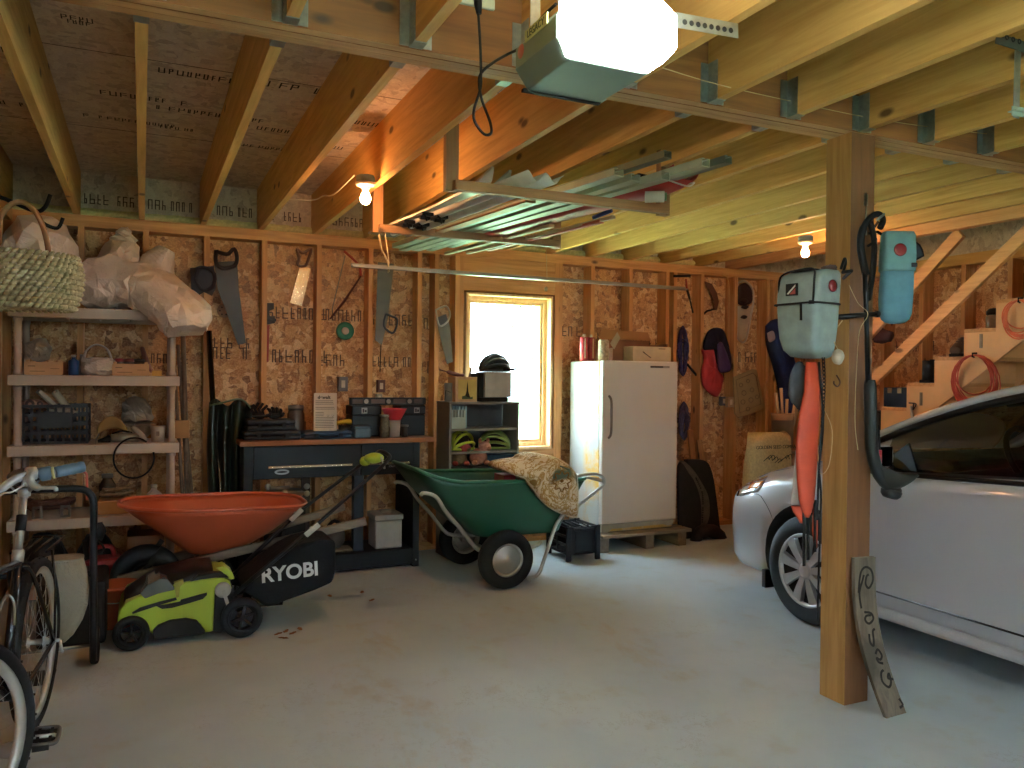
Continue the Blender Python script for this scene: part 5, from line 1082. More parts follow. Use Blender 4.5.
b = MB(); b.box(c.x-.042, c.x+.042, c.y-.038, c.y-.0355, c.z+.02, c.z+.085); lb = b.build('label', mt('label_blue', '2A3A8A', .5), t); b = MB(); b.box(c.x-.035, c.x+.035, c.y-.0392, c.y-.0382, c.z+.03, c.z+.048); b.build('red_band', mt('label_red', 'B02A30', .5), lb)
c = Vector((X4(106), sy+.22, z4)); t = thing('brown_jar', 'brown glass jar standing at the back of the fourth tier', 'jar', c); MB().lathe([(0, 0), (.05, 0), (.052, .16), (.03, .20), (.03, .21)], c, (0, 0, 1), 20).build('jar_glass', mt('brown_glass', '4A382C', .2), t); MB().lathe([(.03, .21), (.035, .21), (.035, .235), (0, .237)], c, (0, 0, 1), 20).build('lid', mt('dull_lid', '6A5A4C', .5), t)
for i, px in enumerate((38, 66)):
    c = Vector((X4(px), sy-.04, z4)); b = MB(); b.box(c.x-.028, c.x+.028, c.y, c.y+.006, z4, z4+.012); b.box(c.x-.028, c.x-.014, c.y, c.y+.006, z4+.012, z4+.062); b.box(c.x+.014, c.x+.028, c.y, c.y+.006, z4+.012, z4+.062); b.box(c.x-.028, c.x+.028, c.y, c.y+.006, z4+.062, z4+.075); b.box(c.x-.028, c.x+.028, c.y+.006, c.y+.05, z4, z4+.006)
    tag(b.build('steel_bracket', mt('dull_steel', '6A625C', .45, .6)), ['small slotted steel bracket at the left of the fourth tier', 'small slotted steel bracket beside the black tube frame'][i], 'bracket')
rr = random.Random(12); P = [Vector((X4(48)+.0+.16*math.sin(k*.9)*rr.uniform(.6, 1), sy+.10+.05*math.cos(k*1.7), z4+.03+.05*rr.random()+.0008*k)) for k in range(40)]
tag(MB().tube(smooth_path(P, 3), .013, 7).build('hose_heap', mt('brown_hose', '5A3A30', .6, 0, .2, 20)), 'tangle of brown hose and fittings at the left of the fourth tier', 'hose')
# on the bottom tier and the floor in front
zf5 = TOP[0]+.001; c = Vector((X4(104, 5.45), 5.42, 0))
t = thing('gas_can', 'red plastic fuel can standing on the floor before the shelving', 'fuel can', (at(105, 560, Y=5.5).x, 5.5, 0)); x = at(105, 560, Y=5.5).x; zt_ = .42
MB().box(x-.12, x+.11, 5.4, 5.6, 0, .30).build('can_body', mt('fuel_red', '8E1C1E', .5, 0, .1, 10), t, bevel=.03); MB().tube(smooth_path([Vector((x-.08, 5.5, .29)), Vector((x-.07, 5.5, .35)), Vector((x+.03, 5.5, .36)), Vector((x+.05, 5.5, .29))], 4), .014, 8).build('handle', mt('fuel_red', '8E1C1E', .5, 0, .1, 10), t); MB().tube([Vector((x-.09, 5.47, .29)), Vector((x-.10, 5.46, .36)), Vector((x-.11, 5.43, .42))], [.022, .016, .012], 10).build('spout', mt('spout_black', '1E1C1A', .5), t)
o = MB().box(X_(128, 5.85), X_(165, 5.85), 5.80, 6.05, zf5, zf5+.27).build('cardboard_box', mt('cardboard_dark', '8A5E40', .8, 0, .1, 8), bevel=.003); tag(o, 'brown cardboard box on the bottom tier behind the wheelbarrow wheel', 'box')
c = Vector((at(108, 620, Y=4.75).x+.03, 5.05, 0)); t = thing('orange_bucket', 'orange plastic pail in the dark behind the mower front', 'pail', c); MB().lathe([(0, 0), (.10, 0), (.125, .22), (.13, .22), (.13, .235), (.118, .235), (.095, .01), (0, .01)], c, (0, 0, 1), 26).build('pail_body', mt('pail_orange', 'A8461E', .5), t); MB().tube([c+Vector((.13*math.cos(a), -.05-.10*math.sin(a), .22-.06*math.sin(a))) for a in [PI*k/12 for k in range(13)]], .003, 6).build('pail_handle', M_galv, t)
x = at(86, 600, Y=4.85).x; o = MB().box(x-.22, x+.10, 4.72, 5.15, 0, .33).build('storage_tote', mt('tote_dark', '1E1A1A', .6), bevel=.02); tag(o, 'black storage tote on the floor behind the black tube frame', 'tote')
# rods, tube and dark green folded sheet between shelving and bench
for i, (xa, ya, xb, yb) in enumerate(((190, 520, 178, 345), (184, 520, 174, 360), (194, 520, 181, 370), (188, 520, 183, 330))):
    A_ = at(xa, ya, Y=6.02); B_ = at(xb, yb, Y=6.24); d = (A_-B_); A_ = B_+d*(B_.z/(B_.z-A_.z)); A_.z = .002; B_.y = 6.245
    tag(MB().cyl(A_, B_, .012 if i < 3 else .017, n=10).build('wooden_rod', mt('rod_grey', '6E5C4A', .7, 0, .2, 20)), ['grey wooden rod leaning on the wall right of the shelving', 'leftmost thin rod leaning beside the shelving post', 'rightmost thin rod leaning right of the shelving', 'tallest thicker grey rod leaning beside the shelving'][i], 'rod', None)
A_ = at(222, 545, Y=5.98); A_.z = .05; B_ = at(209, 331, Y=6.22); b = MB(); b.cyl(A_, B_, .020, n=14); o = b.build('black_tube', mt('gloss_black_tube', '121214', .15, .2, coat=.5)); tag(o, 'tall glossy black tube leaning on the wall left of the bench', 'tube')
A_ = at(226, 545, Y=5.90); A_.z = .02; B_ = at(215, 400, Y=6.15); tag(MB().cyl(A_, B_, .007, n=10).build('steel_rod', mt('rod_bright', 'B0ACA4', .25, .8)), 'thin bright steel rod leaning in front of the black tube', 'rod')
t = thing('folded_tarp', 'dark green folded tarp bundle standing between black tube and bench', 'tarp', (at(232, 500, Y=6.1).x, 6.1, 0))
x0, x1 = at(204, 500, Y=6.1).x, at(248, 500, Y=6.1).x; ztp = at(230, 402, Y=6.1).z
def tarp(u, v):
    xx = x0+(x1-x0)*u*(.72+.28*v)+.04*math.sin(v*5)*(1-v)+.03*v; return Vector((xx, 6.12-.09*abs(math.sin(u*PI*3.2+v))*(1-.4*v)-.05*math.sin(PI*u), ztp*v*(1+.02*math.sin(u*12))))
MB().grid(tarp, 40, 24).build('sheet', mt('dark_green_tarp', '1E2A20', .28, 0, .2, 8, .2, coat=.3), t, solid=.006)
MB().tube(smooth_path([tarp(.0, .98)+Vector((0, -.01, 0)), tarp(.3, 1.0)+Vector((0, -.01, .01)), tarp(.7, 1.0)+Vector((0, -.01, 0)), tarp(1, .96)], 4), .007, 6).build('hem', mt('tarp_hem', '5A6A50', .5), t)
# ------------------------------------------------------------------ workbench
BYF, BYB = 5.76, 6.24; ZT = .965
bx = lambda px, Y=BYF: at(px, 440, Y=Y).x
t = thing('workbench', 'dark blue metal workbench with a brown wooden top and open lower bay', 'workbench', ((bx(240)+bx(433))/2, (BYF+BYB)/2, 0))
Mnb = mt('bench_navy', '0A1018', .55, .0, .15, 8); Mbt = wood('bench_top_wood', 'B0703A', '8A5228', 'X', knots=False)
MB().box(bx(240), bx(434), BYF-.02, BYB, ZT-.034, ZT).build('worktop', Mbt, t, bevel=.003)
xa, xb, xm = bx(244), bx(420), bx(361)
MB().box(xa, xa+.06, BYF, BYB-.02, 0, ZT-.035).build('side_panel', Mnb, t, bevel=.002)
MB().box(xb-.05, xb, BYF, BYB-.02, 0, ZT-.035).build('side_panel', Mnb, t, bevel=.002)
zd = at(300, 478, Y=BYF).z
for x0, x1 in ((xa+.061, xm-.003), (xm+.003, xb-.051)):
    d = MB().box(x0, x1, BYF-.004, BYF+.40, zd, ZT-.04).build('drawer', Mnb, t, bevel=.003)
    w = x1-x0; b = MB(); b.box(x0+w*.13, x1-w*.08, BYF-.024, BYF-.006, zd+.075, zd+.092); b.build('handle', mt('handle_chrome', 'C0AA94', .25, .9), d, bevel=.003)
ov = [(math.cos(a)*.05, math.sin(a)*.019) for a in [2*PI*k/24 for k in range(24)]]
c = at(282, 472, Y=BYF-.006); b = MB(); b.prism(ov, (c.x, BYF-.0045, c.z), (1, 0, 0), (0, 0, 1), (0, -.002, 0)); pl = b.build('badge', mt('badge_grey', '8A8A90', .4, .4), t)
MB().prism([(x*.7, y*.35) for x, y in ov], (c.x, BYF-.0066, c.z), (1, 0, 0), (0, 0, 1), (0, -.001, 0)).build('badge_stripe', mt('badge_dark', '20222A', .5), pl)
c = at(396, 466, Y=BYF-.006); pl = MB().box(c.x-.06, c.x+.06, BYF-.008, BYF-.0045, c.z-.012, c.z+.012).build('name_plate', mt('badge_dark', '20222A', .5), t); text('lettering', 'CRAFTSMAN', mt('badge_silver', 'A8A8A4', .4, .3), pl, (c.x, BYF-.009, c.z-.001), .019, (1, 0, 0), (0, 0, 1), .0004)
MB().box(bx(356), bx(366), BYF+.05, BYF+.12, .14, zd-.002).build('center_post', mt('bench_steel_blue', '1A2430', .5, .3), t)
MB().box(bx(314)-.01, bx(322)-.01, BYB-.10, BYB-.05, .14, zd-.002).build('rear_post', mt('bench_brown', '4A3A30', .6), t)
MB().box(xa+.061, xb-.051, BYF+.01, BYB-.02, .10, .135).build('bottom_shelf', Mnb, t, bevel=.002)
MB().box(xa+.061, xb-.051, BYF-.0, BYF+.012, .02, .135).build('kick_panel', Mnb, t, bevel=.002)
b = MB(); b.cyl((xb-.025, BYF-.001, .05), (xb-.025, BYF-.006, .05), .006, n=10); b.build('bolt', M_galv, t)
zs = .136
# stack of metal plates and couplings on a stand under the drawers
xs = bx(289); c = Vector((xs, BYF+.16, zs))
t = thing('plate_stack', 'stack of dull metal plates with round knobs under the left drawer', 'metal parts', c); zq = at(289, 506, Y=BYF+.16).z
MB().box(xs-.13, xs+.13, c.y-.10, c.y+.12, zs, zq-.01).build('stand', mt('stand_dark', '22201E', .7), t, bevel=.004)
b = MB(); Mdp = mt('dull_plate', '8A7E70', .5, .4, .2, 14)
for k in range(6): b2 = MB(); b2.lathe([(0, 0), (.13-.01*(k % 2), 0), (.135-.01*(k % 2), .006), (.13-.01*(k % 2), .014), (0, .014)], (xs+.012*math.sin(k*2), c.y, zq+k*.021), (0, 0, 1), 26); b2.build('plate', Mdp, t)
zk = zq+6*.021
for (dx, dy, dz) in ((.14, -.09, -.03), (.14, -.08, .02), (-.13, -.08, .03), (-.02, -.12, -.01)): MB().ell((xs+dx, c.y+dy, zk+dz), (.022, .018, .022), 12).build('knob', mt('knob_pale', 'A89E90', .4), t)
MB().cyl((xs-.12, c.y-.09, zk+.02), (xs+.02, c.y-.06, zk+.016), .014, n=12).build('rod', Mdp, t)
# circular saw, log, white bin
c = Vector((bx(340), BYF+.16, zs)); t = thing('circular_saw', 'dull grey motor tool sitting behind the light wooden stick', 'power tool', c); MB().lathe([(0, -.07), (.07, -.07), (.085, -.04), (.085, .03), (.06, .06), (0, .065)], c+Vector((0, 0, .10)), (1, .2, 0), 22).build('motor', mt('motor_grey', '4A443E', .5, .3), t); MB().box(c.x-.12, c.x+.12, c.y-.08, c.y+.08, zs, zs+.012).build('base_plate', Mdp, t); MB().tube(smooth_path([c+Vector((-.06, 0, .16)), c+Vector((0, 0, .215)), c+Vector((.08, 0, .16))], 4), .014, 8).build('handle', M_blk, t)
xa2, xb2 = bx(378), bx(406); t = thing('white_bin', 'grey-white lidded plastic bin under the right drawer', 'bin', ((xa2+xb2)/2, BYF+.16, zs)); MB().box(xa2+.005, xb2-.005, BYF+.06, BYF+.28, zs, zs+.21).build('bin_body', mt('bin_white', 'A8A8A6', .5), t, bevel=.01); MB().box(xa2-.003, xb2+.003, BYF+.05, BYF+.29, zs+.211, zs+.255).build('lid', mt('bin_lid', '8E8C86', .5), t, bevel=.008); MB().box((xa2+xb2)/2-.04, (xa2+xb2)/2+.04, BYF+.14, BYF+.2, zs+.256, zs+.275).build('handle', mt('bin_lid', '8E8C86', .5), t, bevel=.004)
# on the worktop --------------------------------------------------
zt = ZT+.0012; y0 = BYF+.04
def case(nm, lab, x0, x1, y0, y1, z0, h, col, cat, split=.5, bev=.012):
    t = thing(nm, lab, cat, ((x0+x1)/2, (y0+y1)/2, z0)); m = mt('case_'+col, col, .5, 0, .1, 10)
    MB().box(x0, x1, y0, y1, z0, z0+h*split-.001).build('case_base', m, t, bevel=bev); MB().box(x0, x1, y0, y1, z0+h*split+.001, z0+h).build('case_lid', m, t, bevel=bev)
    for k in (.25, .75): MB().box(x0+(x1-x0)*k-.015, x0+(x1-x0)*k+.015, y0-.006, y0-.0005, z0+h*split-.015, z0+h*split+.012).build('latch', M_blk, t, bevel=.002)
    MB().tube(smooth_path([Vector(((x0+x1)/2-.06, y0-.001, z0+h*split-.008)), Vector(((x0+x1)/2-.05, y0-.02, z0+h*split-.008)), Vector(((x0+x1)/2+.05, y0-.02, z0+h*split-.008)), Vector(((x0+x1)/2+.06, y0-.001, z0+h*split-.008))], 3), .005, 6).build('handle', M_blk, t); return t
case('tool_case', 'black flat tool case at the left end of the bench, lower of two', bx(245), bx(302), y0, y0+.28, zt, .065, '14161C', 'tool case')
case('tool_case', 'dark grey flat tool case stacked on the black one, bench left end', bx(248), bx(297), y0+.01, y0+.27, zt+.066, .075, '22252C', 'tool case')
zc2 = zt+.143; c = Vector((bx(265), y0+.10, zc2)); 
for i, (px, col, lab, rz) in enumerate(((262, '241A18', 'dark work glove with raised fingers on the stacked tool cases', .2), (278, '17161A', 'black work glove lying right of the other on the tool cases', -.4))):
    c = Vector((bx(px), y0+.10, zc2)); t = thing('work_glove', lab, 'glove', c); M_ = Matrix.Translation(c) @ Matrix.Rotation(rz, 4, 'Z'); g = mt('glove_'+col, col, .8, 0, .2, 20, .3)
    MB(M_).ell((0, 0, .022), (.05, .04, .021), 14, wob=.2).build('palm', g, t)
    for q, (dx, L_) in enumerate(((-.03, .07), (-.01, .085), (.012, .08), (.032, .065))): MB(M_).tube([(dx, .02, .03), (dx*1.3-.01, .03, .03+L_*.5), (dx*1.5-.02*(i*2-1), .035, .03+L_*(1 if i == 0 else .6))], [.012, .012, .009], 8).build('finger', g, t)
    MB(M_).tube([(.04, -.01, .02), (.06, -.03, .03), (.07, -.035, .045)], [.013, .012, .009], 8).build('thumb', g, t)
c = Vector((bx(302), y0+.22, zt)); t = thing('mason_jar', 'tall dark smoked jar standing behind the tool cases', 'jar', c); MB().lathe([(0, 0), (.06, 0), (.063, .01), (.063, .17), (.05, .20)], c, (0, 0, 1), 24).build('jar_body', mt('smoked_jar', '4E3A30', .15, 0, .2, 12), t); MB().lathe([(.05, .20), (.056, .20), (.056, .235), (0, .24)], c, (0, 0, 1), 24).build('lid', mt('jar_lid_grey', '5A4E48', .4, .3), t)
# blue case with a paper sheet standing on it
case('blue_case', 'flat blue plastic tool case in the middle of the bench', bx(305), bx(354), y0, y0+.22, zt, .055, '24405A', 'tool case', bev=.02)
t = thing('box_blue', 'small grey-blue plastic box right of the flat blue case', 'box', (bx(364), y0+.06, zt)); MB().box(bx(356), bx(373), y0, y0+.13, zt, zt+.075).build('box_body', mt('dull_blue', '4A6270', .5), t, bevel=.01); MB().box(bx(356)-.002, bx(373)+.002, y0-.002, y0+.132, zt+.0755, zt+.088).build('lid', mt('dull_blue_lid', '567080', .5), t, bevel=.004)
pa, pb = bx(313.5, y0+.03), bx(336.5, y0+.03); zp0 = zt+.057; zp1 = at(325, 393, Y=y0+.03).z
t = thing('instruction_sheet', 'white printed instruction sheet standing on the flat blue case', 'paper', ((pa+pb)/2, y0+.03, zp0)); MB().prism([(pa, zp0), (pb, zp0), (pb, zp1), (pa, zp1)], (0, y0+.03, 0), (1, 0, 0), (0, 0, 1), (0, .003, 0)).build('sheet', mt('paper_cream', 'D8C6B0', .7, 0, .04), t)
Mp = mt('print_grey', '6A5E54', .8); H = zp1-zp0; W = pb-pa; text('lettering', 'dewalt', mt('print_black', '1E1A18', .8), t, ((pa+pb)/2-.01, y0+.0292, zp1-.032), .034, (1, 0, 0), (0, 0, 1), .0004, .001)
b = MB(); rr = random.Random(6)
for k in range(17):
    if k in (7, 8, 9): x_e = .5
    elif k in (3, 6): continue
    else: x_e = .92
    z = zp1-.058-k*(H-.07)/17; b.box(pa+W*.07, pa+W*(x_e-.1*rr.random()), y0+.0288, y0+.0292, z, z+.0035)
b.build('text_lines', Mp, t)
b = MB()
for dx in (.62, .82): c = Vector((pa+W*dx, y0+.0288, zp0+H*.40)); b.tube([c+Vector((.010*math.cos(a), 0, .010*math.sin(a))) for a in [2*PI*k/3+.5 for k in range(3)]], .0016, 5, closed=True)
b.build('recycle_marks', Mp, t)
# yellow tool behind
c = at(346, 423, Y=y0+.17); t = thing('yellow_stapler', 'yellow hand tool lying behind the blue case', 'hand tool', Vector((c.x, c.y, zt))); MB().box(c.x-.05, c.x+.10, c.y-.03, c.y+.03, zt, zt+.085).build('stand_block', mt('dark_block', '22201E', .6), t); MB().tube(smooth_path([c+Vector((-.07, 0, -.0)), c+Vector((0, 0, .012)), c+Vector((.06, 0, .004)), c+Vector((.11, 0, .01))], 4), [.016]*5+[.02]*5+[.012]*3, 10).build('tool_body', mt('tool_yellow', 'C8A82A', .5), t)
# two black organiser boxes, with a spirit level across them
yb = y0+.14
for i, (x0, x1, lab) in enumerate(((352, 381, 'left black organiser box on the bench under the spirit level'), (400, 425, 'right black organiser box on the bench under the spirit level'))):
    x0, x1 = bx(x0, yb), bx(x1, yb); t = thing('organiser_box', lab, 'toolbox', ((x0+x1)/2, yb+.1, zt), None); zt2 = zt+.235
    MB().box(x0, x1, yb, yb+.2, zt, zt+.16).build('box_body', mt('organiser_black', '15161A', .45, 0, .1, 10), t, bevel=.008); MB().box(x0-.003, x1+.003, yb-.004, yb+.203, zt+.161, zt2).build('lid', mt('organiser_black', '15161A', .45, 0, .1, 10), t, bevel=.01)
    c = Vector(((x0+x1)/2+(.03 if i else -.02), yb-.006, zt2-.04)); b = MB(); b.box(c.x-.022, c.x+.022, c.y-.002, c.y, c.z-.02, c.z+.022); pl = b.build('white_emblem', mt('emblem_white', 'A8A8A0', .5), t)
    b = MB(); b.box(c.x-.014, c.x-.002, c.y-.003, c.y-.0022, c.z-.014, c.z+.014); b.box(c.x+.002, c.x+.016, c.y-.003, c.y-.0022, c.z-.012, c.z+.006); b.build('emblem_cut', mt('organiser_black', '15161A', .45), pl)
zl = zt+.236; x0, x1 = bx(350, yb), bx(426, yb); t = thing('spirit_level', 'long black spirit level lying across the two organiser boxes', 'spirit level', ((x0+x1)/2, yb+.03, zl))
b = MB(); b.box(x0, x1, yb+.015, yb+.045, zl, zl+.012); b.box(x0, x1, yb+.015, yb+.045, zl+.045, zl+.057)
for k in (0, .17, .24, .46, .53, .74, .81, .97): b.box(x0+(x1-x0)*k, x0+(x1-x0)*k+.02, yb+.015, yb+.045, zl+.012, zl+.045)
b.build('body', mt('level_black', '1A1818', .5, .2), t); MB().box(x0+.02, x1-.02, yb+.03, yb+.034, zl+.0125, zl+.0445).build('web', mt('level_web', '5A4238', .6), t)
for k in (.21, .5, .78): MB().cyl((x0+(x1-x0)*k, yb+.010, zl+.028), (x0+(x1-x0)*k, yb+.018, zl+.028), .017, n=18).build('vial', mt('vial_pale', '9A8E84', .3), t)
# red and white funnel tub, jar of screws, small chrome cup
c = Vector((bx(394, y0+.05), y0+.05, zt)); t = thing('grout_tub', 'white tub with a wide red top standing right of the small box', 'tub', c)
b = MB(); b.lathe([(0, 0), (.042, 0), (.048, .125), (0, .127)], c, (0, 0, 1), 26); b.build('tub_body', mt('tub_white', 'B8ACA4', .5), t); MB().lathe([(.0, .128), (.05, .128), (.055, .14), (.092, .205), (.094, .215), (.085, .215), (.04, .15), (0, .15)], c, (0, 0, 1), 28).build('red_top', mt('tub_red', 'B81E28', .5), t)
c = Vector((bx(384, y0+.04), y0+.03, zt)); t = thing('screw_jar', 'glass jar full of screws in front of the red-topped tub', 'jar', c); MB().lathe([(0, 0), (.038, 0), (.04, .07), (.034, .085), (.034, .15), (0, .152)], c, (0, 0, 1), 22).build('jar_glass', mt('jar_dirty', '5E5240', .2, 0, .5, 60), t); MB().lathe([(.0, .153), (.037, .153), (.037, .17), (0, .171)], c, (0, 0, 1), 22).build('lid', mt('tin_lid', '8A7A6A', .4, .4), t)
c = Vector((bx(405, y0+.04), y0+.05, zt)); t = thing('small_tin', 'small dark tin with grey lid at the right end of the bench', 'tin', c); MB().lathe([(0, 0), (.024, 0), (.024, .075), (0, .076)], c, (0, 0, 1), 20).build('tin_body', mt('tin_dark', '3A3230', .4, .3), t); MB().lathe([(0, .077), (.03, .077), (.03, .09), (0, .091)], c, (0, 0, 1), 20).build('lid', mt('tin_grey', '8A8680', .4, .4), t)
# ------------------------------------------------------------------ lawn mower (near side at y = MY0)
MY0, MY1 = 4.58, 5.02
pm = lambda x, y, Y=MY0: at(x, y, Y=Y)
def poly_prism(P, Y0, Y1, mat, name, parent, bevel=.0, taper=None):
    a = [at(x, y, Y=Y0) for x, y in P]
    b = MB(); n = len(a)
    if taper is None: b.prism([(p.x, p.z) for p in a], (0, Y0, 0), (1, 0, 0), (0, 0, 1), (0, Y1-Y0, 0))
    else:
        c = sum(a, Vector())/n; rings = []
        for k, s_ in taper: rings.append([Vector((c.x+(p.x-c.x)*s_, Y0+(Y1-Y0)*k, c.z+(p.z-c.z)*s_)) for p in a])
        b.loft(rings, smooth=False)
    return b.build(name, mat, parent, bevel=bevel)
t = thing('lawn_mower', 'lime green battery lawn mower with a black grass bag in front of the wheelbarrow', 'lawn mower', (pm(180, 640).x, 4.8, 0)); mower = t
Mlime = mt('lime_plastic', '9FB32E', .35, 0, .05, 10, coat=.2); Mbp = mt('black_plastic', '1B1B1E', .5, 0, .12, 20); Mtire = mt('tyre_rubber', '17181A', .7, 0, .12, 30, .2)
body = [(117, 622), (120, 610), (126, 603), (140, 596), (158, 590), (178, 584), (206, 578), (222, 577), (230, 580), (232, 590), (215, 592), (213, 632), (205, 633), (201, 625), (197, 621), (186, 619), (170, 621), (158, 627), (153, 635), (148, 630), (144, 623), (136, 619), (126, 619), (120, 624)]
poly_prism(body, MY0+.01, MY1-.02, Mlime, 'deck_shell', t, bevel=.012)
# motor hood between the sides, with a battery window
def hood(u, v):
    px = 124+(214-124)*u; top = [(0, 604), (.18, 592), (.4, 580), (.6, 577), (.8, 571), (1, 570)]
    for (a, ya), (b_, yb_) in zip(top[:-1], top[1:]):
        if u <= b_+1e-6: y = ya+(yb_-ya)*(u-a)/(b_-a); break
    p = pm(px, y); w = (v-.5)*2; return Vector((p.x, (MY0+MY1)/2+w*(MY1-MY0)/2*.88, p.z-(.05*abs(w)**4)))
MB().grid(hood, 24, 14).build('hood', mt('hood_black', '26262A', .35, 0, .1, 14), t, solid=.012)
poly_prism([(140, 594), (148, 585), (160, 579), (167, 579), (174, 587), (175, 590), (158, 594), (145, 599)], MY0+.004, MY0+.25, mt('tinted_window', '5A6264', .12, 0, .3, 6), 'battery_window', t, bevel=.006)
poly_prism([(190, 582), (198, 576), (214, 573), (228, 574), (232, 578), (215, 578), (200, 580)], MY0+.0, MY0+.06, Mbp, 'carry_grip', t, bevel=.004)
poly_prism([(215, 568), (224, 566), (232, 572), (235, 579), (230, 580), (222, 572)], MY0+.0, MY0+.12, Mlime, 'rear_horn', t, bevel=.005)
poly_prism([(132, 613), (140, 608), (160, 602), (176, 598), (177, 600), (160, 605), (142, 611), (133, 614)], MY0-.0015, MY0+.02, Mbp, 'side_stripe', t)
poly_prism([(156, 606), (165, 605), (180, 602), (181, 600), (207, 593), (207, 595), (203, 599), (190, 603), (172, 608), (162, 609)], MY0-.0015, MY0+.02, Mbp, 'vent_slot', t)
poly_prism([(153, 631), (158, 626), (170, 621), (186, 619), (197, 621), (201, 627), (205, 631), (205, 634), (178, 637), (153, 640)], MY0-.015, MY0+.05, Mbp, 'side_skirt', t, bevel=.006)
poly_prism([(215, 592), (232, 585), (238, 600), (236, 620), (222, 632), (213, 632)], MY0+.02, MY1-.03, Mbp, 'rear_housing', t, bevel=.006)
poly_prism([(174, 583), (183, 580), (184, 583), (180, 587), (179, 597), (176, 598), (175, 588)], MY0-.003, MY0+.03, mt('dirty_lime', '8E8A2A', .5, 0, .2, 20), 'hood_clip', t, bevel=.002)
c = pm(223, 590, MY0-.01); MB().lathe([(0, .012), (.02, .012), (.038, .008), (.042, 0), (.042, -.006)], c, (0, -1, 0), 24).build('height_dial', mt('dial_grey', 'A0A09E', .4), t); MB().beam(c+Vector((0, -.014, 0)), pm(228, 605, MY0-.025), .018, .008, (0, 1, 0)).build('height_lever', mt('dial_grey', 'A0A09E', .4), t)
def wheel(nm, c, r, w, t, hub, spokes=5, hubr=.6, mat=Mtire, ax=(0, -1, 0)):
    ax = Vector(ax); o = MB().lathe([(r*hubr, -w/2), (r*.86, -w/2), (r*.97, -w*.38), (r, -w*.2), (r, w*.2), (r*.97, w*.38), (r*.86, w/2), (r*hubr, w/2), (r*hubr, -w/2)], c, ax, 40).build(nm, mat, t)
    b = MB(); b.lathe([(r*hubr*1.02, -w*.42), (r*hubr*1.0, w*.42), (r*hubr*.86, w*.40), (r*hubr*.8, w*.15), (r*hubr*.8, -w*.3), (r*hubr*1.02, -w*.42)], c, ax, 36)
    u = Vector((1, 0, 0)) if abs(ax.x) < .9 else Vector((0, 1, 0)); u = (u-ax*u.dot(ax)).normalized(); v = ax.cross(u)
    for k in range(spokes): a = 2*PI*k/spokes+.3; d = u*math.cos(a)+v*math.sin(a); b.beam(Vector(c)+ax*w*.2+d*r*.12, Vector(c)+ax*w*.22+d*r*hubr*.9, r*.13, w*.3, ax)
    b.lathe([(0, w*.42), (r*.13, w*.42), (r*.17, w*.3), (r*.17, -w*.3), (0, -w*.3)], c, ax, 20); b.build('hub', hub, o); return o
for px, py, r, ys in ((131, 634, .088, 0), (242, 618, .108, 0), (131, 634, .088, 1), (242, 618, .108, 1)):
    c = pm(px, py, MY0-.03); c.z = r+.001; c.y = MY0-.03 if not ys else MY1+.01; wheel('wheel', c, r, .05, t, Mbp, 5 if r < .1 else 6, .68)
# bag
bag = [(243, 585), (262, 570), (285, 553), (300, 545), (320, 540), (336, 541), (336, 572), (333, 583), (315, 591), (290, 600), (268, 608), (262, 605), (252, 597), (243, 592)]
g = poly_prism(bag, MY0+.05, MY1-.05, mt('bag_black', '15161A', .85, 0, .15, 30, .4), 'grass_bag', t, bevel=.02)
pc = pm(290, 572.5, MY0+.05); u1 = pm(319, 568, MY0+.05)-pm(254, 577, MY0+.05); tx = text('lettering', 'RYOBI', mt('letter_white', 'D8D8D8', .5), g, (pc.x, MY0+.046, pc.z), 0.112, (u1.x, 0, u1.z), (-u1.z, 0, u1.x), .001, .003)
# handle: two bars, lower and upper with clamps, lime switch box
Hm = mt('mower_tube', '2A2C30', .4, .4)
for i, Y in enumerate((MY0+.03, MY1-.03)):
    off = (0, 0) if i == 0 else (-16, -9)
    A_ = at(232, 596, Y=Y) if i == 0 else at(222, 586, Y=Y); B_ = at(312, 529, Y=Y) if i == 0 else at(296, 514, Y=Y); C_ = at(388, 461, Y=Y) if i == 0 else at(362, 464, Y=Y)
    MB().tube([A_, B_], .013, 12).build('lower_handle', Hm, t); MB().tube([A_.lerp(B_, .93), B_, C_], .011, 12).build('upper_handle', Hm, t)
    b = MB(); d = (B_-A_).normalized(); b.beam(B_-d*.05+Vector((0, -.02, .0)), B_+d*.045+Vector((0, -.02, 0)), .03, .014, (0, 1, 0)); b.cyl(B_+Vector((0, -.03, 0)), B_+Vector((0, .02, 0)), .013, n=14); b.build('clamp', mt('clamp_white', 'B8B8B4', .4), t, bevel=.003)
e0 = at(388, 461, Y=MY0+.03); e1 = at(362, 464, Y=MY1-.03)
MB().tube(smooth_path([e0-Vector((.02, 0, .01)), e0+Vector((.015, .02, .025)), e0+Vector((-.02, .10, .05)), e1+Vector((.05, -.09, .05)), e1+Vector((.01, -.02, .015)), e1], 6), .012, 12).build('grip_bar', Hm, t)
sb = at(374, 458, Y=MY0+.10); b = MB(); b.ell(sb, (.06, .05, .032), 18, wob=.05); b.ell(sb+Vector((-.045, .03, -.02)), (.035, .03, .03), 14); b.build('switch_box', Mlime, t)
MB().tube(smooth_path([sb+Vector((.03, -.04, .01)), sb+Vector((.045, -.05, -.03)), sb+Vector((.05, -.05, -.06))], 3), .007, 8).build('bail_lever', mt('clamp_white', 'B8B8B4', .4), t)
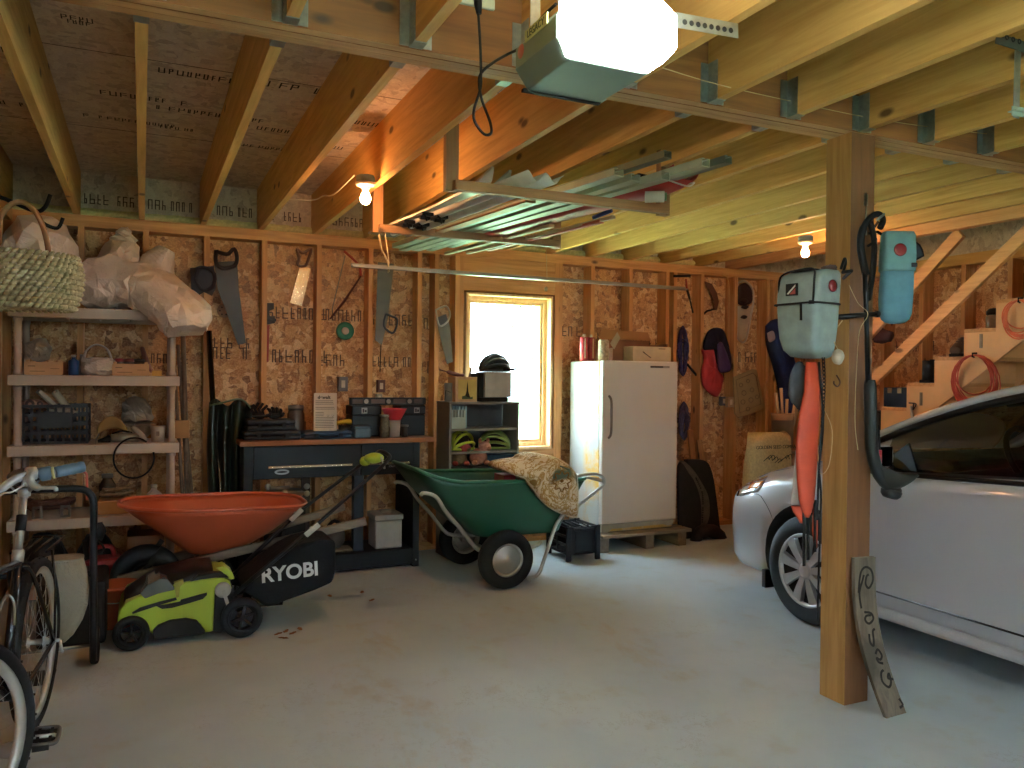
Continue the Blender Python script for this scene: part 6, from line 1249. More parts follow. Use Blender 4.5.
# ------------------------------------------------------------------ wheelbarrow
WY = 5.27; t = thing('wheelbarrow', 'orange tub wheelbarrow with weathered wooden handles behind the lawn mower', 'wheelbarrow', (.30, WY, 0))
xL, xR = at(119, 502, Y=WY).x, at(303, 506, Y=WY).x; zR = at(210, 511, Y=WY-.33).z; zB = .345; xbL, xbR = at(192, 560, Y=WY).x-.02, at(232, 560, Y=WY).x
def tray(a, v, off=0):
    x0 = xbL+(xL-xbL)*v; x1 = xbR+(xR-xbR)*(v**.72); hy = .13+.21*v**.9; cx, rx = (x0+x1)/2, (x1-x0)/2
    c, s_ = math.cos(a), math.sin(a); ex = .55; X = cx+rx*math.copysign(abs(c)**ex, c); taper = 1-.28*max(0, -(c))**1.5*v
    return Vector((X, WY+hy*taper*math.copysign(abs(s_)**.6, s_), zB+(zR-zB)*v+.02*v*(-c)))
b = MB(); N = 56
rings = [[tray(2*PI*k/N, v) for k in range(N)] for v in (0, .02, .15, .3, .45, .6, .75, .88, 1.0)]
b.loft(rings, caps=False); nb = len(b.v); b.f.append([k for k in range(N)]); b.mi.append(0); b.sm.append(True)
Mor = mt('orange_tub', 'B65234', .38, 0, .05, 6, coat=.15)
b.build('tub', Mor, t, solid=.006); MB().tube([tray(2*PI*k/N, 1.0)+Vector((0, 0, .004)) for k in range(N)], .012, 8, closed=True).build('rim', Mor, t)
b = MB(); c = at(212, 523, Y=WY-.33); c.y = tray(-PI/2, .92).y-.004; b.ell(c, (.006, .005, .006), 10)
wc = Vector((.03, WY, .20)); wheel('wheel', wc, .20, .085, t, mt('black_hub', '1E1E20', .5), 6, .5)
Mhw2 = wood('handle_grey_wood', '8A7C6A', '665848', 'X', knots=False)
for sy in (-1, 1):
    a0 = Vector((-.12, WY+sy*.075, .22)); a1 = at(366, 521, Y=WY-.30); a1.y = WY+sy*.30; MB().beam(a0, a1, .038, .05).build('handle', Mhw2, t, bevel=.006)
    MB().tube([Vector((.45, WY+sy*.17, .33)), Vector((.62, WY+sy*.22, .02)), Vector((.78, WY+sy*.22, .02)), Vector((.85, WY+sy*.22, .42))], .013, 8).build('leg', M_blk, t)
    MB().beam(Vector((.0, WY+sy*.08, .235)), Vector((.12, WY+sy*.12, .40)), .03, .006, (0, 1, 0)).build('tray_brace', M_blk, t)
MB().cyl(wc+Vector((0, -.12, .02)), wc+Vector((0, .12, .02)), .010, n=12).build('axle', M_galv, t)
# ------------------------------------------------------------------ green garden cart
CY0, CY1 = 4.95, 5.66; CYm = (CY0+CY1)/2
t = thing('garden_cart', 'dark green plastic garden cart with two big black wheels before the window', 'garden cart', (2.2, CYm, 0))
xl, xr = at(400, 469, Y=CYm).x+.02, at(585, 490, Y=CY0+.1).x; xbl, xbr = at(478, 545, Y=CY0+.12).x, at(560, 540, Y=CY0+.12).x
zr0 = at(500, 484, Y=CY0).z
def cart(a, v):
    c, s_ = math.cos(a), math.sin(a); ex = .28; cx = math.copysign(abs(c)**ex, c); sx = math.copysign(abs(s_)**ex, s_)
    x0 = xbl+(xl-xbl)*v; x1 = xbr+(xr-xbr)*v**1.1; hy = .27+(.355-.27)*v; X = (x0+x1)/2+(x1-x0)/2*cx
    k = max(0, min(1, (xl+.36-X)/.36)) if v > .2 else 0
    z = .33+(zr0-.33)*v+(.025-.03*(X-xl)/(xr-xl))*v+.085*k*k*v*v
    hy2 = hy*(1-.0*k); return Vector((X, CYm+hy2*sx, z))
N = 64; b = MB(); vsn = (0, .03, .15, .35, .36, .55, .75, .92, 1.0)
rings = [[cart(2*PI*k/N, v)+(Vector((0, 0, 0))) for k in range(N)] for v in vsn]
b.loft(rings, caps=False); b.f.append([k for k in range(N)]); b.mi.append(0); b.sm.append(True)
Mgc = mt('cart_green', '174A34', .42, 0, .06, 6, coat=.1); b.build('tub', Mgc, t, solid=.007)
MB().tube([cart(2*PI*k/N, 1.0)+Vector((0, 0, .003)) for k in range(N)], .013, 8, closed=True).build('rim', mt('cart_green_rim', '2A6A4C', .35, coat=.2), t)
Mcs = mt('cart_silver', 'B8BAB4', .3, .7, .06, 10)
for Y, nm in ((CY0+.055, 0), (CY1-.055, 1)):
    wcx = at(505, 560, Y=CY0-.02).x; wc = Vector((wcx, CY0-.03 if nm == 0 else CY1+.03, .197))
    wheel('wheel', wc, .196, .085, t, mt('wheel_rim_silver', 'A8A8A2', .35, .5, .06, 10), 0, .58)
    b = MB(); b.lathe([(0, .0), (.105, .0), (.10, .012), (.04, .012), (.028, .022), (0, .024)], wc+Vector((0, -.012 if nm == 0 else .012, 0)), (0, -1 if nm == 0 else 1, 0), 28); b.build('wheel_disc', mt('wheel_rim_silver', 'A8A8A2', .35, .5, .06, 10), t)
    q_ = lambda x, y, dY=0: at(x, y, Y=Y+dY) if nm == 0 else at(x, y, Y=CY0+.055)+Vector((0, CY1-CY0-.11, 0))
    MB().tube(smooth_path([q_(421, 495, -.04), q_(424, 493, -.05), q_(436, 497, -.05), q_(446, 512, -.05), q_(460, 528, -.04), q_(474, 546, -.02), q_(484, 551), q_(510, 551), q_(535, 546), q_(541, 541)], 5), .0135, 10).build('frame_tube', Mcs, t)
    MB().tube(smooth_path([q_(566, 510, 0), q_(556, 525, 0), q_(549, 545, 0), q_(541, 568, 0), q_(536, 576, 0), q_(528, 578, .0)], 5), .013, 10).build('leg', Mcs, t)
    MB().tube(smooth_path([q_(570, 478, -.05), q_(590, 474, -.04), q_(601, 476, -.0), q_(604, 482, .02), q_(600, 488, .03), q_(580, 504, .03), q_(566, 516, .02)], 5), .0125, 10).build('handle_side', Mcs, t)
MB().cyl((wcx, CY0-.03, .197), (wcx, CY1+.03, .197), .012, n=14).build('axle', M_galv, t)
hx = at(603, 481, Y=CY0+.07); MB().cyl((hx.x, CY0+.075, hx.z), (hx.x, CY1-.035, hx.z), .0125, n=12).build('handle_bar', Mcs, t)
lx = at(530, 578, Y=CY0+.055); MB().cyl((lx.x, CY0+.055, .014), (lx.x, CY1-.055, .014), .012, n=12).build('foot_bar', Mcs, t)
# folded printed quilt over the rim at the right end, red tin
def mquilt():
    s = NT('quilt_print'); v = s.coord((1, 1, 1)); vo = s.new('TexVoronoi'); vo.inputs['Scale'].default_value = 7; s.l(v, vo.inputs['Vector']); n = s.noise(v, 9, 4, .6, 2.2)
    a = s.mix(s.ramp(n.outputs[0], [(.46, G0), (.5, G1), (.55, G1), (.58, G0)]), lin('E2CFB0'), lin('B48A4C'))
    a = s.mix(s.ramp(vo.outputs['Distance'], [(.18, G1), (.22, G0), (.30, G0), (.33, (.7, .7, .7, 1)), (.38, G0)]), a, lin('8E6A34')); n2 = s.noise(v, 4.2, 1); a = s.mix(s.ramp(n2.outputs[0], [(.62, G0), (.66, G1)]), a, lin('5E6A5A'))
    s.set(Base_Color=a, Roughness=.9); s.bump(n.outputs[0], .3, .006); return s.m
Mq = mquilt(); t = thing('patterned_quilt', 'cream and brown floral quilt draped over the right end of the green cart', 'quilt', at(545, 500, Y=CY0-.02)); YQ = CY0-.045
out = [(505, 470), (507, 465), (520, 462), (530, 461), (534, 458), (545, 455), (556, 457), (566, 462), (573, 469), (577, 475), (578, 490), (578, 505), (577, 516), (570, 516), (560, 513), (549, 507), (540, 499), (534, 490), (528, 482), (523, 477), (512, 474)]
def quiltshape():
    pts = smooth_path([at(x, y, Y=YQ) for x, y in out+[out[0]]], 3)[:-1]; c = sum(pts, Vector())/len(pts); rings = []
    for s_, d in ((.98, .30), (1.0, .14), (1.0, .03), (.97, -.01), (.88, -.04), (.65, -.058), (.35, -.063), (.05, -.064)):
        rings.append([c+(p-c)*s_+Vector((0, (d if d <= .03 else d*max(0, min(1, (p.z-.66)/.08))), 0))+Vector((0, -.012*noise.noise(p*18+Vector((s_*3, 0, 0))), .0)) for p in pts])
    return MB().loft(rings)
quiltshape().build('quilt_body', Mq, t)
b = MB(); pts = smooth_path([at(x, y, Y=YQ-.004) for x, y in out[9:]], 3); b.tube(pts, .005, 6); b.build('bound_edge', mt('quilt_edge', 'D8CCB4', .8), t)
c = at(562, 481, Y=YQ-.069); b = MB(); R1 = [c+Vector(((.062+.012*math.cos(8*a))*math.cos(a), .004*math.cos(a), (.062+.012*math.cos(8*a))*math.sin(a))) for a in [2*PI*k/64 for k in range(64)]]; b.tube(R1, .0045, 5, closed=True); b.ell(c, (.014, .005, .012), 10); b.build('flower_motif', mt('motif_brown', '8A6228', .85), t)
c = at(572, 500, Y=YQ-.035); b = MB()
for k in range(6): a = .4+k*.42; b.tube([c, c+Vector((.045*math.cos(a)*-1, -.008, .040*math.sin(a)))], [.006, .003], 6)
b.build('red_flower_motif', mt('motif_red', '9A1E1E', .85), t)
b = MB(); b.tube(smooth_path([at(x, y, Y=YQ-.05) for x, y in ((536, 478), (545, 470), (558, 466), (570, 470))], 4), .006, 6); b.build('leaf_motif', mt('motif_green', '5E6E66', .85), t)
c = at(508, 479, Y=CY0+.16); tag(MB().box(c.x-.045, c.x+.045, c.y-.03, c.y+.14, c.z-.30, c.z+.03).build('red_carton', mt('carton_red', 'B82A34', .5), bevel=.004), 'red carton poking out of the green cart beside the quilt', 'carton')
# ------------------------------------------------------------------ low bookcase under the window with its contents
KY, KB = 5.86, 6.16; kx = lambda px: at(px, 430, Y=KY).x; K0, K1 = kx(449.5), kx(519); KT = at(484, 402, Y=KY).z
t = thing('bookcase', 'grey open shelf cabinet below the window behind the green cart', 'bookcase', ((K0+K1)/2, (KY+KB)/2, 0)); Mk = mt('bookcase_grey', '77756F', .55, 0, .08, 6)
MB().box(K0, K0+.018, KY, KB, 0, KT-.0185).build('side_panel', Mk, t); MB().box(K1-.018, K1, KY, KB, 0, KT-.0185).build('side_panel', Mk, t); MB().box(K0-.002, K1+.002, KY-.002, KB, KT-.018, KT).build('top_panel', Mk, t); MB().box(K0+.019, K1-.019, KB-.008, KB, .06, KT-.019).build('back_panel', mt('bookcase_back', '4A4E52', .6), t)
KS = [at(460, 430, Y=KY).z, at(460, 453, Y=KY).z, .55, .30, .06]
for z in KS: MB().box(K0+.019, K1-.019, KY+.005, KB-.009, z-.009, z+.009).build('shelf', Mk, t)
zt = KT+.001
x0, x1 = kx(457), kx(477); t = thing('tissue_box', 'small wooden box painted with a dark tower picture on the bookcase top', 'box', ((x0+x1)/2, KY+.08, zt)); hb_ = at(467, 377, Y=KY).z-zt
MB().box(x0-.015, x1, KY+.005, KY+.18, zt, zt+hb_).build('box_body', mt('plywood_pale', 'B08A64', .6), t, bevel=.003); fr = MB().box(x0+.008, x1-.01, KY+.001, KY+.0045, zt+.02, zt+hb_-.02).build('picture', mt('picture_ochre', 'B89A50', .6), t)
xc = (x0+x1)/2; b = MB(); b.prism([(-.03, 0), (.03, 0), (.018, .02), (.008, .05), (.003, .11), (0, .13), (-.003, .11), (-.008, .05), (-.018, .02)], (xc, KY+.0005, zt+.03), (1, 0, 0), (0, 0, 1), (0, -.001, 0)); b.build('painted_tower', mt('paint_dark', '26281E', .7), fr)
b = MB(); b.prism([(-.045, -.008), (.045, -.008), (.045, .012), (.02, .004), (0, .008), (-.02, .02), (-.045, .014)], (xc, KY-.0006, zt+.03), (1, 0, 0), (0, 0, 1), (0, -.001, 0)); b.build('painted_bushes', mt('paint_green_dark', '3A4A2A', .7), fr)
b = MB(); c = Vector((x0+.03, KY+.09, zt+hb_+.001)); 
tag(MB().tube(smooth_path([c+Vector((-.14, .02, .055)), c+Vector((-.07, 0, .035)), c+Vector((0, -.02, .016)), c+Vector((.05, -.02, .013))], 4), [.006]*4+[.016]*5+[.012]*4, 8).build('garden_glove', mt('maroon_cloth', '5A2A2A', .8)), 'maroon cloth strip lying over the wooden box and the tin', 'cloth')
c = Vector((kx(472), KY+.06, zt+hb_+.001)); tag(MB().tube([c, c+Vector((.006, 0, .03)), c+Vector((.012, 0, .075))], [.012, .007, .010], 8).build('paint_brush', mt('brush_olive', '5A4A2A', .6)), 'small olive brush standing upright on the wooden box', 'brush')
c = Vector((kx(443), KY+.10, zt)); hz = at(443, 383, Y=KY).z-zt; x = kx(449.5)+.028
t = thing('tin_can', 'dented grey metal tin at the left end of the bookcase top', 'tin', (x, KY+.10, zt)); MB().lathe([(0, 0), (.034, 0), (.034, hz*.5), (.036, hz), (0, hz)], (x, KY+.10, zt), (0, 0, 1), 18).build('tin_body', mt('tin_grey2', '787876', .4, .5), t); MB().tube([(x-.036, KY+.09, zt+hz*.1), (x-.036, KY+.07, zt+hz*.6), (x-.0, KY+.062, zt+hz*.5)], .003, 6).build('wire', M_blk, t)
x0, x1 = kx(485), kx(511.5); ztb = at(498, 372, Y=KY).z
t = thing('grey_box', 'grey-white box on a black base standing before the window', 'box', ((x0+x1)/2, KY+.1, zt)); MB().box(x0-.03, x1-.02, KY+.02, KY+.24, zt, zt+.035).build('base', M_blk, t, bevel=.004); MB().box(x0, x1, KY+.01, KY+.20, zt+.036, ztb).build('box_body', mt('box_warm_grey', '98918A', .6), t, bevel=.003); MB().box(x0-.045, x0-.002, KY+.03, KY+.2, zt+.036, ztb-.01).build('black_side', M_blk, t, bevel=.004)
def helmet(nm, lab, c, r, mat, dark, slots=5, rz=0, open_=True):
    t = thing(nm, lab, 'helmet', (c[0], c[1], c[2])); M_ = Matrix.Translation(c) @ Matrix.Rotation(rz, 4, 'Z'); L_, W_, H_ = r
    MB(M_).grid(lambda u, v: Vector((L_*.93*math.cos(2*PI*u)*math.sin(v*PI/2), W_*.93*math.sin(2*PI*u)*math.sin(v*PI/2), .008+H_*.9*math.cos(v*PI/2))), 28, 10).build('liner', dark, t, solid=.006)
    for k in range(slots):
        ph = math.radians(-68+136*k/(slots-1)); P = []
        for q in range(17):
            a = PI*(.04+.92*q/16); k2 = 1.03+.05*math.sin(a)**2; P.append(Vector((L_*math.cos(a)*k2, W_*math.sin(ph)*math.sin(a)*k2, .012+H_*math.cos(ph)*math.sin(a)*k2)))
        MB(M_).tube(P, [.005]+[.0125]*15+[.005], 8).build('rib', mat, t)
    P = [Vector((L_*1.03*math.cos(2*PI*q/30), W_*1.0*math.sin(2*PI*q/30), .014)) for q in range(30)]; MB(M_).tube(P, .011, 8, closed=True).build('rim', mat, t)
    return t
helmet('bike_helmet', 'dark vented bicycle helmet on top of the grey box in the window', (kx(499), KY+.10, ztb-.0015), (.135, .085, .12), mt('helmet_dark', '2E3436', .4), M_blk, 7, .3)
MB().tube([(kx(503), KY+.0, ztb+.02), (kx(513), KY+.0, ztb+.022), (kx(516), KY+.01, ztb+.03)], [.012, .009, .007], 8).build('strap_buckle', M_blk); tag(bpy.context.scene.objects['strap_buckle'], 'black buckle end lying in front of the helmet on the grey box', 'buckle')
Myh = mt('helmet_lime', 'A5B82E', .35, 0, .05, 10)
helmet('bike_helmet', 'lime yellow bicycle helmet on the second shelf, left of two', (kx(467), KY+.12, KS[1]+.0105), (.115, .085, .135), Myh, M_blk, 5, .5)
helmet('bike_helmet', 'greenish yellow vented bicycle helmet on the second shelf, right of two', (kx(501), KY+.13, KS[1]+.0105), (.12, .085, .125), mt('helmet_green', '7E9A48', .35), M_blk, 7, -.5)
# rack of plastic pots
x0, x1 = kx(452), kx(466); t = thing('seed_tray', 'pale blue-green notched plastic tray stack on the top shelf', 'tray', ((x0+x1)/2, KY+.06, KS[0]+.0105)); z0 = KS[0]+.0105
for i, (dy, dx, hh, col) in enumerate(((.0, 0, .145, 'AEB8B0'), (.05, .03, .175, '8EB0B8'))):
    b = MB(); b.box(x0+dx, x1+dx, KY+.012+dy, KY+.05+dy, z0, z0+hh*.6)
    for k in range(5): b.box(x0+dx+(x1-x0-.016)*k/4, x0+dx+.016+(x1-x0-.016)*k/4, KY+.013+dy, KY+.049+dy, z0+hh*.6+.0, z0+hh)
    b.build('notched_tray', mt('tray_'+col, col, .5), t)
# soft toys and blue carton on third shelf
def plush(nm, lab, c, s_, col, col2):
    t = thing(nm, lab, 'soft toy', c); c = Vector(c); m = mt('plush_'+col, col, .95, 0, .2, 40, .5); m2 = mt('plush_'+col2, col2, .95, 0, .2, 40, .5)
    MB().ell(c+Vector((0, 0, .055*s_)), (.06*s_, .05*s_, .055*s_), 18, wob=.1).build('body', m, t); MB().ell(c+Vector((.035*s_, -.02*s_, .115*s_)), (.042*s_, .04*s_, .04*s_), 16).build('head', m2, t)
    for dx in (-.025, .03): MB().ell(c+Vector((.035*s_+dx*s_, -.0, .155*s_)), (.013*s_, .008*s_, .018*s_), 10).build('ear', m, t)
    MB().ell(c+Vector((.05*s_, -.055*s_, .108*s_)), (.016*s_, .014*s_, .012*s_), 10).build('snout', m, t)
    for dx in (-.04, .04): MB().ell(c+Vector((dx*s_, -.045*s_, .02*s_)), (.02*s_, .03*s_, .018*s_), 10).build('paw', m2, t)
z0 = KS[2]+.0105
for (px, lab, s_, a_, b_) in ((462, 'brown and red soft toy seated at the left of the cabinet third shelf', 1.25, '6A5A44', '8E3A34'), (482, 'pinkish soft toy pig leaning right on the cabinet third shelf', 1.3, 'A8705E', 'B88070')):
    zb_ = z0; x = kx(px); sb_ = MB().box(x-.07, x+.07, KY+.02, KY+.2, z0, z0+.16).build('shoe_box', mt('shoe_box', '3A3A3C', .7)); tag(sb_, 'dark box under the '+('brown' if px == 462 else 'pink')+' soft toy on the third shelf', 'box'); plush('soft_toy', lab, (x, KY+.07, z0+.161), s_*.95, a_, b_)
x0, x1 = kx(490), kx(516); o = MB().box(x0, x1, KY+.03, KY+.24, z0, z0+.24).build('blue_carton', mt('carton_blue', '2A5A7A', .6), bevel=.003); tag(o, 'blue carton with pale lettering at the right of the third shelf', 'carton'); text('lettering', 'MOHAWK', mt('letter_pale', 'A8C0C8', .6), o, ((x0+x1)/2, KY+.0285, z0+.185), .035, (1, 0, 0), (0, 0, 1), .0005)
# ------------------------------------------------------------------ fridge on a pallet
FX0, FX1, FY0, FY1 = at(603, 400, Y=5.67).x, at(677.5, 400, Y=5.67).x, 5.67, 6.23; FZ0, FZ1 = .145, at(640, 361, Y=5.67).z
t = thing('refrigerator', 'old white upright refrigerator with a rust-stained side standing on a low pallet', 'refrigerator', ((FX0+FX1)/2, (FY0+FY1)/2, FZ0))
def mside():
    s = NT('fridge_side'); v = s.coord(); sp = s.new('SeparateXYZ'); s.l(v, sp.inputs[0]); n = s.noise(v, 3.5, 5, .65, .5)
    a = s.new('Math', operation='MULTIPLY'); s.l(s.ramp(n.outputs[0], [(.36, G0), (.52, G1)]), a.inputs[0]); m = s.new('MapRange'); s.l(sp.outputs[1], m.inputs[0]); m.inputs[1].default_value = -.05; m.inputs[2].default_value = .02; m.inputs[3].default_value = 1; m.inputs[4].default_value = 0; s.l(m.outputs[0], a.inputs[1])
    s.set(Base_Color=s.mix(a.outputs[0], lin('BFC4C2'), lin('CFA34E')), Roughness=.4); return s.m
b = MB(); b.box(FX0, FX1, FY0+.06, FY1, FZ0, FZ1-.004); b.build('cabinet', mside(), t, bevel=.008)
Mfw = mt('fridge_white', 'D2CAC0', .35, 0, .02, 4, coat=.2); d = MB().box(FX0-.002, FX1+.002, FY0, FY0+.058, FZ0+.075, FZ1).build('door', Mfw, t, bevel=.012)
hx_ = at(611, 400, Y=FY0-.03).x; MB().tube(smooth_path([Vector((hx_, FY0, at(611, 396, Y=FY0).z)), Vector((hx_, FY0-.035, at(611, 401, Y=FY0).z)), Vector((hx_, FY0-.04, at(611, 418, Y=FY0).z)), Vector((hx_, FY0-.035, at(611, 433, Y=FY0).z)), Vector((hx_, FY0, at(611, 438, Y=FY0).z))], 4), .0105, 10).build('handle', mt('handle_brownish', '6E6258', .4, .3), d)
c = at(660, 367, Y=FY0-.002); pl = MB().box(c.x-.095, c.x+.095, FY0-.005, FY0-.0005, c.z-.008, c.z+.008).build('name_strip', mt('strip_dark', '3A302C', .5), d); MB().box(c.x+.03, c.x+.09, FY0-.0062, FY0-.0052, c.z-.005, c.z+.005).build('plate', mt('plate_silver', 'A8A098', .4, .3), pl)
gz = FZ0+.07; b = MB(); b.prism([(FX0+.01, FZ0+.0), (FX0+.07, FZ0+.0), (FX0+.11, FZ0+.03), (FX1-.12, FZ0+.035), (FX1-.07, FZ0+.02), (FX1-.03, FZ0+.02), (FX1-.01, FZ0+.055), (FX1-.01, gz), (FX0+.01, gz)], (0, FY0+.02, 0), (1, 0, 0), (0, 0, 1), (0, .035, 0)); b.build('toe_grille', mt('grille_cream', 'A89E8E', .5), t)
t = thing('pallet', 'thin weathered wood pallet under the refrigerator', 'pallet', ((FX0+FX1)/2, 5.9, 0)); Mpw = wood('pallet_wood', '8E7E68', '6A5A48', 'X', knots=False)
for i in range(5): MB().box(FX0-.02, FX1+.12, FY0-.06+i*.135, FY0+.05+i*.135, .115, .140).build('slat', Mpw, t)
for x in (FX0+.0, (FX0+FX1)/2+.07, FX1+.03): MB().box(x-.04, x+.04, FY0-.05, FY0+.56, .0, .114).build('runner', wood('pallet_runner', '7E6E5A', '5E5040', 'Y', knots=False), t)
zt = FZ1+.001; fx = lambda px, Y: at(px, 350, Y=Y).x
for i, (px, lab) in enumerate(((584, 'red patterned tall tin on the fridge, the left of two'), (591, 'dark red patterned tin with a cream stripe on the fridge'))):
    c = Vector((fx(px, 6.0), 6.0, zt)); t = thing('red_tin', lab, 'tin', c); MB().lathe([(0, 0), (.033 if i else .036, 0), (.033 if i else .036, .20), (0, .202)], c, (0, 0, 1), 24).build('tin_body', mt('tin_red_b' if i else 'tin_red_a', '96262A' if i else 'B42A30', .4, 0, .3, 30), t); MB().lathe([(0, .203), (.012, .203), (.012, .225), (0, .228)], c, (0, 0, 1), 14).build('cap', mt('cap_cream', 'C8B090', .5), t)
    b = MB(); b.tube([c+Vector((-.010 if i == 0 else .0, -.037, .02)), c+Vector((-.010 if i == 0 else 0, -.037, .19))], .005, 6); b.build('stripe', mt('cap_cream', 'C8B090', .5), t)
c = Vector((fx(603.5, 5.85), 5.85, zt)); t = thing('canister', 'mottled cream cylinder standing on the fridge front left corner', 'canister', c); MB().lathe([(0, 0), (.045, 0), (.046, .165), (.042, .17), (0, .171)], c, (0, 0, 1), 26).build('canister_body', mt('mottled_cream', 'B8A88C', .6, 0, .4, 50), t); MB().lathe([(0, .172), (.036, .172), (.036, .178), (0, .179)], c, (0, 0, 1), 24).build('lid', mt('cap_cream', 'C8B090', .5), t)
x0, x1, y0, y1 = fx(613, 5.9), fx(668, 5.9), 5.90, 6.2; t = thing('open_cardboard_box', 'open cardboard box with raised flaps at the back of the fridge top', 'box', ((x0+x1)/2, 6.05, zt)); Mcb = mt('cardboard', 'A87848', .8, 0, .1, 8); hb_ = .20
b = MB(); b.box(x0, x1, y0, y0+.005, zt, zt+hb_*.55); b.box(x0, x1, y1-.005, y1, zt, zt+hb_); b.box(x0, x0+.005, y0+.005, y1-.005, zt, zt+hb_*.55); b.box(x1-.005, x1, y0+.005, y1-.005, zt, zt+hb_*.8); b.build('box_walls', mt('cardboard_dark', '8A5E40', .8, 0, .1, 8), t)
MB().prism([(x0+.02, zt+hb_+.001), (x1-.0, zt+hb_+.001), (x1-.03, zt+hb_+.075), (x0+.06, zt+hb_+.09)], (0, y1-.03, 0), (1, 0, 0), (0, 0, 1), (0, .005, 0)).build('rear_flap', Mcb, t)
b = MB(); b.prism([(0, 0), (.07, .10), (.10, .05), (.04, -.05)], (x0-.03, y0-.004, zt+hb_*.6+.03), (1, 0, 0), (0, 0, 1), (0, .004, .0)); b.build('side_flap', mt('flap_pale', 'A8987C', .7), t)
x0, x1, y0, y1 = fx(633, 5.74), fx(671, 5.74), 5.74, 5.89; t = thing('white_carton', 'long cream cardboard carton on the fridge front edge', 'carton', ((x0+x1)/2, 5.8, zt)); MB().box(x0, x1, y0, y1, zt, zt+.125).build('carton_body', mt('carton_cream', 'C0A88A', .6), t, bevel=.003); b = MB(); b.tube([(x0+.1, y0-.001, zt+.08), (x0+.18, y0-.001, zt+.03)], .004, 5); b.box(x0+.26, x0+.33, y0-.0015, y0, zt+.105, zt+.112); b.build('printed_mark', mt('print_grey', '6A5E54', .8), t)
# black crate beside the fridge
x0, x1 = at(567, 552, Y=5.45).x, at(599, 550, Y=5.45).x; Yc0, Yc1 = 5.45, 5.62; t = thing('black_crate', 'black folding plastic crate on the floor between cart and fridge', 'crate', ((x0+x1)/2, 5.6, 0)); x0 -= .0; zc1 = at(582, 527, Y=Yc0).z
Mc2 = mt('crate_black2', '1A1B1F', .4, 0, .1, 20)
for y in (Yc0, Yc1+.16):
    b = MB(); b.box(x0, x1, y, y+.01, .05, zc1); b.build('end_panel', Mc2, t, bevel=.003)
    for (xa_, xb_) in ((x0-.006, x0+.035), (x1-.035, x1+.006)): MB().box(xa_, xb_, y-.012, y+.014, 0, zc1+.008).build('corner_post', Mc2, t, bevel=.004)
b = MB(); b.box(x0+.07, x1-.07, Yc0-.008, Yc0-.001, .075, zc1-.03); b.box(x0+.05, x1-.05, Yc0-.012, Yc0-.001, zc1-.022, zc1-.008); b.box(x0+.06, x1-.06, Yc0-.01, Yc0-.001, .05, .066); b.build('end_rib', Mc2, t, bevel=.003)
for x in (x0, x1-.01): 
    b = MB()
    for k in range(4): z = .05+k*(zc1-.07)/3; b.box(x, x+.01, Yc0+.015, Yc1+.159, z, z+.02)
    b.box(x+.001, x+.009, Yc0+.16, Yc0+.18, .05, zc1); b.build('side_slats', Mc2, t)
b = MB(); b.box(x0+.011, x1-.011, Yc0+.0145, Yc1+.159, .05, .058); b.build('floor_panel', Mc2, t)
b = MB()
for k in range(5): b.cyl((x0+.04+k*.05, Yc0+.03, zc1-.02), (x0+.06+k*.05, Yc1+.15, zc1-.015), .006, n=6)
b.build('wire_lid', M_blk, t)
# dark mats and rolled carpet right of the fridge
t = thing('folded_mats', 'dark rubber mats folded upright with a stitched curved edge right of the fridge', 'mat', (at(700, 540, Y=5.95).x, 5.95, 0)); Mm1 = mt('mat_dark', '2B2320', .85, 0, .2, 20, .3); Mm2 = mt('mat_brown', '4E4438', .85, 0, .2, 25, .3)
mp = lambda x, y, Y=5.9: at(x, y, Y=Y)
def leaf(P, Y0, Y1, mat, nm, bv=.01):
    pts = smooth_path([mp(x, y, Y0) for x, y in P], 4); b = MB(); b.prism([(p.x, max(.003, p.z)) for p in pts], (0, Y0, 0), (1, 0, 0), (0, 0, 1), (0, Y1-Y0, 0)); return b.build(nm, mat, t, bevel=bv)
leaf([(681, 545), (680, 500), (680, 466), (684, 461), (694, 470), (703, 484), (709, 497), (710, 515), (706, 528), (702, 536)], 5.86, 5.89, Mm2, 'curved_mat')
leaf([(680, 545), (679, 466), (690, 474), (697, 486), (701, 500), (702, 516), (700, 530), (694, 542)], 5.82, 5.855, Mm1, 'front_mat')
leaf([(688, 460), (706, 461), (713, 475), (717, 500), (720, 525), (722, 545), (690, 545)], 5.93, 6.0, Mm1, 'rear_mat')
MB().tube(smooth_path([mp(694, 545, 5.75), mp(700, 533, 5.74), mp(712, 531, 5.74), mp(721, 538, 5.76), mp(722, 543, 5.78)], 4), [.05]*4+[.06]*4+[.06]*4+[.05]*4+[.04], 12).build('rolled_edge', Mm1, t)
b = MB()
for k in range(22):
    a = k/21; P = smooth_path([mp(696, 478, 5.815), mp(702, 492, 5.815), (mp(703, 508, 5.815)), mp(702, 525, 5.815)], 8); b.ell(P[int(a*(len(P)-1))], (.009, .006, .007), 6)
b.build('stitching', mt('stitch_black', '0E0C0B', .8), t)
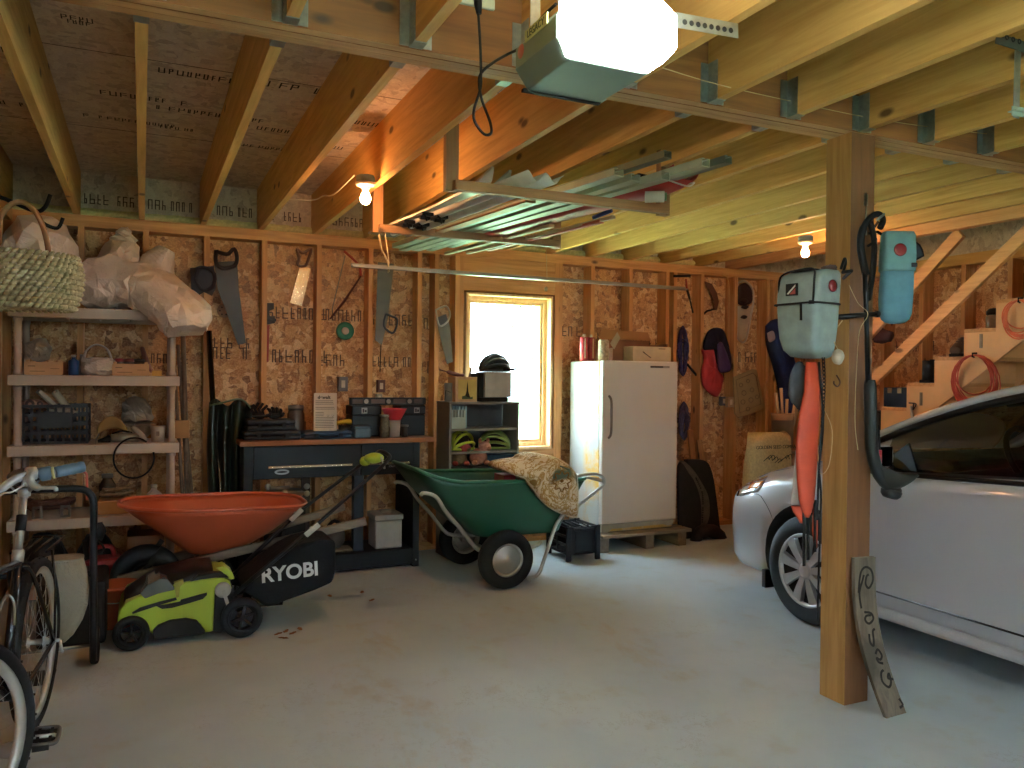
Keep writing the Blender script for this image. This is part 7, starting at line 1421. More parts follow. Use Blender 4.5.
# ------------------------------------------------------------------ bicycle, pointing to the viewer and slightly left
th = math.radians(7); f = Vector((-math.sin(th), -math.cos(th), 0)); sd = Vector((-f.y, f.x, 0))*-1; sd = Vector((math.cos(th), -math.sin(th), 0)); z = Vector((0, 0, 1))
RW = Vector((-.38, 3.72, .34)); Rr = .335; WB = 1.06
t = thing('bicycle', 'black bicycle with pale handlebar seen from the rear left at the photo edge', 'bicycle', (RW.x+f.x*.5, RW.y+f.y*.5, 0))
Mfr = mt('bike_black', '15171E', .25, .3, .08, 10, coat=.5); Mnv = mt('bike_navy', '181C48', .25, .2, .08, 10, coat=.5); Mal = mt('bike_alloy', 'B8C0C4', .3, .8, .05, 12); Mtr = mt('bike_tyre', '1B1C1D', .75, 0, .12, 60, .3)
def bwheel(c, ax, nm):
    ax = ax.normalized(); u = z-ax*z.dot(ax); u.normalize(); v = ax.cross(u)
    ring = lambda r, off=0, n=64: [c+(u*math.cos(2*PI*k/n)+v*math.sin(2*PI*k/n))*r+ax*off for k in range(n)]
    w = MB().tube(ring(Rr-.021), .0215, 12, closed=True).build(nm, Mtr, t)
    MB().lathe([(Rr-.034, -.013), (Rr-.060, -.010), (Rr-.066, 0), (Rr-.060, .010), (Rr-.034, .013), (Rr-.034, -.013)], c, ax, 64).build('rim', mt('rim_pale', 'C4C6C6', .3, .5, .04, 12), w)
    b = MB()
    for k in range(32):
        a = 2*PI*k/32; off = .03*(1 if k % 2 else -1); tw = .5*(1 if (k//2) % 2 else -1); d = u*math.cos(a)+v*math.sin(a); d2 = u*math.cos(a+tw)+v*math.sin(a+tw); b.tube([c+ax*off+d2*.02, c+d*(Rr-.06)], .0011, 4)
    b.build('spokes', Mal, w); b = MB(); b.lathe([(0, -.05), (.012, -.05), (.014, -.032), (.022, -.03), (.022, -.026), (.011, -.02), (.011, .02), (.022, .026), (.022, .03), (.014, .032), (.012, .05), (0, .05)], c, ax, 18); b.build('hub', Mal, w)
    b = MB()
    for k in range(0, 64, 2):
        for o_ in (-.010, .010): b.cbox(c+(u*math.cos(2*PI*k/64)+v*math.sin(2*PI*k/64))*(Rr+.0005)+ax*o_, (.006, .006, .006))
    b.build('tread_knobs', Mtr, w); return w
bwheel(RW, sd, 'rear_wheel')
FWc = RW+f*WB+Vector((0, 0, 0)); st = math.radians(-30); fs = Vector((f.x*math.cos(st)-f.y*math.sin(st), f.x*math.sin(st)+f.y*math.cos(st), 0)); fsd = Vector((-fs.y, fs.x, 0))
if fsd.x < 0: fsd = -fsd
bwheel(FWc, fsd, 'front_wheel')
BB = RW+f*.43+z*-.055; ST = BB-f*.16+z*.45; HD0 = RW+f*(WB-.07)+z*.34; HD1 = HD0-f*.045+z*.14; 
b = MB(); b.tube([BB, ST], .016, 12); b.build('seat_tube', Mfr, t); MB().tube([BB, HD0], .018, 12).build('down_tube', Mnv, t); MB().tube([ST-(ST-BB)*.04, HD1-z*.03], .015, 12).build('top_tube', Mfr, t); MB().tube([HD0-z*.02+f*.006, HD1], .02, 14).build('head_tube', Mnv, t)
for s_ in (-1, 1):
    MB().tube(smooth_path([BB-f*.02+sd*s_*.02, BB-f*.12+sd*s_*.045, RW+sd*s_*.062], 4), .009, 8).build('chain_stay', Mfr, t); MB().tube(smooth_path([ST-z*.03+sd*s_*.012, ST-z*.08-f*.05+sd*s_*.04, RW+sd*s_*.062], 4), .0085, 8).build('seat_stay', Mfr, t)
    MB().tube([FWc+fsd*s_*.058, FWc+z*.36+fsd*s_*.05-fs*.05, HD0-z*.02], .012, 10).build('fork_blade', Mfr, t)
    MB().tube([RW+sd*s_*.065+z*.01, RW+sd*s_*.062-f*.03+z*.20, RW+sd*s_*.055-f*.0+z*.37], .005, 6).build('rack_stay', Mfr, t)
b = MB(); r0 = RW+z*.385
for s_ in (-.06, -.02, .02, .06): b.tube([r0+sd*s_+f*.12, r0+sd*s_-f*.2], .005, 6)
b.tube([r0+sd*-.06-f*.2, r0+sd*.06-f*.2], .005, 6); b.build('rear_rack', Mfr, t)
b = MB(); b.lathe([(0, -.06), (.006, -.06), (.006, -.055)], RW, sd, 10); b.tube([RW+sd*.06, RW+sd*.085], .008, 8); b.tube([RW+sd*.085, RW+sd*.095-z*.05+f*.01], .006, 8); b.build('quick_release', Mal, t)
SP = ST+(ST-BB).normalized()*.25; MB().tube([ST-(ST-BB)*.03, ST+(ST-BB).normalized()*.03], .021, 14).build('seat_clamp', Mal, t); MB().tube([ST, SP], .0135, 12).build('seatpost', Mal, t); MB().tube([ST+(ST-BB).normalized()*.10, ST+(ST-BB).normalized()*.16], .018, 12).build('post_boot', M_blk, t)
b = MB(); b.tube(smooth_path([SP+sd*.03-f*.08+z*.03, SP+sd*.02, SP+sd*.03+f*.07+z*.03], 3), .004, 6); b.tube(smooth_path([SP-sd*.03-f*.08+z*.03, SP-sd*.02, SP-sd*.03+f*.07+z*.03], 3), .004, 6); b.lathe([(0, -.02), (.022, -.018), (.022, .012), (0, .014)], SP, z, 14); b.build('saddle_rails', Mal, t)
sad = []
for k, w, h in ((-.14, .055, .0), (-.12, .075, .01), (-.07, .078, .016), (-.02, .055, .012), (.03, .034, .01), (.09, .024, .006), (.13, .015, 0)):
    c = SP+f*k+z*.045; sad.append([c+sd*(w*math.cos(a))+z*((.022+h)*math.sin(a) if math.sin(a) > 0 else .012*math.sin(a)-.0) for a in [2*PI*q/20 for q in range(20)]])
MB().loft(sad).build('saddle', mt('saddle_black', '151515', .35, 0, .1, 14), t)
# crank, pedal, chainring
cd = (f*.80-z*.60).normalized(); c0 = BB+sd*.075; c1 = c0+cd*.17+sd*.012; MB().tube([BB-sd*.06, BB+sd*.07], .018, 14).build('bottom_bracket', M_blk, t)
MB().tube([c0, c0.lerp(c1, .15), c1], [.019, .013, .011], 10, sx=.7).build('crank_arm', Mal, t); MB().tube([BB-sd*.075, BB-sd*.085-cd*.17], [.018, .011], 10).build('crank_arm', Mal, t)
MB().lathe([(.06, 0), (.088, -.001), (.09, .002), (.06, .003)], BB-sd*.055, sd, 36).build('chainring', M_blk, t)
def pedal(c):
    pdl = MB().tube([c, c+sd*.10], .008, 8).build('pedal', Mal, t); b = MB(); pf = (f*.9-z*.42).normalized(); pn = sd.cross(pf)
    R_2 = [c+sd*(.065+.047*math.copysign(abs(math.cos(a))**.4, math.cos(a)))+pf*(.036*math.copysign(abs(math.sin(a))**.4, math.sin(a))) for a in [2*PI*k/28 for k in range(28)]]; b.tube(R_2, .008, 8, closed=True); b.build('pedal_cage', mt('pedal_grey', '5A5C5E', .4, .3), pdl)
    b = MB()
    for k in (-.018, .018): b.beam(c+sd*.025+pf*k, c+sd*.105+pf*k, .008, .014, pn)
    b.beam(c+sd*.05-pf*.035, c+sd*.05+pf*.035, .010, .012, pn); b.beam(c+sd*.088-pf*.035, c+sd*.088+pf*.035, .010, .012, pn); b.build('pedal_plates', M_blk, pdl)
    MB().cbox(c+sd*.065-pf*-.044-z*.004, (.05, .010, .018)).build('reflector', M_blk, pdl)
pedal(c1)
# cockpit: stem, swept alloy bar, grips and lever, turned with the fork
hs = HD1+z*.03; MB().tube([HD1-z*.02, hs+z*.08], .0145, 12).build('steerer', M_blk, t); hb0 = hs+z*.085+fs*.05; MB().tube([hs+z*.075, hb0], [.019, .018], 12).build('stem', Mal, t)
ge = at(84, 467, Y=2.78); g0 = at(46, 474, Y=2.74); P = smooth_path([hb0-fsd*.26+z*.05-fs*.06, hb0-fsd*.08, hb0, at(4, 487, Y=2.70), at(22, 477, Y=2.72), at(34, 473, Y=2.73), g0, ge], 5)
MB().tube(P, .0125, 12).build('handlebar', mt('bar_pale', 'C4CCD4', .25, .6, .04, 10), t); MB().tube([at(39, 475, Y=2.735), at(41, 474.6, Y=2.735), at(50, 473, Y=2.74), at(51, 473, Y=2.74)], [.016, .021, .021, .018], 14).build('shifter', mt('grip_blue', '4A5E70', .5, 0, .1, 30), t)
MB().tube([at(52, 473, Y=2.74), at(54.5, 472.6, Y=2.74)], .018, 14).build('grip_ring', mt('ring_cream', 'B8A870', .5), t)
gp = [at(55+k*3.6, 472.4-k*.72, Y=2.745+k*.004) for k in range(9)]; MB().tube(gp, [.016, .0175, .0165, .018, .0165, .018, .017, .018, .0165], 14).build('grip', mt('grip_blue', '4A5E70', .5, 0, .1, 30), t)
b = MB(); b.tube(smooth_path([at(32, 473, Y=2.72), at(30, 480, Y=2.70), at(36, 487, Y=2.69), at(46, 488, Y=2.68), at(55, 488, Y=2.67), at(56, 491, Y=2.67)], 4), [.014]*5+[.011]*5+[.006]*11, 8); b.build('brake_lever', Mal, t); b = MB(); b.tube([at(26, 474, Y=2.72), at(36, 473, Y=2.73)], .019, 12); b.tube([at(28, 478, Y=2.71), at(24, 486, Y=2.70)], [.012, .008], 8); b.build('lever_clamp', Mal, t)
b = MB(); b.tube(smooth_path([at(26, 484, Y=2.70), at(12, 492, Y=2.68), at(-6, 500, Y=2.70), hb0-z*.05, HD0+z*.05], 5), .0028, 6); b.build('brake_cable', mt('cable_white', 'C8CCD0', .4), t)
b = MB(); b.tube(smooth_path([at(-4, 620, Y=2.95), at(6, 596, Y=2.93), at(14, 603, Y=2.93), at(14, 625, Y=2.95)], 5), .004, 6); b.build('cage_wire', Mal, t)
# ------------------------------------------------------------------ black tube frame (hand truck) with a pale bag behind the bike
hy = 4.30; hp = lambda x, y, Y=hy: at(x, y, Y=Y); t = thing('hand_truck', 'dark grey tubular hand truck standing between bicycle and shelving', 'hand truck', (hp(40, 560).x, hy, 0)); Mht = mt('truck_tube', '2B2D30', .35, .4, .08, 12)
pR = hp(93.5, 640); pR.z = .05; pL = hp(-20, 640); pL.z = .05
MB().tube(smooth_path([pR, hp(93.5, 540), hp(93.5, 505), hp(90, 494), hp(80, 489), hp(50, 489), hp(0, 492), hp(-12, 494), hp(-18, 505), hp(-20, 560), pL], 5), .0165, 12).build('frame_tube', Mht, t)
MB().tube(smooth_path([hp(93, 578), hp(90, 574), hp(82, 573), hp(40, 575), hp(-18, 578)], 4), .0115, 10).build('cross_tube', Mht, t)
MB().beam(hp(-10, 500)+z*-.83, hp(88, 500)+z*-.83, .20, .006).build('toe_plate', Mht, t)
for c in (pL, pR): wheel('wheel', Vector((c.x+(.0), hy+.12, .09)), .09, .04, t, Mbp, 4, .5, ax=(1, 0, 0))
MB().cyl((pL.x, hy+.12, .09), (pR.x, hy+.12, .09), .008, n=10).build('axle', M_galv, t)
b = MB(); b.tube(smooth_path([hp(79, 471), hp(86, 473), hp(87, 482), hp(87, 500)], 4), .0055, 8); tag(b.build('orange_rod', mt('salmon_plastic', 'C8604A', .5)), 'thin bent salmon rod hooked over the hand truck bar', 'rod')
b = MB(); b.ell(hp(98, 532, hy+.02), (.035, .03, .045), 12, wob=.2); b.tube(smooth_path([hp(98, 540), hp(104, 548), hp(100, 553)], 3), .005, 6); tag(b.build('brake_hood', M_blk), 'small black rubber piece clipped beside the hand truck tube', 'clip')
t = thing('pale_bag', 'pale grey translucent plastic tub hanging between bicycle and hand truck', 'tub', hp(72, 640, hy-.05)); t['_w'] = tuple(hp(72, 640, hy-.05)); rings = []
for (yy, xa_, xb_, d) in ((557, 46, 81, .10), (558, 45, 83, .12), (572, 46, 87, .13), (590, 48, 89, .13), (606, 50, 88, .125), (620, 52, 83, .115), (634, 54, 74, .10), (641, 56, 66, .07)):
    a_, c_ = hp(xa_, yy, hy-.10), hp(xb_, yy, hy-.10); m = (a_+c_)/2; hw = (c_.x-a_.x)/2; rings.append([m+Vector((hw*math.copysign(abs(math.cos(a))**.6, math.cos(a)), d*.5*math.copysign(abs(math.sin(a))**.6, math.sin(a))-.0, 0))*(1) for a in [2*PI*k/26 for k in range(26)]])
MB().loft(rings).build('tub_body', cloth_mat('grey_poly', '8E8878', .45, .0), t); MB().tube(rings[1], .006, 6, closed=True).build('rim', mt('grey_rim', '8A8474', .5), t)
MB().tube([rings[0][6]+z*-.01, hp(60, 560, hy), hp(60, 574, hy-.0)], .004, 6).build('hook', M_galv, t)
# ------------------------------------------------------------------ silver sedan, nose toward the back wall
from mathutils.bvhtree import BVHTree
XC, YN = 4.385, 4.45
t = thing('car', 'silver four-door sedan parked nose-in behind the support post', 'car', (XC, YN-2.2, 0))
def mpaint():
    s = NT('silver_paint'); s.set(Base_Color=lin('AEB0B6'), Metallic=.2, Roughness=.33, Coat_Weight=.8, Coat_Roughness=.06); return s.m
Mpt = mpaint(); Mgl = None; Mcb_ = mt('cabin_dark', '131315', .7); Mtrim = mt('trim_black', '0E0E10', .35)
ST_ = [(0.0, .46, .32, .50, .54), (.012, .56, .27, .55, .60), (.04, .63, .23, .60, .66), (.09, .70, .205, .64, .71), (.16, .765, .19, .68, .76), (.26, .81, .185, .725, .82), (.42, .84, .185, .78, .88), (.62, .862, .185, .825, .925), (.85, .874, .185, .86, .96), (1.05, .88, .185, .885, .985), (1.22, .882, .185, .90, 1.0), (1.36, .882, .185, .925, 1.0), (1.6, .882, .185, .953, .965), (1.9, .882, .185, .975, .985), (2.3, .882, .185, 1.0, 1.01), (2.8, .882, .185, 1.015, 1.025), (3.3, .88, .185, 1.03, 1.04), (3.7, .875, .19, 1.035, 1.06), (4.1, .85, .21, 1.02, 1.07), (4.38, .79, .26, .98, 1.03), (4.5, .68, .32, .90, .95), (4.54, .5, .4, .8, .85)]
def sect(s, W, zs, zb, zt):
    zm = min(.55, (zs+zb)/2+.05); P = [(0, zs), (W*.78, zs), (W*.93, zs+.015), (W*.975, zs+.07), (W*.988, zs+.16), (W, zm-.05), (W*1.0, zm+.04), (W*.992, zm+(zb-zm)*.45), (W*.975, zm+(zb-zm)*.78), (W*.95, zb-.012), (W*.91, zb+.006), (W*.80, zb+(zt-zb)*.45), (W*.6, zb+(zt-zb)*.78), (W*.3, zb+(zt-zb)*.97), (0, zt)]
    L_ = [Vector((XC-w, YN-s, z_)) for w, z_ in P]; R2 = [Vector((XC+w, YN-s, z_)) for w, z_ in P[1:-1]][::-1]; return L_+R2
fine = []
for i in range(len(ST_)-1):
    n = max(1, int((ST_[i+1][0]-ST_[i][0])/.09))
    for k in range(n): fine.append(tuple(a+(b_-a)*k/n for a, b_ in zip(ST_[i], ST_[i+1])))
fine.append(ST_[-1])
b = MB(); b.loft([sect(*q) for q in fine])
# dark upper faces inside the cabin belt
NS = 28
for fi, f_ in enumerate(b.f):
    c = sum((b.v[i] for i in f_), Vector())/len(f_); s_ = YN-c.y
    if 1.42 < s_ < 3.75 and c.z > .935 and abs(c.x-XC) < .80: b.mi[fi] = 1; b.sm[fi] = False
body = b.build('body', [Mpt, Mcb_], t)
cut = MB()
for s_ in (.927, 3.53):
    for sg in (-1, 1): xa, xb = sorted((XC+sg*.60, XC+sg*1.0)); cut.cyl((xa, YN-s_, .335), (xb, YN-s_, .335), .362, n=48)
co = cut.build('cut', [Mtrim], None, fixn=True); md = body.modifiers.new('bo', 'BOOLEAN'); md.object = co; md.operation = 'DIFFERENCE'; md.solver = 'EXACT'
bpy.context.view_layer.update(); dg = bpy.context.evaluated_depsgraph_get(); me2 = bpy.data.meshes.new_from_object(body.evaluated_get(dg)); body.modifiers.clear(); body.data = me2; bpy.data.objects.remove(co)
if len(me2.materials) < 3: me2.materials.append(Mtrim)
for p_ in me2.polygons:
    c = p_.center+Vector(body['_w']); 
    for s_ in (.927, 3.53):
        if math.hypot(c.y-(YN-s_), c.z-.335) < .3625 and abs(c.x-XC) < .872: p_.material_index = 2
bv = BVHTree.FromPolygons([Vector(body['_w'])+v.co for v in me2.vertices], [tuple(p_.vertices) for p_ in me2.polygons])
def onbody(x, y, off=.004):
    d = ray(x, y).normalized(); o_ = Vector((0, 0, CAM_H))
    h = bv.ray_cast(o_, d)
    if not h[0]:
        h = bv.find_nearest(at(x, y, X=3.72))
    return (h[0]-d*off, h[1])
def patch(nm, quad, mat, off, nu=10, nv=6, par=None):
    (a, b_, c, d) = quad; vs = []
    for j in range(nv+1):
        for i in range(nu+1):
            u, v = i/nu, j/nv; x = (a[0]*(1-u)+b_[0]*u)*(1-v)+(d[0]*(1-u)+c[0]*u)*v; y = (a[1]*(1-u)+b_[1]*u)*(1-v)+(d[1]*(1-u)+c[1]*u)*v
            h, n = onbody(x, y, off); vs.append(h if h else vs[-1])
    m = MB(); m.add(vs, [(j*(nu+1)+i, j*(nu+1)+i+1, (j+1)*(nu+1)+i+1, (j+1)*(nu+1)+i) for j in range(nv) for i in range(nu)], True); return m.build(nm, mat, par or t, solid=.004)
hl = patch('headlight', ((741, 481), (768, 476), (758, 492), (737, 496)), mt('headlight_clear', 'C8CCD0', .08, .5, .05, 20, coat=1), .005)
patch('turn_signal', ((751, 483), (764, 481), (757, 488), (748, 489)), mt('amber_lens', 'D9822A', .2, 0, .1, 20, coat=.6), .010, 6, 4, hl)
def seam(nm, px, r=.0022, off=.001):
    P = []
    for x, y in px:
        h, n = onbody(x, y, off)
        if h: P.append(h)
    if len(P) > 1: MB().tube(smooth_path(P, 4), r, 6).build(nm, Mtrim, t)
seam('bumper_seam', [(740, 496), (757, 494), (764, 501), (770, 512), (773, 520)]); seam('hood_seam', [(757, 476), (770, 471), (785, 467), (800, 464)])
Xf = XC-.868
MB().tube([Vector((XC-.866, YN-1.33, .315)), Vector((XC-.866, YN-3.1, .30))], .006, 6).build('sill_seam', Mtrim, t)
MB().box(XC-.872, XC-.70, YN-3.15, YN-1.33, .175, .235).build('sill', Mpt, t, bevel=.02)
for s_ in (1.30, 2.48): MB().tube(smooth_path([Vector((XC-.872, YN-s_, .33)), Vector((XC-.8835, YN-s_, .55)), Vector((XC-.874, YN-s_-.01, .75)), Vector((XC-.84, YN-s_-.02, .93))], 4), .003, 6).build('door_seam', Mtrim, t)
MB().tube(smooth_path([Vector((XC-.895, YN-2.38, .80)), Vector((XC-.905, YN-2.30, .80)), Vector((XC-.895, YN-2.22, .80))], 4), .011, 8).build('door_handle', Mpt, t)
# greenhouse: pillars, roof, glass
PR = [(1.02, .78, .985), (1.25, .735, 1.10), (1.62, .675, 1.262), (1.97, .625, 1.375), (2.3, .60, 1.43), (2.8, .59, 1.455), (3.3, .60, 1.43), (3.75, .66, 1.28), (4.05, .72, 1.07)]
def pr(s_):
    for (a, w0, z0), (b_, w1, z1_) in zip(PR[:-1], PR[1:]):
        if s_ <= b_: k = (s_-a)/(b_-a); return w0+(w1-w0)*k, z0+(z1_-z0)*k
    return PR[-1][1:]
sm = smooth_path([Vector((w, s_, z_)) for s_, w, z_ in PR], 6)
s = NT('car_glass'); s.n.remove(s.p); tr = s.new('BsdfTransparent'); tr.inputs[0].default_value = (.30, .33, .33, 1); gl = s.new('BsdfGlossy'); gl.inputs['Roughness'].default_value = .02; fr = s.new('Fresnel'); fr.inputs[0].default_value = 1.5; mx = s.new('MixShader'); s.l(fr.outputs[0], mx.inputs[0]); s.l(tr.outputs[0], mx.inputs[1]); s.l(gl.outputs[0], mx.inputs[2]); s.l(mx.outputs[0], s.o.inputs[0]); Mgl = s.m
for sg, nm in ((-1, 'roof_rail'), (1, 'roof_rail')):
    P = [Vector((XC+sg*p_.x, YN-p_.y, p_.z)) for p_ in sm]; MB().tube(P, .030, 12, sx=.8).build(nm, Mpt, t)
    P2 = [Vector((XC+sg*(p_.x+.022), YN-p_.y, p_.z-.035)) for p_ in sm[3:-6]]; MB().tube(P2, .017, 10).build('window_frame', Mtrim, t)
    def side(u, v):
        s_ = 1.40+u*2.35; w, z_ = pr(s_); zb = .95+.03*min(1, (s_-1.4)/.9)+.0; zb = .93+.09*min(1, (s_-1.4)/2); z_ = max(zb+.002, z_-.03); wb_ = .835
        return Vector((XC+sg*(wb_+(w+.015-wb_)*v), YN-s_, zb+(z_-zb)*v))
    MB().grid(side, 24, 4).build('side_glass', Mgl, t, fixn=False)
    MB().tube([Vector((XC+sg*.842, YN-s_, .935+.09*min(1, (s_-1.36)/2))) for s_ in [1.36+.1*k for k in range(25)]], .012, 8).build('belt_trim', Mtrim, t)
    for s_ in (2.50,): w, z_ = pr(s_); MB().beam((XC+sg*.825, YN-s_, 1.0), (XC+sg*(w+.01), YN-s_-.05, z_-.02), .03, .09, (0, 1, 0)).build('door_pillar', Mtrim, t)
    P = [Vector((XC+sg*.80, YN-1.36, .965)), Vector((XC+sg*.835, YN-1.44, .95)), Vector((XC+sg*.825, YN-1.62, .965)), Vector((XC+sg*.765, YN-1.52, 1.10))]; m = MB(); m.add(P+[p_+Vector((-sg*.012, 0, 0)) for p_ in P], [(0, 1, 2, 3), (4, 5, 6, 7), (0, 1, 5, 4), (1, 2, 6, 5), (2, 3, 7, 6), (3, 0, 4, 7)]); m.build('quarter_trim', Mcb_, t)
def roof(u, v):
    s_ = 1.95+u*1.55; w, z_ = pr(s_); k = v*2-1; return Vector((XC+k*w, YN-s_, z_+.035*(1-k*k)+.012))
MB().grid(roof, 20, 12).build('roof', Mpt, t, solid=.02)
def wsh(u, v):
    k = v*2-1; s0 = 1.02-.16*(1-k*k); w0, z0 = .78, .99; w1, z1_ = pr(1.97); s1 = 1.97-.05*(1-k*k)
    return Vector((XC+k*(w0+(w1-w0)*u), YN-(s0+(s1-s0)*u), z0+(z1_+.03*(1-k*k)-z0)*u+.05*math.sin(PI*u)*1))
MB().grid(wsh, 12, 16).build('windshield', Mgl, t, fixn=False)
def rsh(u, v):
    k = v*2-1; w0, z0 = pr(3.45); return Vector((XC+k*(w0+(.72-w0)*u), YN-(3.45+.65*u), z0+.03*(1-k*k)*(1-u)+(1.07-z0)*u))
MB().grid(rsh, 8, 12).build('rear_window', Mgl, t, fixn=False)
# mirrors
for sg in (-1, 1):
    mc = Vector((XC+sg*.955, YN-1.50, 1.035)); mh = MB().loft([[mc+Vector((.095*k_*math.copysign(abs(math.cos(a))**.6, math.cos(a)), d, .062*k_*math.copysign(abs(math.sin(a))**.6, math.sin(a)))) for a in [2*PI*q/24 for q in range(24)]] for d, k_ in ((.09, .35), (.075, .7), (.04, .95), (0, 1.0), (-.01, .97))]).build('mirror', Mpt, t)
    MB().lathe([(0, 0), (.05, 0), (.055, .003)], mc+Vector((0, -.0115, 0)), (0, -1, 0), 24)
    MB().cbox(mc+Vector((0, -.0125, 0)), (.165, .003, .10)).build('mirror_glass', mt('mirror_dark', '0C0D10', .08, .6), mh, bevel=.001)
    MB().beam(mc+Vector((-sg*.07, .02, -.045)), Vector((XC+sg*.835, YN-1.46, .965)), .05, .03).build('mirror_arm', Mtrim, mh)
# interior
MB().box(XC-.72, XC+.72, YN-1.72, YN-1.30, .96, 1.03).build('dashboard', mt('dash_grey', '4E4A44', .7), t, bevel=.03)
sw = Vector((XC-.37, YN-1.93, 1.03)); swn = Vector((0, -.86, .5)).normalized(); u_ = Vector((1, 0, 0)); v_ = swn.cross(u_); st_ = MB().tube([sw+u_*(.185*math.cos(2*PI*k/36))+v_*(.185*math.sin(2*PI*k/36)) for k in range(36)], .014, 10, closed=True).build('steering_wheel', mt('wheel_dark', '1C1C1E', .3, .1, .1, 10, coat=.3), t)
b = MB(); b.ell(sw, (.06, .04, .05), 14); [b.tube([sw, sw+u_*(.18*math.cos(a))+v_*(.18*math.sin(a))], .014, 8) for a in (0, PI, -PI/2)]; b.tube([sw, sw-swn*.25], .025, 10); b.build('wheel_spokes', M_blk, st_)
for x in (XC-.37, XC+.37):
    for s_ in (2.35, 3.25):
        se = MB(); se.cbox((x, YN-s_-.05, 1.02), (.46, .13, .34)); se = se.build('seat_back', mt('seat_grey', '3C3834', .9), t, bevel=.05); MB().cbox((x, YN-s_-.08, 1.265), (.25, .09, .14)).build('headrest', mt('seat_grey', '3C3834', .9), se, bevel=.03)
# wheels with nine-blade covers
for s_ in (.927, 3.53):
    for sg in (-1, 1):
        c = Vector((XC+sg*.785, YN-s_, .3155)); ax = Vector((sg, 0, 0)); R3 = .315
        w = MB().lathe([(.20, -.09), (.27, -.095), (.300, -.085), (.313, -.06), (.315, 0), (.313, .06), (.300, .085), (.27, .097), (.215, .092), (.203, .075), (.20, -.09)], c, ax, 64).build('wheel', mt('tyre_rubber', '17181A', .7, 0, .12, 30, .2), t)
        MB().lathe([(0, .05), (.19, .05), (.205, .07), (.206, -.02), (0, -.02)], c, ax, 48).build('wheel_dish', mt('dish_dark', '2A2C30', .5, .3), w)
        b = MB(); b.lathe([(.192, .072), (.209, .080), (.214, .089), (.210, .094), (.198, .088), (.192, .072)], c, ax, 64); b.lathe([(0, .098), (.03, .098), (.05, .090), (.052, .06), (0, .06)], c, ax, 32)
        for k in range(9):
            a = 2*PI*k/9+.2; d = Vector((0, math.cos(a), math.sin(a))); e = Vector((0, -math.sin(a), math.cos(a)))
            p = [c+d*.035-e*.016+ax*.092, c+d*.035+e*.016+ax*.092, c+d*.12+e*.024+ax*.094, c+d*.203+e*.034+ax*.086, c+d*.203-e*.034+ax*.086, c+d*.12-e*.024+ax*.094]
            b.add(p+[q_-ax*.03 for q_ in p], [tuple(range(6)), tuple(range(6, 12))[::-1]]+[(i, (i+1) % 6, 6+(i+1) % 6, 6+i) for i in range(6)])
        b.build('wheel_cover', mt('cover_silver', 'B4B6BA', .3, .5, .04, 14), w)
for sg in (-1, 1): MB().box(XC+sg*.80-.06, XC+sg*.80+.04, YN-.585, YN-.555, .13, .24).build('air_flap', Mtrim, t)
# nose details seen from farther left
MB().box(XC-.42, XC+.42, YN-.02, YN+.012, .34, .46).build('lower_grille', Mtrim, t, bevel=.01); MB().box(XC-.26, XC+.26, YN+.013, YN+.02, .36, .44).build('plate_holder', mt('plate_white', 'C8C8C4', .5), t)
# a few dry leaves blown under the mower bag
rr = random.Random(14); Mlf2 = mt('dry_leaf', '8A5A30', .8, 0, .2, 30)
spots = [(278, 634), (286, 631), (293, 633), (283, 638), (300, 629), (330, 596), (362, 592), (372, 600)]
for i, (px, py) in enumerate(spots):
    c = at(px, py, Z=.003); a = rr.uniform(0, 6); u = Vector((math.cos(a), math.sin(a), 0)); v = Vector((-u.y, u.x, 0)); P = [(-.03, 0), (-.012, .012), (.004, .009), (.012, .016), (.034, 0), (.012, -.014), (-.002, -.008), (-.014, -.011)]
    vs_ = [c+u*x+v*y+Vector((0, 0, .006*abs(y)*60*.03+.001)) for x, y in P]; m = MB(); m.add(vs_+[p_+Vector((0, 0, .0012)) for p_ in vs_], [tuple(range(8))[::-1], tuple(range(8, 16))]+[(k, (k+1) % 8, 8+(k+1) % 8, 8+k) for k in range(8)])
    tag(m.build('dry_leaf', Mlf2), 'small dry brown leaf on the floor near the mower bag', 'leaf', 'dry leaves on the floor near the mower bag')
Mkb = cloth_mat('black_poly', '0B0B0C', .4)  # black bags added to deepen the shade under the shelving
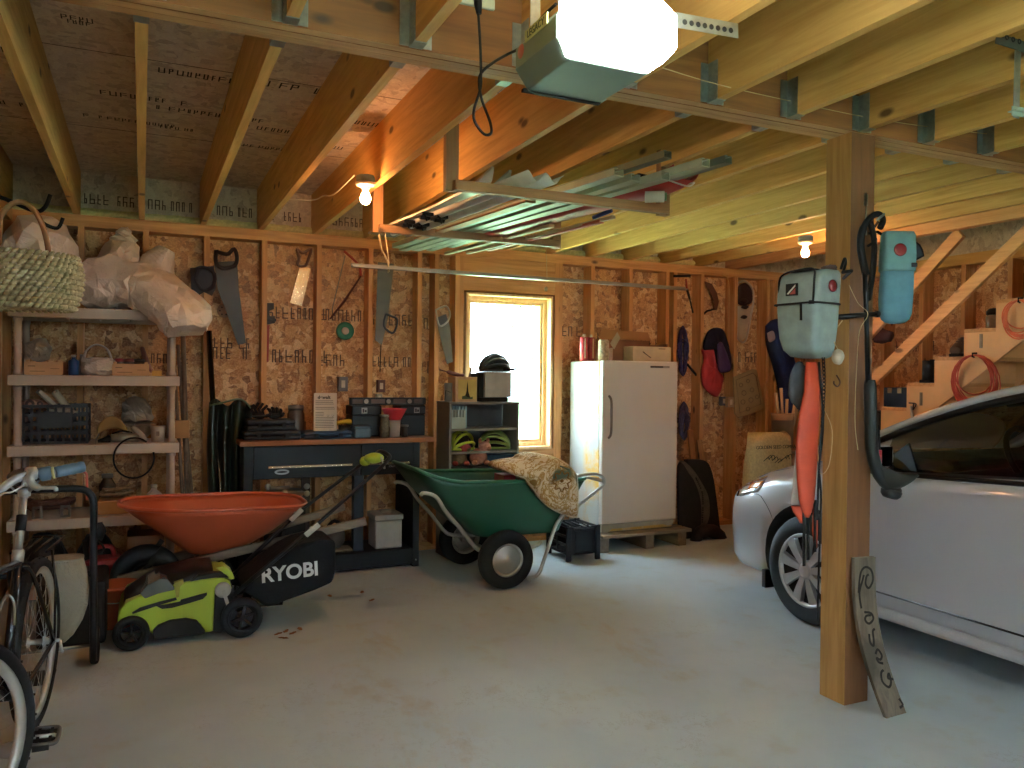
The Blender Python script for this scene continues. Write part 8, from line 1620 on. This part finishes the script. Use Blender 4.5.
tag(sack_mesh([Vector((-.58, 5.95, TOP[0]+.01)), Vector((-.57, 5.95, TOP[0]+.14)), Vector((-.56, 5.95, TOP[0]+.29))], [.11, .15, .07], 1, 41, amp=.1).build('dark_filler_bag', Mkb), 'black plastic bag added to darken the bottom tier at the far left of the shelving', 'plastic bag')
tag(sack_mesh([Vector((-.28, 5.95, TOP[0]+.01)), Vector((-.27, 5.95, TOP[0]+.13)), Vector((-.27, 5.95, TOP[0]+.27))], [.10, .13, .06], 1, 43, amp=.1).build('dark_filler_bag', Mkb), 'black plastic bag added to darken the bottom tier beside the red fuel can', 'plastic bag')
for p in ((1.125, 4.42, ZP+.025-.115), (4.545, 4.60, ZP-.115)):   # the two bare bulbs
    l = bpy.data.lights.new('bulb_light', 'POINT'); l.energy = 55; l.color = (1, .50, .22); l.shadow_soft_size = .035
    ob = bpy.data.objects.new('bulb_light', l); COL.objects.link(ob); ob.location = p
# things of one kind carry one group phrase
GP = dict(dark_filler_bag='black bags added to darken the bottom tier', hand_saw='hand saws hung on the back wall', fruit_crate='wooden fruit crates on the shelving', white_sack='white sacks heaped on the shelving', clear_bag='clear plastic bags on the shelving', lidded_jar='jars in the right fruit crate', metal_gutter='metal gutters on the ceiling racks', metal_rail='metal rails on the ceiling racks', trim_strip='trim strips on the ceiling racks', bike_helmet='bicycle helmets in and on the bookcase', soft_toy='soft toys in the bookcase', tool_case='stacked tool cases on the bench', organiser_box='organiser boxes on the bench', work_glove='work gloves on the tool cases', rope_bundle='rope bundles beside the fridge', boot='boots on the stair', shoe='shoes on the stair', extension_cord_coil='extension cord coils on the stair side', tie_plate='tie plates on the stair side', wooden_rod='rods leaning by the shelving', leaning_plank='planks leaning in the corner', rolled_mat='rolls on the milk crate', white_pipe='pipe pieces in the milk crate', red_tin='red tins on the fridge', steel_bracket='steel brackets on the fourth tier', switch_box='electrical boxes on the wall', shoe_box='dark boxes in the bookcase', leafy_tree='trees outside the window', cardboard_box='cardboard boxes around the shelving')
for o in list(bpy.context.scene.objects):
    k = o.name.split('.')[0]
    if o.parent is None and k in GP and 'group' not in o: o['group'] = GP[k]
